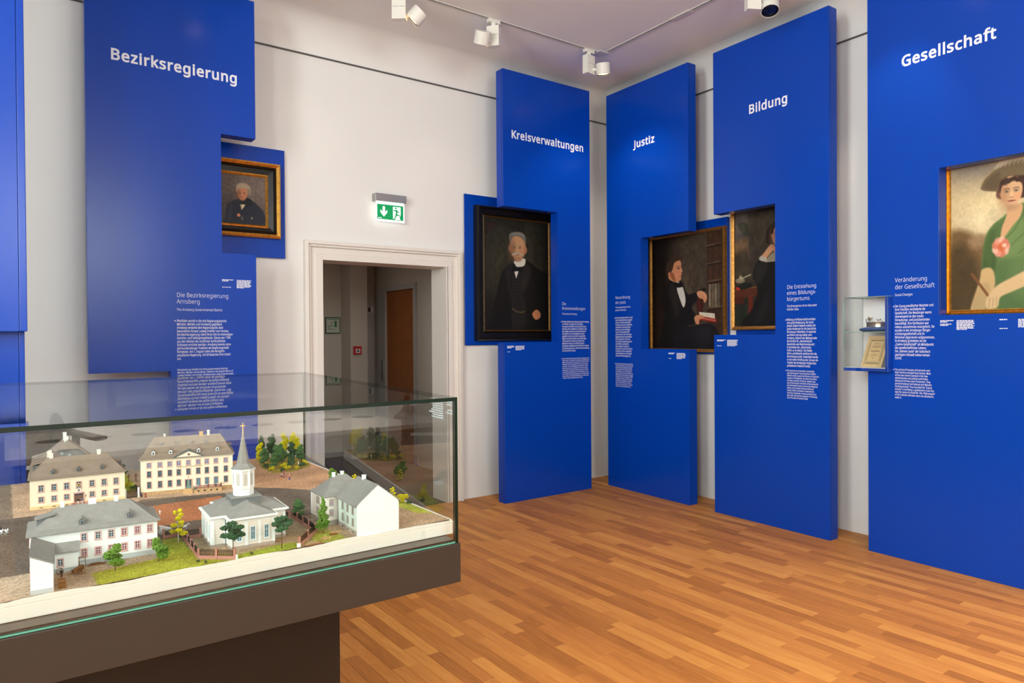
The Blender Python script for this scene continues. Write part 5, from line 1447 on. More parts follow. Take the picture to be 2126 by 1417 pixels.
M['ink'] = mat('brown_black_ink', (78, 58, 40), 0.8, 0.2)
bz0, bz1 = BZ0 + 0.0262, 1.527


def fBk(x, d, h):
    """booklet plane: x across, h up the leaning sheet, d in front of it"""
    lean = 0.17
    return fB(3.022 + x + h * 0.20, 0.335 - h * lean + d, bz0 + h * 0.975 + d * 0.1)


MB(fBk).box(0, 0.148, -0.006, 0, 0, 0.226).build('pages', M['paper'], bk)
pk = MB(fBk)


def rect_line(x0, x1, h0, h1, w=0.0012):
    for q in ((x0, x1, h0, h0 + w), (x0, x1, h1 - w, h1), (x0, x0 + w, h0, h1), (x1 - w, x1, h0, h1)):
        pk.box(q[0], q[1], 0.0002, 0.0005, q[2], q[3])


rect_line(0.016, 0.132, 0.020, 0.208)
rect_line(0.030, 0.118, 0.040, 0.188)
for k in range(22):
    pk.box(0.024 + k * 0.0046, 0.027 + k * 0.0046, 0.0002, 0.0005, 0.192, 0.199)
    pk.box(0.024 + k * 0.0046, 0.027 + k * 0.0046, 0.0002, 0.0005, 0.026, 0.033)
for k in range(30):
    pk.box(0.021, 0.026, 0.0002, 0.0005, 0.044 + k * 0.0047, 0.0465 + k * 0.0047)
    pk.box(0.122, 0.127, 0.0002, 0.0005, 0.044 + k * 0.0047, 0.0465 + k * 0.0047)
for (h, w, t_) in ((0.170, 0.036, 0.003), (0.145, 0.060, 0.004), (0.132, 0.006, 0.002), (0.114, 0.062, 0.006), (0.100, 0.012, 0.002), (0.086, 0.044, 0.0035), (0.066, 0.016, 0.003)):
    r = random.Random(int(h * 1000))
    x = 0.074 - w / 2
    while x < 0.074 + w / 2:
        wl = min(r.uniform(0.004, 0.010), 0.074 + w / 2 - x)
        pk.box(x, x + wl, 0.0002, 0.0005, h, h + t_)
        x += wl + 0.002
pk.tube([(0.05, 0.0003, 0.166), (0.06, 0.0003, 0.159), (0.074, 0.0003, 0.157), (0.088, 0.0003, 0.159), (0.098, 0.0003, 0.166)], 0.0008, 5)
pk.build('printing', M['ink'], bk)

# ------------------------------------------------------------------ exit sign
ex = thing('exit_sign', 'lit green escape route sign with arrow and running figure above the doorway', 'exit sign')
EN = 0.055
MB(fA).box(2.60, 2.895, 0.0, 0.075, 2.717, 2.782).build('housing', M['alu'], ex, bevel=0.003)
M['signwhite'] = mat('lit_white_acrylic', (250, 255, 252), 0.3, 0.4, emit=0.6)
M['signgreen'] = mat('lit_green_acrylic', (0, 150, 84), 0.3, 0.4, emit=0.35)
MB(fA).box(2.612, 2.883, EN - 0.006, EN - 0.001, 2.545, 2.717).build('acrylic_plate', M['signwhite'], ex)
MB(fA).box(2.623, 2.872, EN - 0.001, EN, 2.563, 2.692).build('green_field', M['signgreen'], ex)
sg = MB(fA)
ax = 2.685
sg.plate([(ax - 0.011, 2.675), (ax + 0.011, 2.675), (ax + 0.011, 2.625), (ax + 0.032, 2.646), (ax + 0.032, 2.622), (ax, 2.586), (ax - 0.032, 2.622), (ax - 0.032, 2.646), (ax - 0.011, 2.625)], EN, EN + 0.0008)
sg.build('arrow', M['signwhite'], ex)
sg = MB(fA)
sg.plate([(2.772, 2.680), (2.846, 2.680), (2.846, 2.600), (2.832, 2.594), (2.846, 2.568), (2.790, 2.568), (2.784, 2.576), (2.772, 2.576)], EN, EN + 0.0008)
sg.build('door_symbol', M['signwhite'], ex)
sg = MB(fA)
n0_, n1_ = EN + 0.0008, EN + 0.0016
sg.plate([(2.800 + 0.0085 * cos(2 * pi * i / 16), 2.668 + 0.0085 * sin(2 * pi * i / 16)) for i in range(16)], n0_, n1_)
sg.plate([(2.797, 2.655), (2.815, 2.653), (2.822, 2.640), (2.834, 2.640), (2.834, 2.633), (2.817, 2.631), (2.811, 2.637), (2.816, 2.612), (2.838, 2.612), (2.846, 2.604), (2.841, 2.598), (2.834, 2.603), (2.806, 2.602), (2.800, 2.586), (2.790, 2.572), (2.779, 2.572), (2.790, 2.590), (2.796, 2.608), (2.800, 2.634), (2.793, 2.643), (2.776, 2.640), (2.774, 2.647), (2.793, 2.652)], n0_, n1_)
sg.build('running_figure', M['signgreen'], ex)
MB(fA).box(2.632, 2.664, EN, EN + 0.0006, 2.571, 2.577).build('maker_mark', M['signwhite'], ex)

# ------------------------------------------------------------------ lighting track and spotlights
TN = 0.917                                    # distance of the track from both walls
TZ = CEIL
tr = thing('lighting_track', 'white ceiling lighting track running parallel to the back wall', 'lighting track')
TXE = 4.45
ty = A_Y - TN
tA = MB()
tA.box(X_L + 0.3, TXE - 0.06, ty - 0.018, ty - 0.006, TZ - 0.006, TZ)
tA.box(X_L + 0.3, TXE - 0.06, ty + 0.006, ty + 0.018, TZ - 0.006, TZ)
M['tgrey'] = mat('track_grey_white', (206, 200, 194), 0.5, 0.4)
tA.build('track_rail', M['tgrey'], tr)
MB().box(X_L + 0.3, TXE - 0.06, ty - 0.006, ty + 0.006, TZ - 0.003, TZ).build('track_slot', M['black'], tr)
MB().box(TXE - 0.06, TXE + 0.05, ty - 0.05, ty + 0.03, TZ - 0.010, TZ).build('corner_connector', M['tgrey'], tr)
tr2 = thing('lighting_track', 'white ceiling lighting track running parallel to the right wall', 'lighting track')
sB0 = 0.945
t2 = MB(fB)
t2.box(sB0 + 0.06, 8.3, TN + 0.006, TN + 0.018, TZ - 0.006, TZ)
t2.box(sB0 + 0.06, 8.3, TN - 0.018, TN - 0.006, TZ - 0.006, TZ)
t2.build('track_rail', M['tgrey'], tr2)
MB(fB).box(sB0 + 0.06, 8.3, TN - 0.006, TN + 0.006, TZ - 0.003, TZ).build('track_slot', M['black'], tr2)
MB(fB).box(1.78, 1.98, TN - 0.026, TN + 0.026, TZ - 0.010, TZ).build('joint_cover', M['tgrey'], tr2)

M['lens_lit'] = mat('lit_lens', (255, 208, 140), 0.3, 0.5, emit=5.0)
M['lens'] = mat('dark_lens', (14, 18, 34), 0.05, 0.8)


def spotlight(x, y, label, yaw, side, aim, lit=True, power=30, cone=70, target=None):
    """track head: adapter, gear box turned by yaw, lamp head beside it (side angle), aimed along aim"""
    r = thing('spotlight', label, 'spotlight', (x, y, TZ), group='white track spotlights')
    a = MB()
    a.box(-0.055, 0.055, -0.017, 0.017, -0.034, -0.0062)
    a.lathe([(0.021, -0.060), (0.021, -0.034)], n=16)
    a.build('adapter', M['lamp'], r, rz=0)
    g = MB()
    g.box(-0.030, 0.030, -0.052, 0.052, -0.225, -0.060)
    gb = g.build('gear_box', M['lamp'], r, bevel=0.002, rz=yaw)
    s = MB()
    s.box(-0.0305, -0.0300, -0.046, -0.004, -0.136, -0.134)
    s.box(-0.0305, -0.0300, 0.004, 0.046, -0.136, -0.134)
    s.build('vent_slot', M['black'], gb)
    sd = Vector((cos(side), sin(side), 0))
    c = sd * 0.128 + Vector((0, 0, -0.185))
    j = MB()
    j.tube([tuple(sd * 0.025 + Vector((0, 0, -0.185))), tuple(sd * 0.07 + Vector((0, 0, -0.185)))], 0.014, 12)
    j.build('joint', M['lamp'], r, smooth=True)
    d = Vector(aim).normalized()
    h = MB()
    h.lathe([(0.0, -0.05), (0.060, -0.05), (0.064, -0.046), (0.064, 0.048), (0.060, 0.048), (0.060, 0.030), (0.0, 0.030)], tuple(c), 32, tuple(d))
    head = h.build('lamp_head', M['lamp'], r, smooth=True)
    rim = MB()
    rim.lathe([(0.0595, 0.0305), (0.0595, 0.046), (0.052, 0.044), (0.050, 0.0305)], tuple(c), 32, tuple(d))
    rim.build('anti_glare_ring', M['black'], head, smooth=True)
    le = MB()
    le.lathe([(0.0, 0.0306), (0.0495, 0.0306), (0.046, 0.040), (0.03, 0.043), (0.0, 0.044)], tuple(c), 24, tuple(d))
    le.build('lens', M['lens_lit'] if lit else M['lens'], head, smooth=True)
    if lit:
        ld = bpy.data.lights.new('spot_beam', 'SPOT')
        ld.energy = power
        ld.color = (1.0, 0.86, 0.70)
        ld.spot_size = radians(cone)
        ld.spot_blend = 0.7
        ld.shadow_soft_size = 0.05
        lo = bpy.data.objects.new('spot_beam', ld)
        COL.objects.link(lo)
        lo.parent = r
        lo.location = c + d * 0.07
        lo.rotation_euler = d.to_track_quat('-Z', 'Y').to_euler()
    return r


spotlight(2.41, ty, 'leftmost white track spotlight, head tilted down to the left', radians(52), radians(-25), (-0.51, 0.49, -0.70), power=3)
spotlight(3.26, ty, 'second white track spotlight from the left, head turned to the wall', radians(38), radians(190), (0.10, 0.42, -0.75), power=3)
spotlight(4.30, ty, 'white track spotlight in the room corner with glowing lens', radians(98), radians(-42), (0.16, 0.10, -0.95), power=30, cone=110)
pB = fB(2.55, TN, 0)
spotlight(pB.x, pB.y, 'white track spotlight with dark lens above the Bildung panel', radians(60), radians(-30), (-0.25, -0.22, -0.9), lit=False)
for k, (xx, tgt) in enumerate([(1.35, (1.0, 5.3, 1.9)), (0.3, (0.9, 3.0, 1.0))]):
    spotlight(xx, ty, 'white track spotlight above the frame, left of the visible ones' if k else 'white track spotlight above the Bezirksregierung panel, out of frame', radians(40), radians(180), Vector(tgt) - Vector((xx, ty, 3.9)), power=3)
for k, (s_, tgt) in enumerate([(3.45, fB(2.95, 0.0, 2.2)), (5.0, (0.9, 2.6, 1.0)), (6.2, (2.7, 1.7, 0.0)), (7.4, (1.6, -2.3, 0.78))]):  # out-of-frame heads; those for the wall gap and table added to brighten them
    q = fB(s_, TN, 0)
    spotlight(q.x, q.y, ['white track spotlight above the Gesellschaft panel', 'white track spotlight aimed at the model case', 'white track spotlight aimed at the floor', 'white track spotlight aimed at the table with round openings'][k], radians(60), radians(-120), Vector(tgt) - Vector((q.x, q.y, 3.9)), power=(20, 105, 260, 1500)[k], cone=(60, 52, 70, 42)[k])
# ------------------------------------------------------------------ large table showcase
KF, KB = 1.848, 3.69
KR0, KR1, KL = 1.132, 1.306, -2.2
ZD, ZT = 0.913, 1.36
TH = 0.011
kc = thing('model_showcase', 'large glazed table showcase holding the town model, dark taupe base', 'display case')


def krx(y, off=0.0):
    return KR0 + (KR1 - KR0) * (y - KF) / (KB - KF) + off


MB().prism([(KL - 0.006, KF - 0.006), (krx(KF, 0.005), KF - 0.006), (krx(KB, 0.005), KB + 0.006), (KL - 0.006, KB + 0.006)], 0.79, ZD - 0.003).build('table_box', M['case'], kc, bevel=0.002)
MB().prism([(KL, 2.2), (0.888, 2.2), (0.93, 3.34), (KL, 3.34)], 0.0, 0.79).build('pedestal', M['pedestal'], kc)
MB().prism([(KL + TH, KF + TH), (krx(KF, -TH), KF + TH), (krx(KB, -TH), KB - TH), (KL + TH, KB - TH)], ZD - 0.0028, 0.9195).build('deck', M['deck'], kc)


def slab(name, poly, z0, z1, outer, inner):
    """glass sheet: outer and inner face (0 bottom, 1 top, 2.. sides) are clear, the others show the green edge"""
    mb = MB()
    mb.prism(poly, z0, z1)
    mb.m = [0 if i == outer else 2 if i == inner else 1 for i in range(len(mb.f))]
    return mb.build(name, [M['glass'], M['glassedge'], M['glass_inner']], kc)


zt0 = ZT - TH
slab('top_pane', [(KL, KF), (krx(KF), KF), (krx(KB), KB), (KL, KB)], zt0, ZT, 1, 0)
slab('front_pane', [(KL, KF), (krx(KF, -TH), KF), (krx(KF, -TH), KF + TH), (KL, KF + TH)], ZD + 0.004, zt0 - 0.0005, 2, 4)
slab('right_pane', [(krx(KF, -TH + 0.0003), KF), (krx(KF), KF), (krx(KB), KB), (krx(KB, -TH + 0.0003), KB)], ZD - 0.002, zt0 - 0.0005, 3, 5)
slab('back_pane', [(KL, KB - TH), (krx(KB, -TH), KB - TH), (krx(KB, -TH), KB), (KL, KB)], ZD, zt0 - 0.0005, 4, 2)
slab('left_pane', [(KL, KF + TH), (KL + TH, KF + TH), (KL + TH, KB - TH), (KL, KB - TH)], ZD, zt0 - 0.0005, 5, 3)
MB().box(KL, krx(KF, -TH), KF - 0.0002, KF + TH * 0.6, ZD - 0.0018, ZD + 0.0022).build('lit_bottom_edge', M['teal'], kc)  # teal strip painted as light caught in the pane's bottom edge
_kd = Vector((KR1 - KR0, KB - KF)).normalized()
_kn = Vector((_kd.y, -_kd.x))


def fR(s, n, z):
    return Vector((KR0 + _kd.x * s + _kn.x * n, KF + _kd.y * s + _kn.y * n, z))


tx = MB(fR)
rr = random.Random(9)
for (a, b, z0, rows, pt) in ((0.022, 0.088, 1.338, 5, 0.0088), (0.105, 0.215, 1.341, 9, 0.0074)):
    for i in range(rows):
        if a < 0.05 and i == 2:
            continue
        x, lim = a, a + (b - a) * rr.uniform(0.72, 1.0)
        while x < lim:
            wl = min(rr.uniform(0.008, 0.02), lim - x)
            tx.box(x, x + wl, 0.0002, 0.0005, z0 - i * pt, z0 - i * pt + 0.0046)
            x += wl + 0.003
tx.build('pane_print', M['letter'], kc)['kind'] = 'stuff'

# ------------------------------------------------------------------ model base: white slab with modelled ground
GZ = 0.965
BX0, BX1, BY0, BY1 = -2.05, 1.152, 1.913, 3.455
mbase = thing('town_diorama', 'white edged base of the town model with streets, lawns and cobbles', 'diorama')
rg = random.Random(3)
# irregular white rim along the front and right
M['plaster'] = mat('model_plaster_white', (232, 226, 215), 0.7, 0.2)
poly = [(BX0, BY0), (BX1, BY0), (BX1, BY1), (BX0, BY1)]
MB().prism(poly, 0.9197, GZ - 0.010).build('slab', M['plaster'], mbase, bevel=0.003)
rim = MB()
N = 220
xs = [BX0 + (BX1 - BX0) * i / N for i in range(N + 1)]
hs = [GZ - 0.004 + 0.006 * (0.5 + 0.5 * sin(i * 0.31) * cos(i * 0.083)) + rg.uniform(-0.0006, 0.0006) for i in range(N + 1)]
pts, fc = [], []
for i, x in enumerate(xs):
    pts += [(x, BY0, GZ - 0.0101), (x, BY0, hs[i]), (x, BY0 + 0.007, hs[i] + 0.0004), (x, BY0 + 0.007, GZ - 0.0101)]
for i in range(N):
    a = 4 * i
    for j in range(4):
        fc.append((a + j, a + (j + 1) % 4, a + 4 + (j + 1) % 4, a + 4 + j))
fc += [(0, 1, 2, 3), tuple(4 * N + j for j in (3, 2, 1, 0))]
rim.add(pts, fc)
rim.build('front_rim', M['plaster'], mbase)
MB().box(BX1 - 0.008, BX1, BY0 + 0.0072, BY1, GZ - 0.0101, GZ + 0.0005).build('side_rim', M['plaster'], mbase)


def pin(px, py, poly):
    ins = np.zeros(px.shape, bool)
    for i in range(len(poly)):
        (x1, y1), (x2, y2) = poly[i], poly[(i + 1) % len(poly)]
        if y1 != y2:
            ins ^= ((y1 > py) != (y2 > py)) & (px < (x2 - x1) * (py - y1) / (y2 - y1) + x1)
    return ins


TX0 = -0.42
nx_, ny_ = int((BX1 - 0.008 - TX0) / 0.004), int((BY1 - BY0 - 0.007) / 0.004)
gx, gy = np.meshgrid(np.linspace(TX0, BX1 - 0.0082, nx_), np.linspace(BY0 + 0.0072, BY1, ny_))
r_ = np.random.RandomState(8)
wx = gx + (r_.rand(*gx.shape) - 0.5) * 0.006
wy = gy + (r_.rand(*gx.shape) - 0.5) * 0.006
col = np.zeros(gx.shape + (3,)) + np.array((92, 82, 74))


def paint(poly, rgb, jitter=True):
    m = pin(wx if jitter else gx, wy if jitter else gy, poly)
    col[m] = rgb
    return m


paint([(-1, 2.80), (0.9, 2.80), (0.9, 3.6), (-1, 3.6)], (112, 98, 84))
paint([(0.70, 3.6), (0.745, 2.95), (0.775, 2.80), (0.85, 2.735), (0.93, 2.635), (1.0, 2.50), (1.3, 2.40), (1.3, 3.6)], (166, 128, 100))
paint([(0.02, 2.80), (0.37, 2.79), (0.40, 2.84), (0.74, 2.745), (0.76, 2.80), (0.76, 3.5), (0.02, 3.5)], (168, 142, 120))
paint([(0.30, 2.695), (0.64, 2.725), (0.66, 2.60), (0.64, 2.42), (0.32, 2.395)], (152, 98, 68), False)
paint([(-0.02, 1.9), (0.10, 1.9), (0.10, 2.12), (-0.02, 2.12)], (150, 132, 114))
paint([(0.09, 1.9), (0.175, 1.9), (0.172, 2.02), (0.34, 2.055), (0.36, 2.12), (0.09, 2.12)], (138, 122, 104))
g1 = paint([(0.176, 1.9), (0.50, 1.9), (0.415, 1.98), (0.412, 2.235), (0.365, 2.235), (0.352, 2.13), (0.328, 2.055), (0.172, 2.025)], (124, 130, 46))
paint([(0.415, 2.23), (0.415, 1.985), (0.495, 1.90), (0.66, 1.90), (0.75, 2.03), (0.75, 2.26)], (134, 120, 98))
g2 = paint([(0.492, 1.90), (0.652, 1.90), (0.70, 1.968), (0.63, 1.985), (0.515, 1.958), (0.47, 1.985), (0.445, 2.0), (0.43, 1.985)], (114, 132, 46))
paint([(0.755, 2.25), (0.755, 2.03), (0.665, 1.90), (0.86, 1.90), (0.86, 2.25)], (140, 122, 100))
g3 = paint([(0.755, 2.06), (0.700, 1.94), (0.672, 1.90), (0.795, 1.90), (0.802, 1.97), (0.785, 2.05)], (128, 136, 60))
paint([(0.675, 1.90), (0.735, 1.90), (0.728, 1.945), (0.705, 1.955)], (150, 106, 70))
paint([(0.955, 1.9), (1.3, 1.9), (1.3, 2.45), (0.955, 2.5)], (158, 134, 110))
g4 = paint([(1.10, 2.06), (1.152, 2.02), (1.152, 2.30), (1.08, 2.30)], (150, 152, 64))
g5 = paint([(0.93, 3.03), (1.02, 3.02), (1.12, 3.10), (1.15, 3.22), (1.14, 3.44), (0.98, 3.44), (0.93, 3.2)], (132, 116, 56))
g6 = paint([(0.37, 3.02), (0.42, 3.02), (0.42, 3.44), (0.37, 3.44)], (150, 160, 54))
noise = r_.rand(*gx.shape) * 0.28 + 0.86
low = np.kron(r_.rand(ny_ // 12 + 1, nx_ // 12 + 1), np.ones((12, 12)))[:ny_, :nx_]
for _ in range(3):
    for sh in ((5, 0), (0, 5), (-5, 0), (0, -5)):
        low = 0.5 * low + 0.5 * np.roll(np.roll(low, sh[0], 0), sh[1], 1)
col *= (noise * (0.98 + 0.36 * low))[..., None]
grass = g1 | g2 | g3 | g4 | g5 | g6
hz = GZ + (r_.rand(*gx.shape) - 0.5) * np.where(grass, 0.0016, 0.0006)
P = np.stack([gx, gy, hz], -1).reshape(-1, 3)
idx = np.arange(nx_ * ny_).reshape(ny_, nx_)
F = np.stack([idx[:-1, :-1], idx[:-1, 1:], idx[1:, 1:], idx[1:, :-1]], -1).reshape(-1, 4)
me = bpy.data.meshes.new('ground')
me.from_pydata(P.tolist(), [], F.tolist())
cc = np.clip(col / 255, 0, 1).reshape(-1, 3)
cc = np.where(cc <= 0.04045, cc / 12.92, ((cc + 0.055) / 1.055) ** 2.4)
at = me.attributes.new('paint', 'FLOAT_COLOR', 'POINT')
at.data.foreach_set('color', np.c_[cc, np.ones(len(cc))].astype(np.float32).ravel())
me.materials.append(vcol_mat('model_ground', 0.95, 0.1, bump=0.6, bscale=330, noise=0.35, nscale=420))
link('ground', me, mbase)
MB().box(BX0, TX0, BY0 + 0.0072, BY1, GZ - 0.010, GZ).build('ground_beyond', mat('model_street', (92, 82, 74), 0.95, 0.1), mbase)

# ------------------------------------------------------------------ model buildings
M['cream'] = mat('model_cream_wall', (248, 232, 206), 0.8, 0.2)
M['cream2'] = mat('model_pale_cream_wall', (248, 238, 212), 0.8, 0.2)
M['mwhite'] = mat('model_white_wall', (240, 242, 240), 0.8, 0.2)
M['offw'] = mat('model_offwhite_wall', (238, 228, 218), 0.8, 0.2)
M['mint'] = mat('model_mint_wall', (206, 218, 206), 0.8, 0.2)
M['slateb'] = mat('model_brown_slate', (146, 130, 116), 0.85, 0.2, noise=0.08, nscale=50)
M['slate'] = mat('model_grey_slate', (142, 140, 136), 0.8, 0.25, noise=0.08, nscale=60)
M['slated'] = mat('model_dark_slate', (112, 116, 116), 0.8, 0.25)
M['pink'] = mat('model_sandstone_pink', (214, 158, 148), 0.8, 0.2)
M['pinkw'] = mat('model_pink_wall', (176, 124, 112), 0.85, 0.2)
M['sash'] = mat('model_sash_white', (214, 228, 228), 0.6, 0.3)
M['sashg'] = mat('model_sash_greygreen', (130, 160, 164), 0.6, 0.3)
M['pane'] = mat('model_pane', (58, 70, 84), 0.3, 0.5)
M['panev'] = mat('model_pane_violet', (120, 100, 140), 0.4, 0.4)
M['panec'] = mat('model_pane_curtain', (150, 74, 84), 0.5, 0.4)
M['paneb'] = mat('model_pane_blue', (92, 128, 148), 0.3, 0.5)
M['plinthg'] = mat('model_grey_plinth', (186, 192, 192), 0.85, 0.2)
M['plinthb'] = mat('model_stone_plinth', (196, 160, 118), 0.85, 0.2, noise=0.25, nscale=160)
M['chim'] = mat('model_chimney_white', (236, 228, 216), 0.8, 0.2)
M['door'] = mat('model_green_door', (122, 152, 144), 0.6, 0.3)
M['brownwood'] = mat('model_brown_wood', (122, 84, 50), 0.8, 0.2, noise=0.2, nscale=200)
M['lightwood'] = mat('model_light_wood', (206, 168, 116), 0.8, 0.2)
M['iron'] = mat('model_black_iron', (38, 34, 32), 0.6, 0.3)
M['stone2'] = mat('model_grey_stone', (170, 160, 148), 0.85, 0.2)

WMESH = {}


def win_meshes(w, h, surround, sash, pane, arch=False):
    key = (w, h, surround, sash, pane, arch)
    if key in WMESH:
        return WMESH[key]
    t = 0.0019
    a = MB()
    if surround:
        a.box(-w / 2 - t, -w / 2, -0.0016, 0.0, -t, h + t)
        a.box(w / 2, w / 2 + t, -0.0016, 0.0, -t, h + t)
        a.box(-w / 2, w / 2, -0.0016, 0.0, h, h + t)
        a.box(-w / 2 - t * 1.4, w / 2 + t * 1.4, -0.0024, 0.0, -t * 1.3, 0)
        if arch:
            a.plate([(-w / 2, h - 0.0001), (-w / 4, h + t * 0.2), (0, h + t * 0.5), (w / 4, h + t * 0.2), (w / 2, h - 0.0001), (w / 2, h - 0.001), (0, h), (-w / 2, h - 0.001)], -0.0016, 0.0)
    else:
        a.box(-w / 2, w / 2, -0.0003, 0.0, 0, h)
    ma = a.mesh('window')
    ma.materials.append(M[surround] if surround else M[sash])
    b = MB()
    sw_ = 0.0011
    b.box(-sw_ / 2, sw_ / 2, -0.0009, -0.0002, 0, h)
    b.box(-w / 2, w / 2, -0.0008, -0.0002, h * 0.62, h * 0.62 + sw_)
    for z in (0.0, h - 0.0008):
        b.box(-w / 2, w / 2, -0.0008, -0.0002, z, z + 0.0008)
    for x in (-w / 2, w / 2 - 0.0008):
        b.box(x, x + 0.0008, -0.0008, -0.0002, 0, h)
    for z in (h * 0.3,):
        b.box(-w / 2, w / 2, -0.0006, -0.0002, z, z + 0.0005)
    mbm = b.mesh('sash')
    mbm.materials.append(M[sash])
    c = MB()
    c.box(-w / 2, w / 2, -0.0003, 0.0002, 0, h)
    mc = c.mesh('pane')
    mc.materials.append(M[pane])
    WMESH[key] = (ma, mbm, mc)
    return WMESH[key]


def window(parent, x, y, z, w, h, surround='pink', sash='sash', pane='pane', rz=0.0, arch=False):
    ma, mb_, mc = win_meshes(w, h, surround, sash, pane, arch)
    o = link('window', ma, parent, loc=(x, y, z), rz=rz)
    link('sash', mb_, o)
    link('pane', mc, o)
    return o


def hip_roof(x0, x1, y0, y1, z, h, inset, over=0.006, flare=0.18, axis='x'):
    """flared hipped roof, closed underneath"""
    mb = MB()
    ex0, ex1, ey0, ey1 = x0 - over, x1 + over, y0 - over, y1 + over
    if axis == 'x':
        ym = (y0 + y1) / 2
        r = [(x0 + inset, ym, z + h), (x1 - inset, ym, z + h)]
    else:
        xm = (x0 + x1) / 2
        r = [(xm, y0 + inset, z + h), (xm, y1 - inset, z + h)]
    e = [(ex0, ey0, z), (ex1, ey0, z), (ex1, ey1, z), (ex0, ey1, z)]
    b = [(p[0], p[1], z - 0.0025) for p in e]
    mid = []
    tgt = [r[0], r[1], r[1], r[0]] if axis == 'x' else [r[0], r[0], r[1], r[1]]
    for p, q in zip(e, tgt):
        mid.append((p[0] + (q[0] - p[0]) * flare, p[1] + (q[1] - p[1]) * flare, z + h * flare * 0.55))
    pts = b + e + mid + r
    fc = [(3, 2, 1, 0)]
    for i in range(4):
        j = (i + 1) % 4
        fc += [(i, j, 4 + j, 4 + i), (4 + i, 4 + j, 8 + j, 8 + i)]
    if axis == 'x':
        fc += [(8, 9, 13, 12), (9, 10, 13), (10, 11, 12, 13), (11, 8, 12)]
    else:
        fc += [(8, 9, 12), (9, 10, 13, 12), (10, 11, 13), (11, 8, 12, 13)]
    mb.add(pts, fc)
    return mb


def chimney(root, x, y, z0, z1, w=0.011, d=0.011, m='chim'):
    MB().box(x - w / 2, x + w / 2, y - d / 2, y + d / 2, z0, z1).box(x - w / 2 - 0.001, x + w / 2 + 0.001, y - d / 2 - 0.001, y + d / 2 + 0.001, z1, z1 + 0.0018).build('chimney', M[m], root)


def dormer(root, x, y, z, w, h, depth, wall, roofm, pane='pane', rz=0.0, sash='sash'):
    d = MB()
    k = [(-w / 2, 0), (w / 2, 0), (w / 2, h * 0.68), (0, h), (-w / 2, h * 0.68)]
    d.plate(k, 0, depth)
    o = d.build('dormer', M[wall], root, loc=(x, y, z), rz=rz)
    r = MB()
    for sg in (-1, 1):
        r.plate([(0, h + 0.0004), (0, h + 0.0022), (sg * (w / 2 + 0.0022), h * 0.62 + 0.0014), (sg * (w / 2 + 0.0022), h * 0.62 - 0.0004)], -0.0018, depth)
    r.build('dormer_roof', M[roofm], o)
    ma, mb_, mc = win_meshes(round(w * 0.5, 4), round(h * 0.42, 4), None, sash, pane)
    q = link('window', ma, o, loc=(0, -0.0002, h * 0.14))
    c2 = MB().box(-w * 0.22, w * 0.22, -0.0012, -0.0004, h * 0.16, h * 0.54)
    c2.build('dormer_pane', M[pane], o)
    return o


def tilt(o, ry):
    return o


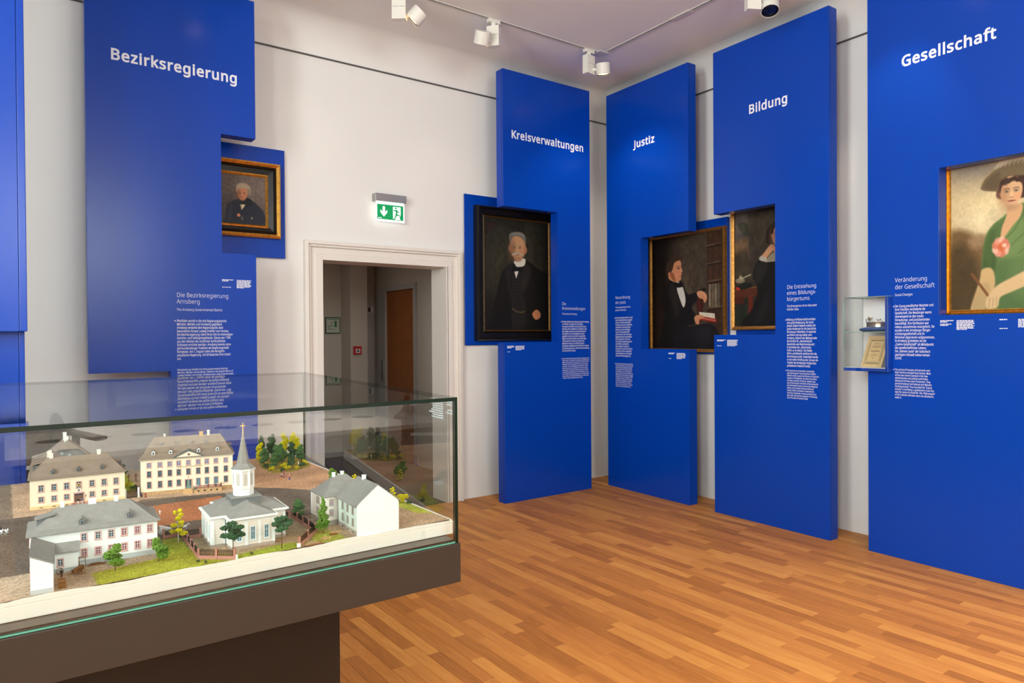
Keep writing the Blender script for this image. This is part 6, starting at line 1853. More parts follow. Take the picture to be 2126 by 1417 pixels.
# ---- cream governor's building on the left (two storeys, brown slate hip roof)
def cream_house():
    r = thing('model_house', 'cream model house with brown hipped roof and pink window surrounds', 'model building', (0.21, 2.885, GZ), radians(-2.5), 'model buildings')
    X0, X1, D, H_ = -0.142, 0.142, 0.160, 0.104
    MB().box(X0, X1, 0, D, 0.010, H_).build('walls', M['cream'], r)
    MB().box(X0 - 0.0008, X1 + 0.0008, -0.0008, D + 0.001, 0.0, 0.011).build('plinth', mat('model_ochre_plinth', (240, 206, 156), 0.85, 0.2), r)
    hip_roof(X0, X1, 0, D, H_, 0.060, 0.050).build('roof', M['slateb'], r)
    xs = [-0.110, -0.073, -0.036, 0.0, 0.040, 0.077, 0.114]
    for i, x in enumerate(xs):
        if i != 3:
            window(r, x, 0, 0.024, 0.0135, 0.017, arch=True)
        window(r, x, 0, 0.060, 0.0135, 0.021, arch=True)
    # coat of arms board, eagle plate, portal
    MB().box(-0.005, 0.005, -0.003, -0.001, 0.065, 0.076).build('emblem_board', mat('emblem_yellow', (226, 186, 120), 0.7), r)
    MB().box(-0.0028, 0.0028, -0.0036, -0.003, 0.068, 0.073).build('emblem_shield', mat('emblem_dark', (60, 58, 84), 0.7), r)
    MB().box(-0.0062, 0.0062, -0.0018, 0, 0.046, 0.057).build('eagle_plate', M['mwhite'], r)
    eg = MB()
    eg.blob((0, -0.002, 0.0510), 0.0012, 0.0003, 0.0022, 8, 5)
    for sg in (-1, 1):
        eg.plate([(0, 0.0518), (sg * 0.0032, 0.0542), (sg * 0.0036, 0.0525), (sg * 0.002, 0.0500), (0, 0.0502)], -0.0024, -0.0018)
    eg.blob((0.0005, -0.002, 0.0540), 0.0009, 0.0003, 0.0009, 6, 4)
    eg.box(-0.003, 0.003, -0.0022, -0.0018, 0.0470, 0.0477)
    eg.build('eagle', M['iron'], r)
    p = MB()
    for q in ((-0.0155, -0.0132), (0.0132, 0.0155)):
        p.box(q[0], q[1], -0.003, 0, 0.010, 0.044)
    p.box(-0.0155, 0.0155, -0.003, 0, 0.040, 0.0440)
    p.build('portal_frame', M['pink'], r)
    MB().box(-0.0132, 0.0132, -0.0006, 0.0004, 0.010, 0.040).build('portal_door', mat('model_portal_wood', (116, 88, 72), 0.7, noise=0.3, nscale=120), r)
    MB().box(-0.0132, 0.0132, -0.0010, -0.0006, 0.034, 0.040).build('portal_light', M['pane'], r)
    st = MB()
    for k in range(4):
        st.box(-0.0185, 0.0185, -0.006 - 0.004 * (4 - k), -0.0009, -0.003 + 0.003 * k, 0.0 + 0.003 * k)
    st.build('steps', M['pinkw'], r)
    for sg in (-1, 1):
        MB().box(sg * 0.022 - 0.003, sg * 0.022 + 0.003, -0.022, -0.0009, -0.003, 0.009).build('step_cheek', M['pink'], r)
    ln = MB()
    ln.tube([(0.021, -0.001, 0.032), (0.021, -0.004, 0.033)], 0.0004, 5)
    ln.lathe([(0.0004, 0.027), (0.0013, 0.0285), (0.0014, 0.031), (0.0003, 0.033)], (0.021, -0.004, 0), 8)
    ln.build('wall_lantern', M['iron'], r)
    for x in (-0.11, -0.073, -0.036, 0.045, 0.077, 0.114):
        MB().plate([(x - 0.006, 0.004), (x + 0.006, 0.004), (x + 0.004, 0.0062), (x - 0.004, 0.0062)], -0.0014, -0.0009).build('cellar_slit', M['iron'], r)
    for x in (-0.075, 0.0, 0.072):
        dormer(r, x, 0.012, H_ + 0.012, 0.011, 0.0145, 0.026, 'slated', 'slateb')
    for x in (-0.080, 0.066):
        chimney(r, x, D / 2, H_ + 0.050, H_ + 0.072, 0.012, 0.010)
    chimney(r, -0.083, D / 2 + 0.05, H_ + 0.030, H_ + 0.076, 0.010, 0.010)
    chimney(r, -0.088, D / 2 + 0.012, H_ + 0.045, H_ + 0.078, 0.008, 0.008)
    # right hand dormer seen from the side
    MB().box(X1 - 0.030, X1 - 0.004, D * 0.45, D * 0.62, H_ + 0.008, H_ + 0.026).build('side_dormer', M['slated'], r)
    MB().box(X1 - 0.046, X1 - 0.002, D * 0.43, D * 0.64, H_ + 0.026, H_ + 0.029).build('side_dormer_roof', M['slateb'], r)
    # left wing running back, with shed dormers on its outer slope
    MB().box(X0 + 0.002, X0 + 0.12, D, 0.37, 0.0, H_).build('rear_wing_walls', M['cream'], r)
    hip_roof(X0 + 0.002, X0 + 0.12, D - 0.05, 0.37, H_, 0.060, 0.055, axis='y').build('rear_wing_roof', M['slateb'], r)
    for k, y in enumerate((0.10, 0.165, 0.23, 0.30)):
        b = MB()
        b.box(X0 + 0.008, X0 + 0.050, y, y + 0.03, H_ + 0.010, H_ + 0.032)
        b.build('shed_dormer', M['slated'], r)
        MB().add([(X0 + 0.002, y - 0.003, H_ + 0.031), (X0 + 0.002, y + 0.033, H_ + 0.031), (X0 + 0.058, y + 0.033, H_ + 0.046), (X0 + 0.058, y - 0.003, H_ + 0.046),
                  (X0 + 0.002, y - 0.003, H_ + 0.034), (X0 + 0.002, y + 0.033, H_ + 0.034), (X0 + 0.058, y + 0.033, H_ + 0.049), (X0 + 0.058, y - 0.003, H_ + 0.049)],
                 [(3, 2, 1, 0), (4, 5, 6, 7), (0, 1, 5, 4), (1, 2, 6, 5), (2, 3, 7, 6), (3, 0, 4, 7)]).build('shed_dormer_roof', M['slateb'], r)
    return r


cream_house()


# ---- gable end of the slate-hung house behind it
def slate_house():
    r = thing('model_house', 'slate-hung model house with gable, standing behind the cream house', 'model building', (0.205, 3.285, GZ), 0, 'model buildings')
    w, d, h, g = 0.20, 0.13, 0.088, 0.088
    MB().box(-w / 2, w / 2, 0, d, 0.0, h).build('walls', M['slated'], r)
    gm = MB()
    gm.plate([(-w / 2, h), (w / 2, h), (0.012, h + g - 0.01), (-0.012, h + g - 0.01)], 0.0, d)
    gm.build('gable', M['slated'], r)
    rf = MB()
    for sg in (-1, 1):
        rf.plate([(0, h + g), (0, h + g + 0.004), (sg * (w / 2 + 0.012), h - 0.006), (sg * (w / 2 + 0.012), h - 0.010)], -0.012, d + 0.01)
    rf.plate([(-0.034, h + g - 0.030), (0.034, h + g - 0.030), (0.0, h + g + 0.004)], -0.013, -0.004)
    rf.build('roof', M['slateb'], r)
    for x, z in ((-0.022, h + 0.038), (0.004, h + 0.028), (0.028, h + 0.012), (-0.03, h + 0.012)):
        window(r, x, 0, z, 0.010, 0.010, None, 'sash', 'paneb')
    chimney(r, -0.004, 0.03, h + g - 0.02, h + g + 0.016, 0.014, 0.012, 'mwhite')
    chimney(r, -0.006, 0.085, h + g - 0.02, h + g + 0.026, 0.012, 0.012, 'mwhite')
    return r


slate_house()


# ---- inn with three storeys
def inn():
    r = thing('model_house', 'three-storey pale yellow model inn with pediment and white dormers', 'model building', (0.560, 2.862, GZ), radians(-11.5), 'model buildings')
    X0, X1, D, H_ = -0.158, 0.158, 0.150, 0.136
    MB().box(X0, X1, 0, D, 0.014, H_).build('walls', M['cream2'], r)
    MB().box(X0 - 0.001, X1 + 0.001, -0.001, D + 0.001, 0.0, 0.0145).build('plinth', M['plinthb'], r)
    hip_roof(X0, X1, 0, D, H_, 0.070, 0.042, over=0.007, flare=0.2).build('roof', M['slateb'], r)
    MB().box(X0 - 0.003, X1 + 0.003, -0.003, D + 0.003, H_ - 0.006, H_ - 0.0026).build('cornice', M['cream2'], r)
    xs = [-0.130, -0.094, -0.061, -0.031, 0.002, 0.036, 0.066, 0.098, 0.133]
    for i, x in enumerate(xs):
        window(r, x, 0, 0.104, 0.0125, 0.0165, pane='panev')
        window(r, x, 0, 0.068, 0.0125, 0.0215, sash='sashg')
        if i not in (4, 5, 6, 7):
            window(r, x, 0, 0.028, 0.0125, 0.0225, sash='sashg')
        elif i != 4:
            window(r, x, 0, 0.018, 0.0125, 0.0325, sash='sashg', pane='paneb')
    for k in range(3):
        for z, hh in ((0.104, 0.0165), (0.068, 0.0215), (0.028, 0.0225)):
            window(r, X0, 0.03 + k * 0.045, z, 0.0125, hh, rz=radians(-90))
    p = MB()
    p.box(-0.0105, -0.0082, -0.003, 0, 0.014, 0.050)
    p.box(0.0120, 0.0145, -0.003, 0, 0.014, 0.050)
    p.box(-0.0105, 0.0145, -0.003, 0, 0.048, 0.0505)
    p.build('portal_frame', M['pink'], r)
    MB().box(-0.0082, 0.0120, -0.0008, 0.0003, 0.014, 0.048).build('portal_door', M['door'], r)
    for x in (-0.005, 0.0085):
        MB().box(x - 0.0022, x + 0.0022, -0.0012, -0.0008, 0.024, 0.047).build('door_pane', M['pane'], r)
    st = MB()
    for k in range(6):
        st.box(-0.0165, 0.0170, -0.008 - 0.0042 * (6 - k), -0.0012, -0.0035 + 0.003 * k, -0.0005 + 0.003 * k)
    st.build('steps', mat('model_sand_steps', (214, 176, 128), 0.85, 0.2), r)
    # terrace with balustrade
    MB().box(0.019, 0.117, -0.030, -0.0012, -0.003, 0.0165).build('terrace', M['plinthb'], r)
    for x in (0.036, 0.058, 0.080, 0.101):
        MB().box(x - 0.0035, x + 0.0035, -0.0304, -0.0300, 0.005, 0.010).build('cellar_window', M['iron'], r)
    ba = MB()
    ba.box(0.018, 0.118, -0.0305, -0.0275, 0.0165, 0.0185)
    ba.box(0.018, 0.118, -0.0305, -0.0275, 0.0255, 0.0275)
    for x in (0.018, 0.042, 0.066, 0.090, 0.1145):
        ba.box(x, x + 0.0035, -0.031, -0.027, 0.0165, 0.0285)
    for i in range(34):
        x = 0.0225 + i * 0.0028
        ba.box(x, x + 0.0011, -0.0298, -0.0284, 0.0185, 0.0255)
    ba.box(0.1145, 0.118, -0.0305, -0.001, 0.0255, 0.0275)
    ba.build('balustrade', M['pinkw'], r)
    for x in (0.032, 0.062, 0.100):
        MB().box(x - 0.006, x + 0.006, -0.022, -0.012, 0.0255, 0.0268).lathe([(0.0008, 0.0166), (0.0008, 0.0256)], (x, -0.017, 0), 6).build('terrace_table', M['mwhite'], r)
    # pediment with round window
    g = MB()
    g.plate([(-0.040, H_ + 0.0005), (0.048, H_ + 0.0005), (0.004, H_ + 0.0215)], -0.0085, 0.030)
    g.build('pediment', M['cream2'], r)
    g = MB()
    for sg, xe in ((-1, -0.052), (1, 0.060)):
        g.plate([(0.004, H_ + 0.0225), (0.004, H_ + 0.0255), (xe, H_ - 0.0005), (xe, H_ - 0.0030)], -0.0115, 0.032)
    g.build('pediment_roof', M['slated'], r)
    g = MB()
    g.lathe([(0.0046, 0.0), (0.0046, 0.0010), (0.0034, 0.0010), (0.0034, 0.0)], (0.004, -0.0085, H_ + 0.0085), 20, (0, -1, 0))
    g.build('round_window', M['pink'], r)
    MB().lathe([(0.0, 0.0002), (0.0033, 0.0002), (0.0033, 0.0006), (0, 0.0006)], (0.004, -0.0085, H_ + 0.0085), 16, (0, -1, 0)).build('round_pane', M['pane'], r)
    for x in (-0.116, -0.058, 0.038, 0.104):
        dormer(r, x, 0.010, H_ + 0.012, 0.0120, 0.0165, 0.028, 'mwhite', 'slateb')
    for x in (-0.092, -0.038, 0.014, 0.066):
        MB().box(x - 0.003, x + 0.003, 0.040, 0.058, H_ + 0.044, H_ + 0.052).build('roof_vent', M['slate'], r)
    chimney(r, -0.080, D / 2 + 0.01, H_ + 0.055, H_ + 0.078, 0.007, 0.007)
    chimney(r, 0.048, D / 2, H_ + 0.058, H_ + 0.080, 0.014, 0.012, 'lightwood')
    chimney(r, 0.074, D / 2, H_ + 0.058, H_ + 0.084, 0.009, 0.009)
    # side dormers
    for (x0, x1, y, z) in ((X1 - 0.036, X1 - 0.004, 0.060, H_ + 0.026), (X1 - 0.052, X1 - 0.030, 0.075, H_ + 0.048), (X0 + 0.004, X0 + 0.034, 0.05, H_ + 0.018), (X0 + 0.026, X0 + 0.048, 0.07, H_ + 0.042)):
        MB().box(x0, x1, y, y + 0.026, z - 0.012, z + 0.002).build('side_dormer', M['slated'], r)
        MB().box(x0 - 0.003, x1 + 0.003, y - 0.002, y + 0.028, z + 0.002, z + 0.0045).build('side_dormer_roof', M['slateb'], r)
    # inn lettering
    lettering(lambda s, n, z: Vector((s, -n, z)), 'inn_lettering', r, ['ZUM KOENIG VON PREUSSEN'], -0.036, 0.0006, 0.0945, 0.0055, 0, 0.086, bold=0.01, m=mat('inn_ochre', (196, 170, 120), 0.7))
    el = MB()
    el.blob((0.002, -0.0012, 0.0570), 0.0014, 0.0006, 0.0024, 6, 5)
    el.build('door_emblem', M['iron'], r)
    return r


inn()


# ---- long white house in front with two lean-to annexes
def white_house():
    r = thing('model_house', 'long white model house with grey roof, red windows and lean-to annexes, front left', 'model building', (0.190, 2.112, GZ), radians(-3.0), 'model buildings')
    X0, X1, D, H_ = -0.142, 0.144, 0.160, 0.092
    MB().box(X0, X1, 0, D, 0.012, H_).build('walls', M['mwhite'], r)
    MB().box(X0 - 0.0006, X1 + 0.0006, -0.0006, D + 0.0006, 0.0, 0.0125).build('plinth', M['plinthg'], r)
    hip_roof(X0, X1, 0, D, H_, 0.050, 0.062, over=0.008, flare=0.25).build('roof', M['slate'], r)
    for i, x in enumerate((-0.026, 0.005, 0.035, 0.065, 0.096, 0.126)):
        window(r, x, 0, 0.062, 0.0112, 0.0180, 'pink', 'sash', 'pane' if i < 3 else 'panec')
        window(r, x, 0, 0.022, 0.0112, 0.0185, 'pink', 'sash', 'panec')
    for x, z in ((-0.030, H_ + 0.010), (0.080, H_ + 0.012)):
        dormer(r, x, 0.014, z, 0.0125, 0.0165, 0.028, 'slated', 'slate')
    chimney(r, -0.072, D / 2, H_ + 0.044, H_ + 0.060, 0.009, 0.009, 'mwhite')
    chimney(r, -0.004, D / 2, H_ + 0.044, H_ + 0.060, 0.018, 0.009, 'mwhite')
    chimney(r, 0.052, D / 2, H_ + 0.044, H_ + 0.060, 0.010, 0.009, 'mwhite')
    MB().add([(-0.128, 0.05, H_ + 0.006), (-0.128, 0.085, H_ + 0.006), (-0.09, 0.085, H_ + 0.028), (-0.09, 0.05, H_ + 0.028), (-0.128, 0.05, H_ + 0.026), (-0.128, 0.085, H_ + 0.026), (-0.09, 0.085, H_ + 0.036), (-0.09, 0.05, H_ + 0.036)],
             [(3, 2, 1, 0), (4, 5, 6, 7), (0, 1, 5, 4), (1, 2, 6, 5), (2, 3, 7, 6), (3, 0, 4, 7)]).build('shed_dormer', M['slated'], r)
    MB().add([(-0.133, 0.046, H_ + 0.026), (-0.133, 0.089, H_ + 0.026), (-0.088, 0.089, H_ + 0.0365), (-0.088, 0.046, H_ + 0.0365), (-0.133, 0.046, H_ + 0.029), (-0.133, 0.089, H_ + 0.029), (-0.088, 0.089, H_ + 0.0395), (-0.088, 0.046, H_ + 0.0395)],
             [(3, 2, 1, 0), (4, 5, 6, 7), (0, 1, 5, 4), (1, 2, 6, 5), (2, 3, 7, 6), (3, 0, 4, 7)]).build('shed_dormer_roof', M['slate'], r)
    # tall annex towards the model edge, mono-pitch roof falling to the right
    ax0, ax1, ay = -0.136, -0.092, -0.186
    a = MB()
    a.plate([(ax0, 0.010), (ax1, 0.010), (ax1, 0.064), (ax0, 0.086)], ay, 0.0)
    a.build('tall_annex', M['mwhite'], r)
    MB().box(ax0 - 0.0005, ax1 + 0.0005, ay - 0.0005, -0.0008, 0.0, 0.0105).build('annex_plinth', M['plinthg'], r)
    a = MB()
    a.plate([(ax0 - 0.002, 0.0876), (ax1 + 0.003, 0.0632), (ax1 + 0.003, 0.0662), (ax0 - 0.002, 0.0906)], ay - 0.001, -0.0001)
    a.build('annex_roof', M['slate'], r)
    # low annex
    bx1, by = -0.040, -0.040
    MB().box(ax1 + 0.0002, bx1, by, -0.0008, 0.010, 0.050).build('low_annex', M['mwhite'], r)
    MB().box(ax1 + 0.0008, bx1 + 0.0004, by - 0.0004, -0.0008, 0.0, 0.0105).build('low_annex_plinth', M['plinthg'], r)
    MB().add([(ax1 + 0.001, by - 0.006, 0.0485), (bx1 + 0.004, by - 0.006, 0.0485), (bx1 + 0.004, -0.0003, 0.062), (ax1 + 0.001, -0.0003, 0.062),
              (ax1 + 0.001, by - 0.006, 0.0520), (bx1 + 0.004, by - 0.006, 0.0520), (bx1 + 0.004, -0.0003, 0.0655), (ax1 + 0.001, -0.0003, 0.0655)],
             [(3, 2, 1, 0), (4, 5, 6, 7), (0, 1, 5, 4), (1, 2, 6, 5), (2, 3, 7, 6), (3, 0, 4, 7)]).build('low_annex_roof', M['slate'], r)
    window(r, -0.078, by, 0.017, 0.0112, 0.0170, 'pink', 'sash', 'pane')
    for k in range(3):
        window(r, X0, 0.03 + 0.045 * k, 0.060, 0.0112, 0.018, 'pink', 'sash', 'pane', rz=radians(-90))
        window(r, ax0, -0.15 + 0.05 * k, 0.03, 0.0112, 0.018, 'pink', 'sash', 'pane', rz=radians(-90))
    return r


white_house()


# ---- church
def church():
    r = thing('model_church', 'white rusticated model church with octagonal tower, slate spire and gold cross', 'model building', (0.566, 2.125, GZ), radians(-2.5), 'model buildings')
    cross = [(-0.102, -0.070), (-0.062, -0.070), (-0.062, -0.122), (0.058, -0.122), (0.058, -0.070), (0.102, -0.070),
             (0.102, 0.070), (0.058, 0.070), (0.058, 0.122), (-0.062, 0.122), (-0.062, 0.070), (-0.102, 0.070)]
    H_ = 0.080
    MB().prism(cross, 0.0, 0.0085).build('plinth', M['stone2'], r)
    ins = shrink(cross, 0.0015)
    MB().prism(ins, 0.0085, H_).build('walls', M['offw'], r)
    # rustication: thin proud courses
    for k in range(15):
        z = 0.0105 + k * 0.0042
        MB().prism(shrink(cross, 0.0009), z, z + 0.0034).build('stone_course', M['offw'], r)
    MB().prism(shrink(cross, 0.0004), 0.0745, 0.0765).build('frieze', M['mwhite'], r)
    MB().prism(shrink(cross, -0.0030), H_ - 0.001, H_ + 0.002).build('cornice', M['offw'], r)
    MB().prism(shrink(cross, -0.0075), H_ + 0.002, H_ + 0.0065).build('gutter', M['mwhite'], r)
    # pilasters
    pil = MB()
    def pl_(x, y, nx_, ny_, w=0.0075):
        if ny_:
            MB().box(x - w / 2, x + w / 2, y - 0.0014, y + 0.0014, 0.0085, 0.0735).build('pilaster', M['mwhite'], r)
        else:
            MB().box(x - 0.0014, x + 0.0014, y - w / 2, y + w / 2, 0.0085, 0.0735).build('pilaster', M['mwhite'], r)
    for x in (-0.0575, -0.0200, 0.0150, 0.0535):
        pl_(x, -0.122, 0, 1)
    for x in (-0.0975, -0.066, 0.0630, 0.0975):
        pl_(x, -0.070, 0, 1)
    for y in (-0.0655, -0.024, 0.020, 0.0655):
        pl_(-0.102, y, 1, 0, 0.006)
    pl_(-0.062, -0.098, 1, 0, 0.008)
    pl_(-0.062, -0.077, 1, 0, 0.006)
    for x in (-0.0388, -0.0025, 0.0343):
        window(r, x, -0.1222, 0.022, 0.0115, 0.036, 'mwhite', 'sash', 'paneb')
    for y in (-0.045, -0.002, 0.043):
        window(r, -0.1022, y, 0.022, 0.0115, 0.036, 'mwhite', 'sash', 'paneb', rz=radians(-90))
    # cross-shaped slate roof
    z0 = H_ + 0.0066
    e = shrink(cross, -0.0010)
    rf = MB()
    base = [(x, y, z0) for x, y in e]
    top = [(x, y, z0 + 0.0022) for x, y in e]
    k = len(e)
    pts = base + top
    fc = [tuple(range(k))[::-1]] + [(i, (i + 1) % k, k + (i + 1) % k, k + i) for i in range(k)]
    rz_ = z0 + 0.032
    # ridge points: left, right, front, back, centre
    L_, R_, F_, B_, C_ = range(2 * k, 2 * k + 5)
    pts += [(-0.058, 0, rz_ - 0.006), (0.058, 0, rz_ - 0.006), (0, -0.078, rz_ - 0.004), (0, 0.078, rz_ - 0.004), (0, 0, rz_)]
    t = k
    fc += [(t + 11, t + 0, L_), (t + 0, t + 1, C_, L_), (t + 10, t + 11, L_, C_),
           (t + 1, t + 2, F_, C_), (t + 2, t + 3, F_), (t + 3, t + 4, C_, F_),
           (t + 4, t + 5, R_, C_), (t + 5, t + 6, R_), (t + 6, t + 7, C_, R_),
           (t + 7, t + 8, B_, C_), (t + 8, t + 9, B_), (t + 9, t + 10, C_, B_)]
    rf.add(pts, fc)
    rf.build('roof', M['slate'], r)
    # tower
    MB().prism([(-0.040, -0.040), (0.040, -0.040), (0.040, 0.040), (-0.040, 0.040)], z0 + 0.006, z0 + 0.036).build('tower_base', M['slated'], r)
    MB().prism([(-0.042, -0.042), (0.042, -0.042), (0.042, 0.042), (-0.042, 0.042)], z0 + 0.036, z0 + 0.0385).build('tower_deck', M['slate'], r)

    def octo(rad, za, zb, name, m, rad2=None):
        a = [(rad * cos(pi / 8 + pi / 4 * i), rad * sin(pi / 8 + pi / 4 * i), za) for i in range(8)]
        rad2 = rad if rad2 is None else rad2
        b = [(rad2 * cos(pi / 8 + pi / 4 * i), rad2 * sin(pi / 8 + pi / 4 * i), zb) for i in range(8)]
        return MB().rings([a, b]).build(name, M[m], r)
    tz = z0 + 0.0385
    octo(0.0290, tz, tz + 0.020, 'tower_drum', 'mwhite')
    octo(0.0312, tz + 0.020, tz + 0.0235, 'tower_band', 'offw')
    octo(0.0285, tz + 0.0235, tz + 0.072, 'belfry', 'offw')
    for i in range(8):
        a = pi / 8 + pi / 4 * i
        MB().lathe([(0.0042, tz + 0.0236), (0.0042, tz + 0.070)], (0.0268 * cos(a), 0.0268 * sin(a), 0), 6).build('tower_pilaster', M['mwhite'], r)
        b = pi / 4 * i
        o = MB().box(-0.0042, 0.0042, -0.0008, 0.0008, 0, 0.034)
        for q in range(9):
            o.box(-0.0040, 0.0040, -0.0016, -0.0006, 0.002 + q * 0.0035, 0.0038 + q * 0.0035)
        o.build('louvre', mat_louvre, r, loc=(0.0268 * cos(b), 0.0268 * sin(b), tz + 0.029), rz=b + pi / 2)
    octo(0.0325, tz + 0.070, tz + 0.0735, 'tower_cornice', 'mwhite')
    octo(0.0345, tz + 0.0735, tz + 0.0765, 'tower_gutter', 'mwhite')
    octo(0.0350, tz + 0.0765, tz + 0.0905, 'spire_skirt', 'slate', 0.0185)
    octo(0.0185, tz + 0.0905, tz + 0.176, 'spire', 'slate', 0.0022)
    M['cgold'] = mat('model_cross_gold', (232, 186, 110), 0.4, 0.5)
    cg = MB()
    cg.lathe([(0.0020, tz + 0.174), (0.0015, tz + 0.186), (0.0012, tz + 0.2085)], (0, 0, 0), 8)
    cg.box(-0.0070, 0.0070, -0.0012, 0.0012, tz + 0.1985, tz + 0.2012)
    cg.build('gold_cross', M['cgold'], r)
    # downpipe
    MB().lathe([(0.0011, 0.004), (0.0011, H_ - 0.002)], (-0.0645, -0.0722, 0), 6).build('downpipe', M['slated'], r)
    return r


mat_louvre = mat('model_louvre', (196, 190, 182), 0.8, 0.2)
church()


# ---- two houses on the right, the front one cut off at the model edge
def right_houses():
    r = thing('model_house', 'off-white model house with hipped grey roof beside the mint house', 'model building', (0.868, 2.088, GZ), radians(-2.0), 'model buildings')
    X0, X1, D, H_ = -0.070, 0.078, 0.125, 0.090
    MB().box(X0, X1, 0, D, 0.014, H_).build('walls', M['offw'], r)
    MB().box(X0 - 0.0008, X1 + 0.0008, -0.0008, D + 0.0008, 0.0, 0.0145).build('plinth', M['stone2'], r)
    for k in range(17):
        z = 0.0160 + k * 0.0043
        MB().box(X0 - 0.0006, X1 + 0.0006, -0.0006, D + 0.0006, z, z + 0.0036).build('board_course', M['offw'], r)
    for (x, y) in ((X0, 0), (X0, D)):
        MB().box(x - 0.0014, x + 0.005, y - 0.0014 if y == 0 else y - 0.005, y + 0.005 if y == 0 else y + 0.0014, 0.0145, H_ - 0.0026).build('corner_pilaster', M['mwhite'], r)
    hip_roof(X0, X1, 0, D, H_, 0.050, 0.052, over=0.006, flare=0.22).build('roof', M['slate'], r)
    for z in (0.030, 0.062):
        window(r, X0 + 0.0215, -0.0007, z, 0.0095, 0.0165, 'stone2', 'sash', 'panec')
        for y in (0.048, 0.064):
            window(r, X0 - 0.0007, y, z, 0.0055, 0.0165, 'stone2', 'stone2', 'pane', rz=radians(-90))
    chimney(r, -0.018, D / 2, H_ + 0.044, H_ + 0.058, 0.009, 0.009, 'mwhite')
    chimney(r, 0.012, D / 2 + 0.006, H_ + 0.044, H_ + 0.058, 0.009, 0.009, 'mwhite')
    r = thing('model_house', 'mint green model house cut off by a blank white gable at the model edge', 'model building', (0.897, 1.921, GZ), radians(-2.0), 'model buildings')
    X0, X1, D, H_, G = -0.066, 0.066, 0.150, 0.090, 0.052
    MB().box(X0, X1, 0.0, D, 0.014, H_).build('walls', M['mint'], r)
    MB().box(X0 - 0.0008, X1 + 0.0008, 0.0, D, 0.0, 0.0145).build('plinth', M['stone2'], r)
    curve_ = [(-0.074, H_ - 0.004), (-0.060, H_ + 0.004), (-0.030, H_ + 0.0285), (0.0, H_ + G), (0.030, H_ + 0.0285), (0.060, H_ + 0.004), (0.074, H_ - 0.004)]
    sec = MB()
    sec.plate([(X0, 0.0)] + [(X0, H_ - 0.004)] + curve_[1:-1] + [(X1, H_ - 0.004), (X1, 0.0)], -0.0045, -0.0002)
    sec.build('cut_gable', mat('cut_face_white', (246, 244, 240), 0.7, 0.2), r)
    rf = MB()
    up = [(x, z + 0.0032) for x, z in curve_]
    rf.plate(curve_ + up[::-1], -0.003, D + 0.003)
    rf.build('roof', M['slate'], r)
    fl = MB()
    fl.plate([(X0, H_)] + [(max(min(x, X1), X0), z - 0.0002) for x, z in curve_[1:-1]] + [(X1, H_)], 0.0, D)
    fl.build('attic', M['mint'], r)
    for z in (0.026, 0.060):
        for y in (0.028, 0.070, 0.112):
            window(r, X0 - 0.0002, y, z, 0.0095, 0.0190, 'stone2', 'stone2', 'pane', rz=radians(-90))
    for y in (0.028, 0.070, 0.112):
        MB().box(X0 - 0.0014, X0 - 0.0008, y - 0.003, y + 0.003, 0.004, 0.0085).build('cellar_window', M['iron'], r)
    chimney(r, 0.0, 0.105, H_ + 0.046, H_ + 0.064, 0.010, 0.010, 'mwhite')


right_houses()
# ------------------------------------------------------------------ model trees
FOL = {
    'green': mat('foliage_green', (104, 140, 54), 0.95, 0.1, noise=0.35, nscale=220),
    'dark': mat('foliage_dark_green', (62, 96, 64), 0.95, 0.1, noise=0.35, nscale=220),
    'mid': mat('foliage_mid_green', (82, 122, 72), 0.95, 0.1, noise=0.35, nscale=220),
    'yellow': mat('foliage_yellow', (214, 200, 30), 0.95, 0.1, noise=0.25, nscale=220),
}
BARK = mat('bark', (92, 72, 56), 0.9, 0.1)
BIRCH = mat('birch_bark', (214, 208, 196), 0.9, 0.1)


def foliage(mb, clumps, rng, size=0.0045, dens=1.0):
    for (cx, cy, cz, rx, rz_) in clumps:
        n = int(55 * dens * (rx * rx * rz_ / 1.2e-6) ** 0.45)
        for _ in range(n):
            a, b = rng.uniform(0, 2 * pi), rng.uniform(-1, 1)
            q = sqrt(1 - b * b)
            k = rng.uniform(0.55, 1.0)
            s = size * rng.uniform(0.6, 1.25)
            c = (cx + rx * q * cos(a) * k, cy + rx * q * sin(a) * k, cz + rz_ * b * k)
            d = [Vector((rng.uniform(-1, 1), rng.uniform(-1, 1), rng.uniform(-0.6, 0.6))).normalized() * s for _ in range(6)]
            p = [(c[0] + s * rng.uniform(0.5, 1), c[1], c[2]), (c[0] - s * rng.uniform(0.5, 1), c[1], c[2]), (c[0], c[1] + s * rng.uniform(0.5, 1), c[2]),
                 (c[0], c[1] - s * rng.uniform(0.5, 1), c[2]), (c[0], c[1], c[2] + s * rng.uniform(0.35, 0.8)), (c[0], c[1], c[2] - s * rng.uniform(0.35, 0.8))]
            mb.add(p, [(0, 2, 4), (2, 1, 4), (1, 3, 4), (3, 0, 4), (2, 0, 5), (1, 2, 5), (3, 1, 5), (0, 3, 5)])


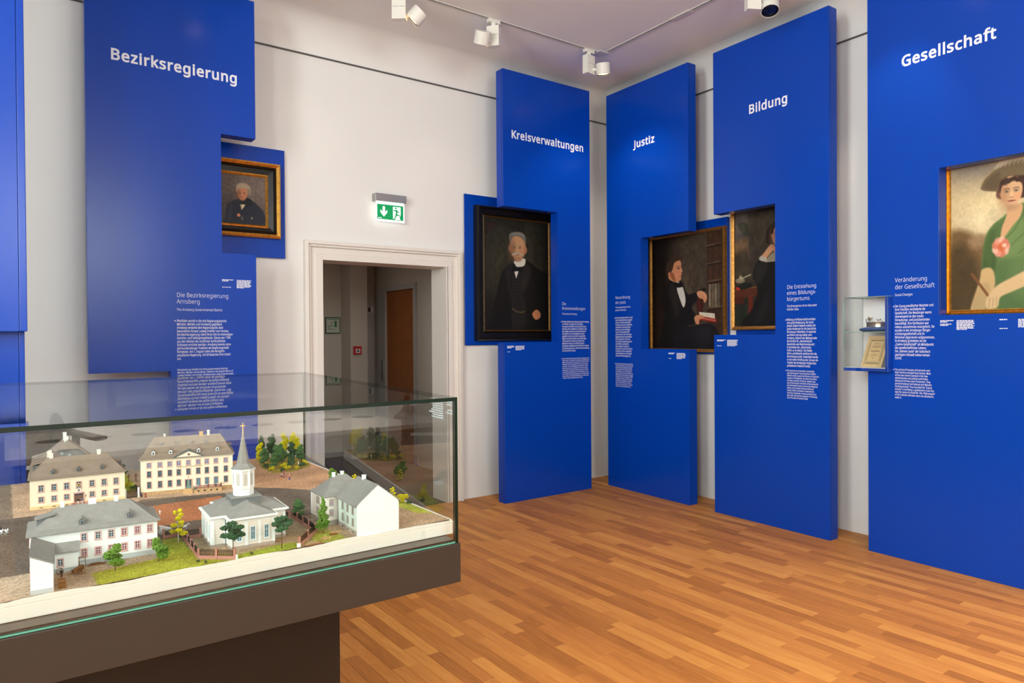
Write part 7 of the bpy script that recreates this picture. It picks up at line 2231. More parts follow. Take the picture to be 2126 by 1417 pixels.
def tree(x, y, h, label, col='green', kind='round', seed=1, spread=0.34, trunk=0.18, bark=None, group='model trees', cat='model tree', name='model_tree', tr=0.0016):
    r = thing(name, label, cat, (x, y, GZ), 0, group)
    rg = random.Random(seed)
    cl = []
    if kind == 'round':
        for k in range(9):
            f = k / 8
            z = h * (trunk + (1 - trunk) * (0.12 + 0.80 * f))
            w = h * spread * (0.95 - 0.75 * abs(f - 0.35) ** 1.2)
            a = rg.uniform(0, 2 * pi)
            o_ = w * 0.45
            cl.append((o_ * cos(a), o_ * sin(a), z, w * 0.62, h * 0.11))
    elif kind == 'cone':
        for k in range(10):
            f = k / 9
            z = h * (trunk + (1 - trunk) * (0.06 + 0.90 * f))
            w = h * spread * (1.0 - 0.86 * f)
            a = rg.uniform(0, 2 * pi)
            cl.append((w * 0.25 * cos(a), w * 0.25 * sin(a), z, w * 0.75, h * 0.08))
    elif kind == 'umbrella':
        for k in range(8):
            a = 2 * pi * k / 8 + rg.uniform(-0.3, 0.3)
            z = h * (0.60 + 0.30 * rg.random())
            cl.append((h * spread * 0.62 * cos(a), h * spread * 0.62 * sin(a), z, h * 0.13, h * 0.055))
        for k in range(3):
            cl.append((rg.uniform(-1, 1) * h * 0.06, rg.uniform(-1, 1) * h * 0.06, h * (0.74 + 0.10 * k), h * 0.15, h * 0.07))
    elif kind == 'loose':
        for k in range(11):
            f = k / 10
            z = h * (trunk + (1 - trunk) * (0.05 + 0.90 * f))
            w = h * spread * (1.0 - 0.55 * f)
            a = k * 2.4 + rg.uniform(-0.4, 0.4)
            cl.append((w * 0.62 * cos(a), w * 0.62 * sin(a), z, w * 0.42, h * 0.055))
    elif kind == 'bush':
        for k in range(6):
            cl.append((rg.uniform(-1, 1) * h * spread, rg.uniform(-1, 1) * h * spread, h * rg.uniform(0.3, 0.75), h * 0.36, h * 0.26))
    mb = MB()
    foliage(mb, cl, rg, size=min(0.0040, h * 0.05 + 0.001), dens=2.4)
    mb.build('foliage', FOL[col], r, recalc=False)
    if kind != 'bush':
        t = MB()
        t.tube([(0, 0, -0.003), (tr * 0.4, 0, h * 0.25), (0, tr * 0.5, h * 0.55), (0, 0, h * 0.85)], [tr, tr * 0.85, tr * 0.6, tr * 0.25], 6)
        for k in range(5):
            a = k * 1.9
            z = h * (0.45 + 0.08 * k)
            t.tube([(0, 0, z), (h * 0.14 * cos(a), h * 0.14 * sin(a), z + h * 0.08)], [tr * 0.45, tr * 0.2], 5)
        t.build('trunk', bark or BARK, r)
    return r


tree(0.222, 2.011, 0.064, 'small round green model tree on the lawn, left one', 'green', 'round', 1, 0.46, 0.14)
tree(0.323, 2.025, 0.062, 'small round green model tree at the right end of the white house', 'green', 'round', 2, 0.46, 0.10)
tree(0.400, 2.185, 0.094, 'yellow model birch beside the pink fence corner', 'yellow', 'loose', 3, 0.26, 0.20, BIRCH)
tree(0.487, 1.934, 0.096, 'dark green umbrella-shaped model tree at the fence end', 'dark', 'umbrella', 4, 0.34, tr=0.0018)
tree(0.617, 1.938, 0.090, 'dark green umbrella-shaped model tree right of the church front', 'dark', 'umbrella', 5, 0.34, tr=0.0018)
tree(0.764, 2.225, 0.062, 'small mid-green model tree behind the right fence', 'mid', 'round', 6, 0.36, 0.16)
tree(0.764, 2.012, 0.104, 'pointed green model tree in front of the off-white house', 'green', 'cone', 7, 0.26, 0.16)
tree(1.060, 2.690, 0.058, 'bushy green model tree behind the right houses', 'green', 'round', 8, 0.44, 0.06)
tree(1.092, 2.660, 0.045, 'lower bushy green model tree behind the right houses', 'green', 'round', 9, 0.44, 0.06)
tree(1.105, 2.575, 0.046, 'bright yellow model shrub behind the chimneys of the right houses', 'yellow', 'loose', 10, 0.36, 0.08)
tree(1.110, 2.255, 0.050, 'bright yellow model tree at the right model edge', 'yellow', 'loose', 11, 0.32, 0.16, BIRCH)
tree(1.128, 2.215, 0.034, 'low yellow model shrub at the right model edge', 'yellow', 'bush', 12, 0.30)
tree(1.140, 2.185, 0.014, 'tiny dark green model shrub at the right model edge', 'dark', 'bush', 13, 0.5)
# grove on the square
GROVE = [(0.965, 3.335, 0.088, 'yellow', 'round', 0.28), (0.985, 3.390, 0.112, 'dark', 'round', 0.24), (1.030, 3.370, 0.118, 'dark', 'round', 0.24),
         (1.085, 3.365, 0.120, 'yellow', 'round', 0.24), (1.125, 3.330, 0.122, 'yellow', 'round', 0.26), (0.955, 3.240, 0.080, 'mid', 'round', 0.34),
         (0.995, 3.190, 0.092, 'mid', 'round', 0.32), (1.035, 3.235, 0.090, 'mid', 'round', 0.32), (1.095, 3.270, 0.088, 'dark', 'round', 0.36),
         (1.120, 3.220, 0.080, 'mid', 'round', 0.36), (0.965, 3.130, 0.070, 'mid', 'round', 0.30), (1.020, 3.085, 0.066, 'dark', 'cone', 0.20),
         (1.055, 3.150, 0.060, 'dark', 'cone', 0.24)]
GL = ['yellow round model tree at the left edge of the grove', 'tall dark model tree at the back left of the grove', 'tall dark model tree in the middle of the grove',
      'tall yellow model tree at the back of the grove', 'tallest yellow model tree at the right back of the grove', 'mid-green model tree at the left flank of the grove',
      'broad mid-green model tree in the front of the grove', 'mid-green model tree in the middle row of the grove', 'broad dark green model tree at the right of the grove',
      'mid-green model tree at the right flank of the grove', 'low mid-green model tree at the front left of the grove', 'slim dark conical model tree at the grove front',
      'small dark conical model tree in the grove']
for i, (x, y, h, c_, k_, sp) in enumerate(GROVE):
    tree(x, y, h, GL[i], c_, k_, 30 + i, sp, 0.16)
SH = [(0.945, 3.10, 0.020, 'yellow'), (0.975, 3.045, 0.018, 'dark'), (1.000, 3.06, 0.022, 'yellow'), (1.045, 3.055, 0.018, 'yellow'), (1.075, 3.09, 0.020, 'dark'),
      (1.100, 3.13, 0.016, 'dark'), (1.115, 3.15, 0.018, 'yellow'), (1.130, 3.205, 0.016, 'yellow'), (1.140, 3.25, 0.014, 'dark'), (0.940, 3.17, 0.022, 'dark'), (1.01, 3.13, 0.026, 'yellow')]
SHL = ['low yellow model shrub at the front left of the grove', 'low dark green model shrub at the front of the grove', 'yellow model shrub under the front grove tree',
       'low yellow model shrub beside the slim conical grove tree', 'low dark green model shrub right of the slim conical grove tree', 'low dark green model shrub at the right front of the grove',
       'low yellow model shrub at the right front of the grove', 'low yellow model shrub at the right end of the grove', 'low dark green model shrub at the right end of the grove',
       'low dark green model shrub at the left end of the grove', 'yellow model shrub in the middle of the grove']
for i, (x, y, h, c_) in enumerate(SH):
    tree(x, y, h, SHL[i], c_, 'bush', 60 + i, 0.45, group='%s shrubs under the grove' % c_, name='model_shrub', cat='model shrub')
tree(0.395, 3.30, 0.060, 'dark green model tree behind the gap between the two cream buildings', 'dark', 'round', 80, 0.36, 0.1)
tree(0.388, 3.12, 0.022, 'yellow-green model shrub behind the yard gate', 'yellow', 'bush', 81, 0.5, name='model_shrub', cat='model shrub')
tree(0.402, 3.05, 0.018, 'green model shrub behind the yard gate', 'green', 'bush', 82, 0.5, name='model_shrub', cat='model shrub')
for i, (x, y) in enumerate(((0.535, 1.935), (0.405, 1.953), (0.418, 1.93))):
    tree(x, y, 0.008, ['tiny dark tuft on the church lawn', 'tiny dark tuft on the front lawn near the fence', 'tiny dark tuft on the front lawn near the rim'][i], 'dark', 'bush', 90 + i, 0.4, name='model_shrub', cat='model shrub')

# ------------------------------------------------------------------ model fences
def fence(pts, label, start_white=False, bars=0.0026, n_post=None):
    r = thing('model_fence', label, 'model fence', (pts[0][0], pts[0][1], GZ), 0, 'pink walls with iron railings')
    ox, oy = pts[0]
    for k in range(len(pts) - 1):
        a, b = Vector(pts[k]) - Vector((ox, oy)), Vector(pts[k + 1]) - Vector((ox, oy))
        d = b - a
        L = d.length
        d.normalize()
        nrm = Vector((-d.y, d.x))
        fr = lambda s, n, z, a=a, d=d, nrm=nrm: Vector((a.x + d.x * s + nrm.x * n, a.y + d.y * s + nrm.y * n, z))
        MB(fr).box(0, L, -0.0022, 0.0022, 0.0, 0.0085).build('base_wall', M['pinkw'], r)
        m = max(1, round(L / 0.058))
        for i in range(m + 1):
            if k and i == 0:
                continue
            s = L * i / m
            MB(fr).box(s - 0.0024, s + 0.0024, -0.0028, 0.0028, 0.0, 0.0255).box(s - 0.0031, s + 0.0031, -0.0035, 0.0035, 0.0255, 0.0275).build('post', M['pinkw'], r)
        for i in range(m):
            s0, s1 = L * i / m + 0.0028, L * (i + 1) / m - 0.0028
            ra = MB(fr)
            for z in (0.0105, 0.0195, 0.0225):
                ra.box(s0, s1, -0.0005, 0.0005, z, z + 0.0009)
            q = s0 + bars / 2
            while q < s1:
                ra.box(q - 0.00045, q + 0.00045, -0.0005, 0.0005, 0.0095, 0.0255)
                q += bars
            ra.build('railing', M['iron'], r)
    return r


f1 = fence([(0.372, 2.244), (0.421, 2.250), (0.412, 1.985), (0.488, 1.922)], 'pink model wall with black railings left of the church')
MB().box(0.4865 - 0.372, 0.4955 - 0.372, 1.9205 - 2.244, 1.9275 - 2.244, 0.0, 0.011).build('cut_end', M['mwhite'], f1)
fence([(0.420, 2.205), (0.462, 2.198)], 'short pink model wall with black railing joining the church')
f2 = fence([(0.752, 2.255), (0.748, 2.035), (0.662, 1.924)], 'pink model wall with black railings right of the church')
MB().box(0.655 - 0.752, 0.664 - 0.752, 1.9205 - 2.255, 1.9275 - 2.255, 0.0, 0.011).build('cut_end', M['mwhite'], f2)
fence([(0.680, 2.215), (0.735, 2.235)], 'short black model railing between church and right fence')
# wooden and yard gates
yg = thing('model_gate', 'black iron yard gate between the two cream model buildings', 'model gate', (0.376, 2.888, GZ))
for x in (-0.022, 0.021):
    MB().box(x - 0.003, x + 0.003, -0.003, 0.003, -0.003, 0.036).build('gate_post', M['mwhite'], yg)
g = MB()
for z in (0.003, 0.024):
    g.box(-0.019, 0.018, -0.0006, 0.0006, z, z + 0.0014)
for i in range(12):
    x = -0.0185 + i * 0.0032
    g.box(x, x + 0.0010, -0.0006, 0.0006, 0.001, 0.028)
g.build('gate_bars', M['iron'], yg)
wfn = thing('model_fence', 'brown wooden paling fence in the yard behind the iron gate', 'model fence', (0.408, 2.93, GZ))
for i in range(12):
    MB().box(-0.0012, 0.0012, i * 0.009, i * 0.009 + 0.0078, -0.002, 0.020).build('pale', M['brownwood'], wfn)
MB().box(0.0012, 0.0022, 0, 0.108, 0.012, 0.015).build('fence_rail', M['brownwood'], wfn)
gz_ = thing('model_gazebo', 'tiny wooden well house with pyramid roof between the cream buildings', 'model gazebo', (0.418, 3.20, GZ))
for sx in (-1, 1):
    for sy in (-1, 1):
        MB().box(sx * 0.013 - 0.001, sx * 0.013 + 0.001, sy * 0.013 - 0.001, sy * 0.013 + 0.001, -0.002, 0.038).build('post', M['brownwood'], gz_)
        MB().tube([(sx * 0.013, sy * 0.013, 0.028), (sx * 0.006, sy * 0.013, 0.037)], 0.0006, 5).build('brace', M['brownwood'], gz_)
gr = MB()
gr.add([(-0.019, -0.019, 0.037), (0.019, -0.019, 0.037), (0.019, 0.019, 0.037), (-0.019, 0.019, 0.037), (0, 0, 0.056)], [(3, 2, 1, 0), (0, 1, 4), (1, 2, 4), (2, 3, 4), (3, 0, 4)])
gr.build('roof', M['slateb'], gz_)
hw = thing('model_hay_heap', 'small straw-coloured heap in the yard behind the gate', 'model heap', (0.384, 2.975, GZ))
MB().blob((0, 0, 0.003), 0.013, 0.016, 0.006, 12, 6, 0.12, random.Random(4)).build('heap', mat('straw', (196, 160, 96), 0.95, 0.1, noise=0.2, nscale=400), hw)
pf = thing('model_fence', 'low pale wooden garden fence beside the off-white house', 'model fence', (0.757, 2.16, GZ))
for i in range(10):
    MB().box(i * 0.0044, i * 0.0044 + 0.0014, -0.0005, 0.0005, 0.0, 0.013).build('pale', M['stone2'], pf)
MB().box(0, 0.042, 0.0005, 0.0012, 0.008, 0.0095).build('fence_rail', M['stone2'], pf)

# ------------------------------------------------------------------ model figures
SKIN = mat('figure_skin', (222, 172, 140), 0.8)


def figure(x, y, z, coat, trousers, label, hat=None, h=0.0205, rz=0.0, skirt=False):
    r = thing('model_figure', label, 'figurine', (x, y, z), rz, 'tiny painted model people')
    k = h / 0.0205
    b = MB()
    if skirt:
        b.lathe([(0.0036 * k, 0.0), (0.0030 * k, 0.005 * k), (0.0018 * k, 0.0105 * k)], n=10)
    else:
        for sx in (-1, 1):
            b.tube([(sx * 0.0011 * k, 0, 0), (sx * 0.0010 * k, 0, 0.005 * k), (sx * 0.0008 * k, 0, 0.0102 * k)], [0.0009 * k, 0.0010 * k, 0.0012 * k], 7)
    b.build('legs', mat('figure_' + label[:12], trousers, 0.8), r, smooth=True)
    t = MB()
    t.lathe([(0.0017 * k, 0.0095 * k), (0.0021 * k, 0.013 * k), (0.0024 * k, 0.0158 * k), (0.0010 * k, 0.0172 * k)], n=10)
    for sx in (-1, 1):
        t.tube([(sx * 0.0023 * k, 0, 0.0160 * k), (sx * 0.0031 * k, -0.0006, 0.0125 * k), (sx * 0.0026 * k, -0.0016, 0.0098 * k)], [0.0008 * k, 0.0007 * k, 0.0006 * k], 6)
    t.build('torso', mat('figure_coat', coat, 0.8), r, smooth=True)
    MB().blob((0, 0, 0.0188 * k), 0.0014 * k, 0.0014 * k, 0.0017 * k, 8, 6).build('head', SKIN, r, smooth=True)
    if hat:
        MB().lathe([(0.0017 * k, 0.0194 * k), (0.0016 * k, 0.0205 * k), (0.0009 * k, 0.0216 * k)], n=8).build('hat', mat('figure_hat', hat, 0.8), r)
    return r


figure(0.404, 2.868, GZ, (52, 60, 110), (44, 44, 60), 'tiny model man in dark blue beside the yard gate post', (40, 40, 60))
figure(0.416, 2.860, GZ, (168, 66, 56), (150, 70, 60), 'tiny model figure in red beside the yard gate post', None, skirt=True)
figure(0.918, 2.878, GZ, (40, 34, 40), (186, 130, 50), 'tiny model woman with orange skirt in front of the grove', (236, 232, 226), skirt=True)
figure(0.945, 2.860, GZ, (196, 110, 80), (44, 62, 130), 'tiny model woman with blue skirt in front of the grove', (236, 232, 226), skirt=True)
figure(0.577, 2.826, GZ + 0.0145, (232, 226, 218), (90, 120, 100), 'tiny white-aproned model figure at the inn door', (236, 232, 226), skirt=True)
figure(0.206, 2.861, GZ + 0.009, (34, 32, 34), (222, 218, 214), 'tiny model figure in black on the steps of the cream house', (20, 20, 20))
figure(0.218, 2.859, GZ + 0.009, (80, 90, 130), (210, 206, 200), 'tiny model figure in blue on the steps of the cream house', (20, 20, 20))
figure(0.110, 2.036, GZ, (40, 38, 42), (44, 42, 46), 'tiny dark model man at the cart wheel in the yard of the white house', (30, 30, 30))
figure(0.414, 2.560, GZ, (236, 236, 236), (232, 232, 232), 'tiny all-white model soldier on the red square, right one', None, 0.016)
figure(0.402, 2.600, GZ, (236, 236, 236), (160, 160, 160), 'tiny pale model soldier on the red square, left one', (60, 60, 60), 0.016)
figure(1.083, 3.155, GZ, (236, 236, 230), (236, 236, 230), 'tiny white model statue among the grove shrubs', None, 0.020, skirt=True)
for i, (x, c_) in enumerate(((0.622, (150, 70, 60)), (0.648, (50, 40, 60)), (0.664, (176, 120, 70)))):
    figure(x, 2.828 - (x - 0.56) * 0.19, GZ + 0.0165, c_, (90, 70, 60), ['tiny model guest in red on the inn terrace, left', 'tiny dark model guest on the inn terrace', 'tiny model guest in tan on the inn terrace, right'][i], None, 0.016)
# lantern post and monument on the square
mn = thing('model_monument', 'tiny pink sandstone monument with black lamp post before the grove', 'model monument', (0.938, 2.905, GZ))
MB().box(-0.020, 0.020, 0.0, 0.006, -0.002, 0.012).build('wall', M['pinkw'], mn)
MB().box(-0.004, 0.004, 0.0, 0.006, 0.012, 0.032).build('pillar', M['pinkw'], mn)
lm = MB()
lm.lathe([(0.0014, -0.002), (0.0009, 0.004), (0.0008, 0.030)], (-0.002, -0.004, 0), 8)
lm.lathe([(0.0010, 0.030), (0.0022, 0.033), (0.0024, 0.037), (0.0004, 0.040)], (-0.002, -0.004, 0), 8)
lm.build('lamp_post', M['iron'], mn)


def horse(x, y, rz, label, colr, h=0.022):
    r = thing('model_horse', label, 'figurine', (x, y, GZ), rz, 'model carriage horses')
    m = mat('horse_' + label[:8], colr, 0.7)
    b = MB()
    L = h * 1.0
    b.rings([[(xx, ry * cos(2 * pi * i / 10), zc + rz_ * sin(2 * pi * i / 10)) for i in range(10)] for xx, ry, rz_, zc in
             ((-L * 0.46, h * 0.05, h * 0.07, h * 0.66), (-L * 0.38, h * 0.13, h * 0.15, h * 0.63), (-L * 0.1, h * 0.13, h * 0.15, h * 0.59), (L * 0.15, h * 0.13, h * 0.16, h * 0.60),
              (L * 0.30, h * 0.10, h * 0.15, h * 0.66), (L * 0.40, h * 0.07, h * 0.11, h * 0.80), (L * 0.47, h * 0.05, h * 0.08, h * 0.93), (L * 0.60, h * 0.045, h * 0.055, h * 0.90), (L * 0.72, h * 0.03, h * 0.035, h * 0.80))])
    for sx, fw in ((-0.34, 0), (0.24, 1)):
        for sy in (-1, 1):
            k = sy * h * 0.08
            b.tube([(L * sx, k, h * 0.58), (L * (sx + (0.03 if fw else -0.04)), k, h * 0.33), (L * sx, k, h * 0.16), (L * (sx + 0.02), k, 0)], [h * 0.06, h * 0.04, h * 0.028, h * 0.035], 6)
    for sy in (-1, 1):
        b.tube([(L * 0.47, sy * h * 0.03, h * 0.98), (L * 0.48, sy * h * 0.035, h * 1.06)], [h * 0.018, h * 0.004], 5)
    b.tube([(-L * 0.45, 0, h * 0.68), (-L * 0.53, 0, h * 0.55), (-L * 0.52, 0, h * 0.32)], [h * 0.03, h * 0.035, h * 0.01], 6)
    b.build('body', m, r, smooth=True)
    return r


def wheel(mb, c, R, ax, n=20):
    ax = Vector(ax).normalized()
    a = Vector((0, 0, 1))
    b = ax.cross(a).normalized()
    c = Vector(c)
    mb.tube([tuple(c + (a * cos(2 * pi * i / n) + b * sin(2 * pi * i / n)) * R) for i in range(n + 1)], R * 0.09, 5)
    for i in range(8):
        t = 2 * pi * i / 8
        mb.tube([tuple(c), tuple(c + (a * cos(t) + b * sin(t)) * R)], R * 0.045, 4)
    mb.tube([tuple(c - ax * R * 0.15), tuple(c + ax * R * 0.15)], R * 0.14, 6)


def carriage(x, y, rz, label, colr):
    r = thing('model_carriage', label, 'model carriage', (x, y, GZ), rz)
    m = mat('carriage_' + label[:9], colr, 0.6)
    b = MB()
    b.rings([[(-0.016, -0.007, 0.010), (-0.016, 0.007, 0.010), (-0.018, 0.0075, 0.026), (-0.018, -0.0075, 0.026)],
             [(0.004, -0.007, 0.008), (0.004, 0.007, 0.008), (0.004, 0.0075, 0.018), (0.004, -0.0075, 0.018)],
             [(0.014, -0.006, 0.009), (0.014, 0.006, 0.009), (0.015, 0.006, 0.014), (0.015, -0.006, 0.014)]])
    b.build('body', m, r)
    for (wx_, R) in ((-0.012, 0.0075), (0.012, 0.0055)):
        for sy in (-1, 1):
            w = MB()
            wheel(w, (wx_, sy * 0.009, R + 0.0006), R, (0, 1, 0))
            w.build('wheel', m, r)
    MB().tube([(0.012, 0, 0.008), (0.042, 0, 0.010)], 0.0005, 5).build('shaft', m, r)
    return r


carriage(0.388, 2.300, radians(-4), 'white model carriage behind the yellow birch', (238, 238, 236))
horse(0.436, 2.292, radians(-4), 'white model horse drawing the white carriage', (240, 240, 238), 0.024)
carriage(-0.020, 2.625, radians(-70), 'black model coach at the left edge of the picture', (26, 24, 24))
for i, dx in enumerate((-0.006, 0.006)):
    horse(-0.004 + dx, 2.575 - dx * 0.3, radians(-70), ['left white model horse before the black coach', 'right white model horse before the black coach'][i], (240, 240, 240), 0.021)

# yard of the white house: cart, wheel, pump, planks, firewood
ct = thing('model_cart', 'tiny brown two-wheeled cart in the yard of the white house', 'model cart', (0.146, 2.040, GZ), radians(15))
b = MB()
b.add([(-0.012, -0.006, 0.004), (0.010, -0.006, 0.010), (0.010, 0.006, 0.010), (-0.012, 0.006, 0.004), (-0.014, -0.008, 0.011), (0.011, -0.008, 0.020), (0.011, 0.008, 0.020), (-0.014, 0.008, 0.011)],
      [(3, 2, 1, 0), (0, 1, 5, 4), (1, 2, 6, 5), (2, 3, 7, 6), (3, 0, 4, 7), (4, 5, 6, 7)])
b.build('tray', M['brownwood'], ct)
for sy in (-1, 1):
    w = MB()
    wheel(w, (0.004, sy * 0.0095, 0.0082), 0.0078, (0, 1, 0))
    w.build('wheel', M['brownwood'], ct)
MB().tube([(-0.012, 0.004, 0.006), (-0.026, 0.004, 0.004)], 0.0006, 5).tube([(-0.012, -0.004, 0.006), (-0.026, -0.004, 0.004)], 0.0006, 5).build('shaft', M['brownwood'], ct)
wl = thing('spare_cartwheel_model', 'tiny spoked wheel leaning on the low annex of the white house', 'model wheel', (0.108, 2.062, GZ))
w = MB()
wheel(w, (0, 0, 0.0078), 0.0075, (0.1, 1, 0.15))
w.build('spoked_rim', M['brownwood'], wl)
pmp = thing('model_well_frame', 'tiny wooden well frame against the white house wall', 'model well', (0.158, 2.096, GZ))
MB().box(-0.0075, -0.006, -0.001, 0.001, -0.002, 0.026).box(0.006, 0.0075, -0.001, 0.001, -0.002, 0.026).box(-0.0085, 0.0085, -0.0012, 0.0012, 0.024, 0.026).build('frame', M['brownwood'], pmp)
MB().box(-0.0055, 0.0055, -0.004, 0.001, -0.002, 0.012).build('trough', M['plinthg'], pmp)
dfr = thing('model_door_frame', 'tiny pale wooden doorway frame leaning at the white house wall', 'model frame', (0.2155, 2.096, GZ))
MB().tube([(-0.0055, 0, -0.002), (-0.006, 0, 0.028), (0.0045, 0, 0.029), (0.004, 0, -0.002)], 0.0008, 5).tube([(-0.0005, 0, 0.028), (-0.0004, 0, 0.033)], 0.0006, 5).build('frame', M['brownwood'], dfr)
plk = thing('model_planks', 'tiny stack of brown planks along the white house wall', 'model planks', (0.188, 2.096, GZ))
for i in range(4):
    MB().box(-0.018 + 0.002 * i, 0.020 - 0.003 * i, -0.006 + 0.003 * i, -0.0035 + 0.003 * i, -0.001 + 0.0004 * i, 0.002 + 0.0006 * i).build('board', M['brownwood'], plk)
fw = thing('model_firewood', 'tiny pile of split firewood beside the tall annex', 'model firewood', (0.105, 1.962, GZ))
rg = random.Random(21)
for i in range(22):
    y = rg.uniform(-0.024, 0.022)
    z = 0.001 + 0.0026 * (i % 6)
    MB().tube([(-0.006 + rg.uniform(-0.001, 0.001), y, z), (0.006 + rg.uniform(0, 0.004), y + rg.uniform(-0.003, 0.003), z)], 0.0012, 5).build('log', mat_log if 'mat_log' in globals() else M['brownwood'], fw)
bkt = thing('model_bucket', 'tiny grey bucket by the low annex wall', 'model bucket', (0.134, 2.066, GZ))
MB().lathe([(0.0016, 0), (0.0022, 0.0045), (0.0018, 0.0045), (0.0013, 0.0006)], n=10).build('pail', M['plinthg'], bkt)
# garden: split wood heap, log stack and beds
hp = thing('model_wood_heap', 'tiny heap of pale split wood in the right garden', 'model firewood', (0.752, 1.958, GZ))
rg = random.Random(22)
for i in range(46):
    a, q = rg.uniform(0, 6.3), sqrt(rg.random()) * 0.014
    c = Vector((q * cos(a), q * sin(a), 0.001 + max(0, 0.007 - q * 0.5) * rg.random()))
    d = Vector((rg.uniform(-1, 1), rg.uniform(-1, 1), rg.uniform(-0.3, 0.3))).normalized() * 0.0026
    MB().tube([tuple(c - d), tuple(c + d)], 0.0009, 5).build('split_log', M['lightwood'], hp)
ls = thing('model_log_stack', 'tiny stack of round logs in the right garden', 'model firewood', (0.784, 1.982, GZ), radians(-20))
for i in range(7):
    MB().tube([(-0.012, 0.0035 * (i % 4) - 0.004, 0.0016 + 0.0029 * (i // 4)), (0.010, 0.0035 * (i % 4) - 0.004, 0.0016 + 0.0029 * (i // 4))], 0.0016, 7).build('log', M['brownwood'], ls)
MB().tube([(-0.010, -0.003, 0.0078), (0.022, 0.006, 0.0068)], 0.0014, 6).build('log', M['lightwood'], ls)
bd_ = thing('model_vegetable_bed', 'tiny brown vegetable bed with pale seedlings beside the right fence', 'model garden bed', (0.700, 1.935, GZ))
for k in range(5):
    MB().box(-0.022 + 0.004 * k, 0.024 - 0.001 * k, -0.011 + 0.0055 * k, -0.008 + 0.0055 * k, -0.001, 0.0016).build('soil_row', mat('soil', (140, 96, 62), 0.95), bd_)
    sd = MB()
    for i in range(9 - k):
        sd.blob((-0.020 + 0.004 * k + 0.0048 * i, -0.0095 + 0.0055 * k, 0.0022), 0.0011, 0.0011, 0.0011, 6, 4)
    sd.build('seedlings', mat('seedling', (222, 204, 160), 0.9), bd_)
sl = thing('model_shed', 'tiny grey lean-to roof behind the mint house', 'model building', (1.025, 2.335, GZ))
MB().box(-0.014, 0.014, -0.012, 0.012, -0.002, 0.022).build('shed_walls', M['stone2'], sl)
MB().add([(-0.018, -0.016, 0.0225), (0.018, -0.016, 0.0225), (0.018, 0.016, 0.030), (-0.018, 0.016, 0.030), (-0.018, -0.016, 0.0245), (0.018, -0.016, 0.0245), (0.018, 0.016, 0.032), (-0.018, 0.016, 0.032)],
         [(3, 2, 1, 0), (4, 5, 6, 7), (0, 1, 5, 4), (1, 2, 6, 5), (2, 3, 7, 6), (3, 0, 4, 7)]).build('shed_roof', M['plinthg'], sl)

# ------------------------------------------------------------------ antique armchair behind the showcase
pz = 0.25
plinth = thing('chair_plinth', 'low white plinth carrying the antique armchair behind the showcase', 'plinth', (0.15, 4.957, 0), radians(-66.8))
MB().box(-0.42, 0.36, -0.33, 0.33, 0, pz).build('plinth_block', M['white'], plinth, bevel=0.003)
ch = thing('armchair', 'antique dark carved wooden armchair seen through the showcase glass', 'chair', (0.15, 4.957, pz + 0.0005), radians(-66.8))
W_ = M['leather']


def loft(path, ws, ts, mt, name, parent, up=(0, 0, 1)):
    """bar with rectangular, rounded section along a path: widths ws (across), thickness ts (up)"""
    mb = MB()
    rs = []
    P_ = [Vector(p) for p in path]
    for i, p in enumerate(P_):
        t = (P_[min(i + 1, len(P_) - 1)] - P_[max(i - 1, 0)]).normalized()
        u = Vector(up)
        s = t.cross(u).normalized()
        u = s.cross(t).normalized()
        ring = []
        for k in range(12):
            a = 2 * pi * k / 12
            q = 1 / (abs(cos(a)) ** 4 + abs(sin(a)) ** 4) ** 0.25
            ring.append(tuple(p + s * ws[i] / 2 * q * cos(a) + u * ts[i] / 2 * q * sin(a)))
        rs.append(ring)
    mb.rings(rs)
    return mb.build(name, mt, parent, smooth=True)


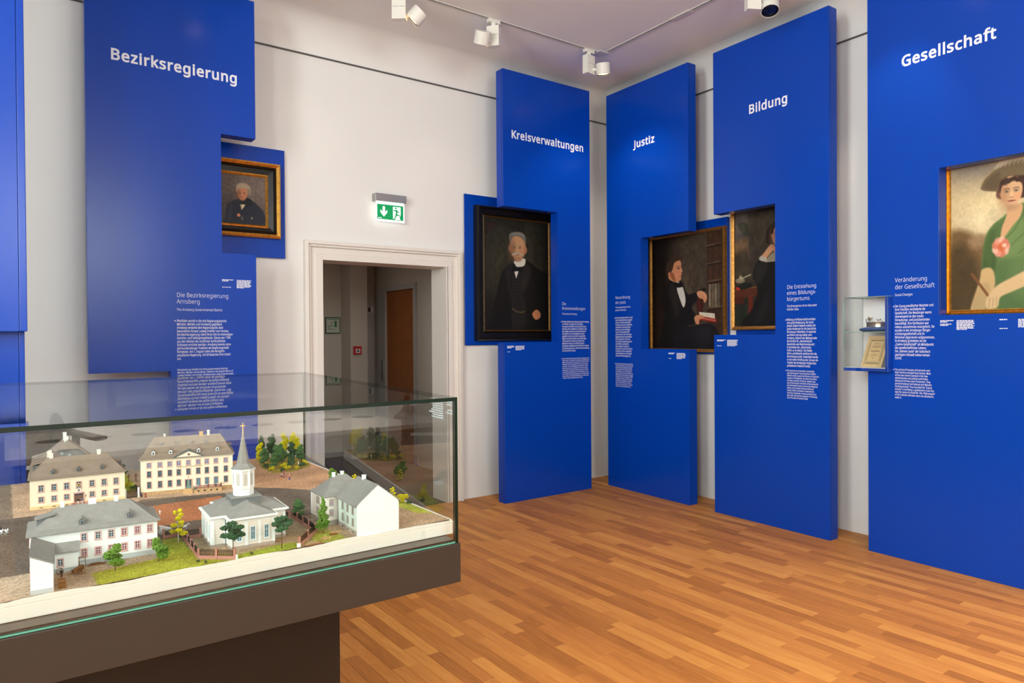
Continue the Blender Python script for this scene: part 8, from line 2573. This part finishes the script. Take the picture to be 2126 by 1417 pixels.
MB().box(-0.27, 0.27, -0.25, 0.25, 0.40, 0.46).build('seat', W_, ch, bevel=0.012)
MB().box(-0.24, 0.24, -0.22, 0.22, 0.46, 0.50).build('seat_cushion', mat('dark_leather', (48, 30, 24), 0.5), ch, bevel=0.016)
for sy in (-1, 1):
    y = sy * 0.235
    prf = [(0.024, 0.0), (0.028, 0.02), (0.020, 0.05), (0.026, 0.09), (0.018, 0.12), (0.024, 0.22), (0.018, 0.33), (0.026, 0.36), (0.026, 0.40)]
    MB().lathe(prf, (0.235, y, 0), 16).build('leg', W_, ch, smooth=True)
    loft([(-0.25, y, 0.0), (-0.24, y, 0.40)], [0.045, 0.05], [0.045, 0.05], W_, 'leg', ch, (1, 0, 0))
    # turned arm post
    prp = [(0.022, 0.46), (0.024, 0.48), (0.016, 0.50), (0.020, 0.53), (0.0135, 0.556), (0.022, 0.572), (0.013, 0.586), (0.0225, 0.602), (0.014, 0.615), (0.020, 0.63), (0.022, 0.698)]
    MB().lathe(prp, (-0.02, y, 0), 16).build('arm_post', W_, ch, smooth=True)
    # arm: rises to the back, paddle end at the front
    loft([(-0.275, y, 0.785), (-0.235, y, 0.770), (-0.20, y, 0.740), (-0.12, y, 0.722), (-0.02, y, 0.714), (0.10, y, 0.709), (0.19, y, 0.704), (0.245, y, 0.702), (0.272, y, 0.704)],
         [0.050, 0.050, 0.046, 0.046, 0.050, 0.056, 0.078, 0.085, 0.040], [0.090, 0.075, 0.050, 0.040, 0.036, 0.036, 0.032, 0.030, 0.022], W_, 'arm', ch)
    loft([(-0.26, y, 0.38), (-0.265, y, 0.60), (-0.272, y, 0.775)], [0.05, 0.055, 0.045], [0.045, 0.045, 0.04], W_, 'back_post', ch, (1, 0, 0))
    # carved wing bracket between arm and seat
    br = MB()
    br.plate([(-0.255, 0.47), (-0.19, 0.47), (-0.175, 0.52), (-0.20, 0.57), (-0.165, 0.62), (-0.12, 0.68), (-0.10, 0.715), (-0.255, 0.72)], y - 0.012, y + 0.012)
    br.build('carved_bracket', W_, ch, bevel=0.004)
bk_ = MB()
outl = [(-0.20, 0.56), (0.20, 0.56), (0.212, 0.66), (0.205, 0.735), (0.12, 0.755), (0, 0.765), (-0.12, 0.755), (-0.205, 0.735), (-0.212, 0.66)]
bk_.fr = lambda a, n, z: Vector((-0.272 - max(0, z - 0.8) * 0.15 + n, a, z))
bk_.plate(outl, -0.014, 0.014)
bk_.build('backrest', W_, ch, bevel=0.005)
MB().box(-0.285, -0.25, -0.21, 0.21, 0.52, 0.57).build('back_rail', W_, ch, bevel=0.005)
for z in (0.14,):
    MB().box(-0.24, 0.23, -0.012, 0.012, z, z + 0.03).build('stretcher', W_, ch, bevel=0.004)
    for x in (-0.24, 0.235):
        MB().box(x - 0.012, x + 0.012, -0.235, 0.235, z, z + 0.03).build('stretcher', W_, ch, bevel=0.004)

# ------------------------------------------------------------------ white table with round openings behind the camera (mirrored in the showcase glass)
wb = thing('activity_table', 'white table with a row of round openings, mirrored in the showcase glass', 'table', (1.55, -2.47, 0))
MB().box(-1.55, 1.75, -0.70, 0.71, 0.74, 0.78).build('table_top', M['white'], wb, bevel=0.003)
MB().box(-1.50, 1.70, -0.66, 0.66, 0.04, 0.74).build('table_body', mat('table_grey', (150, 146, 142), 0.7), wb)
MB().box(-1.45, 1.65, -0.60, 0.58, 0.0, 0.04).build('table_foot', M['black'], wb)
for i in range(9):
    x = -1.2725 + i * 0.312
    MB().lathe([(0.0, 0.0), (0.092, 0.0), (0.092, 0.0015), (0, 0.0015)], (x, -0.09, 0.7801), 28).build('round_opening', M['deck'], wb, smooth=False)
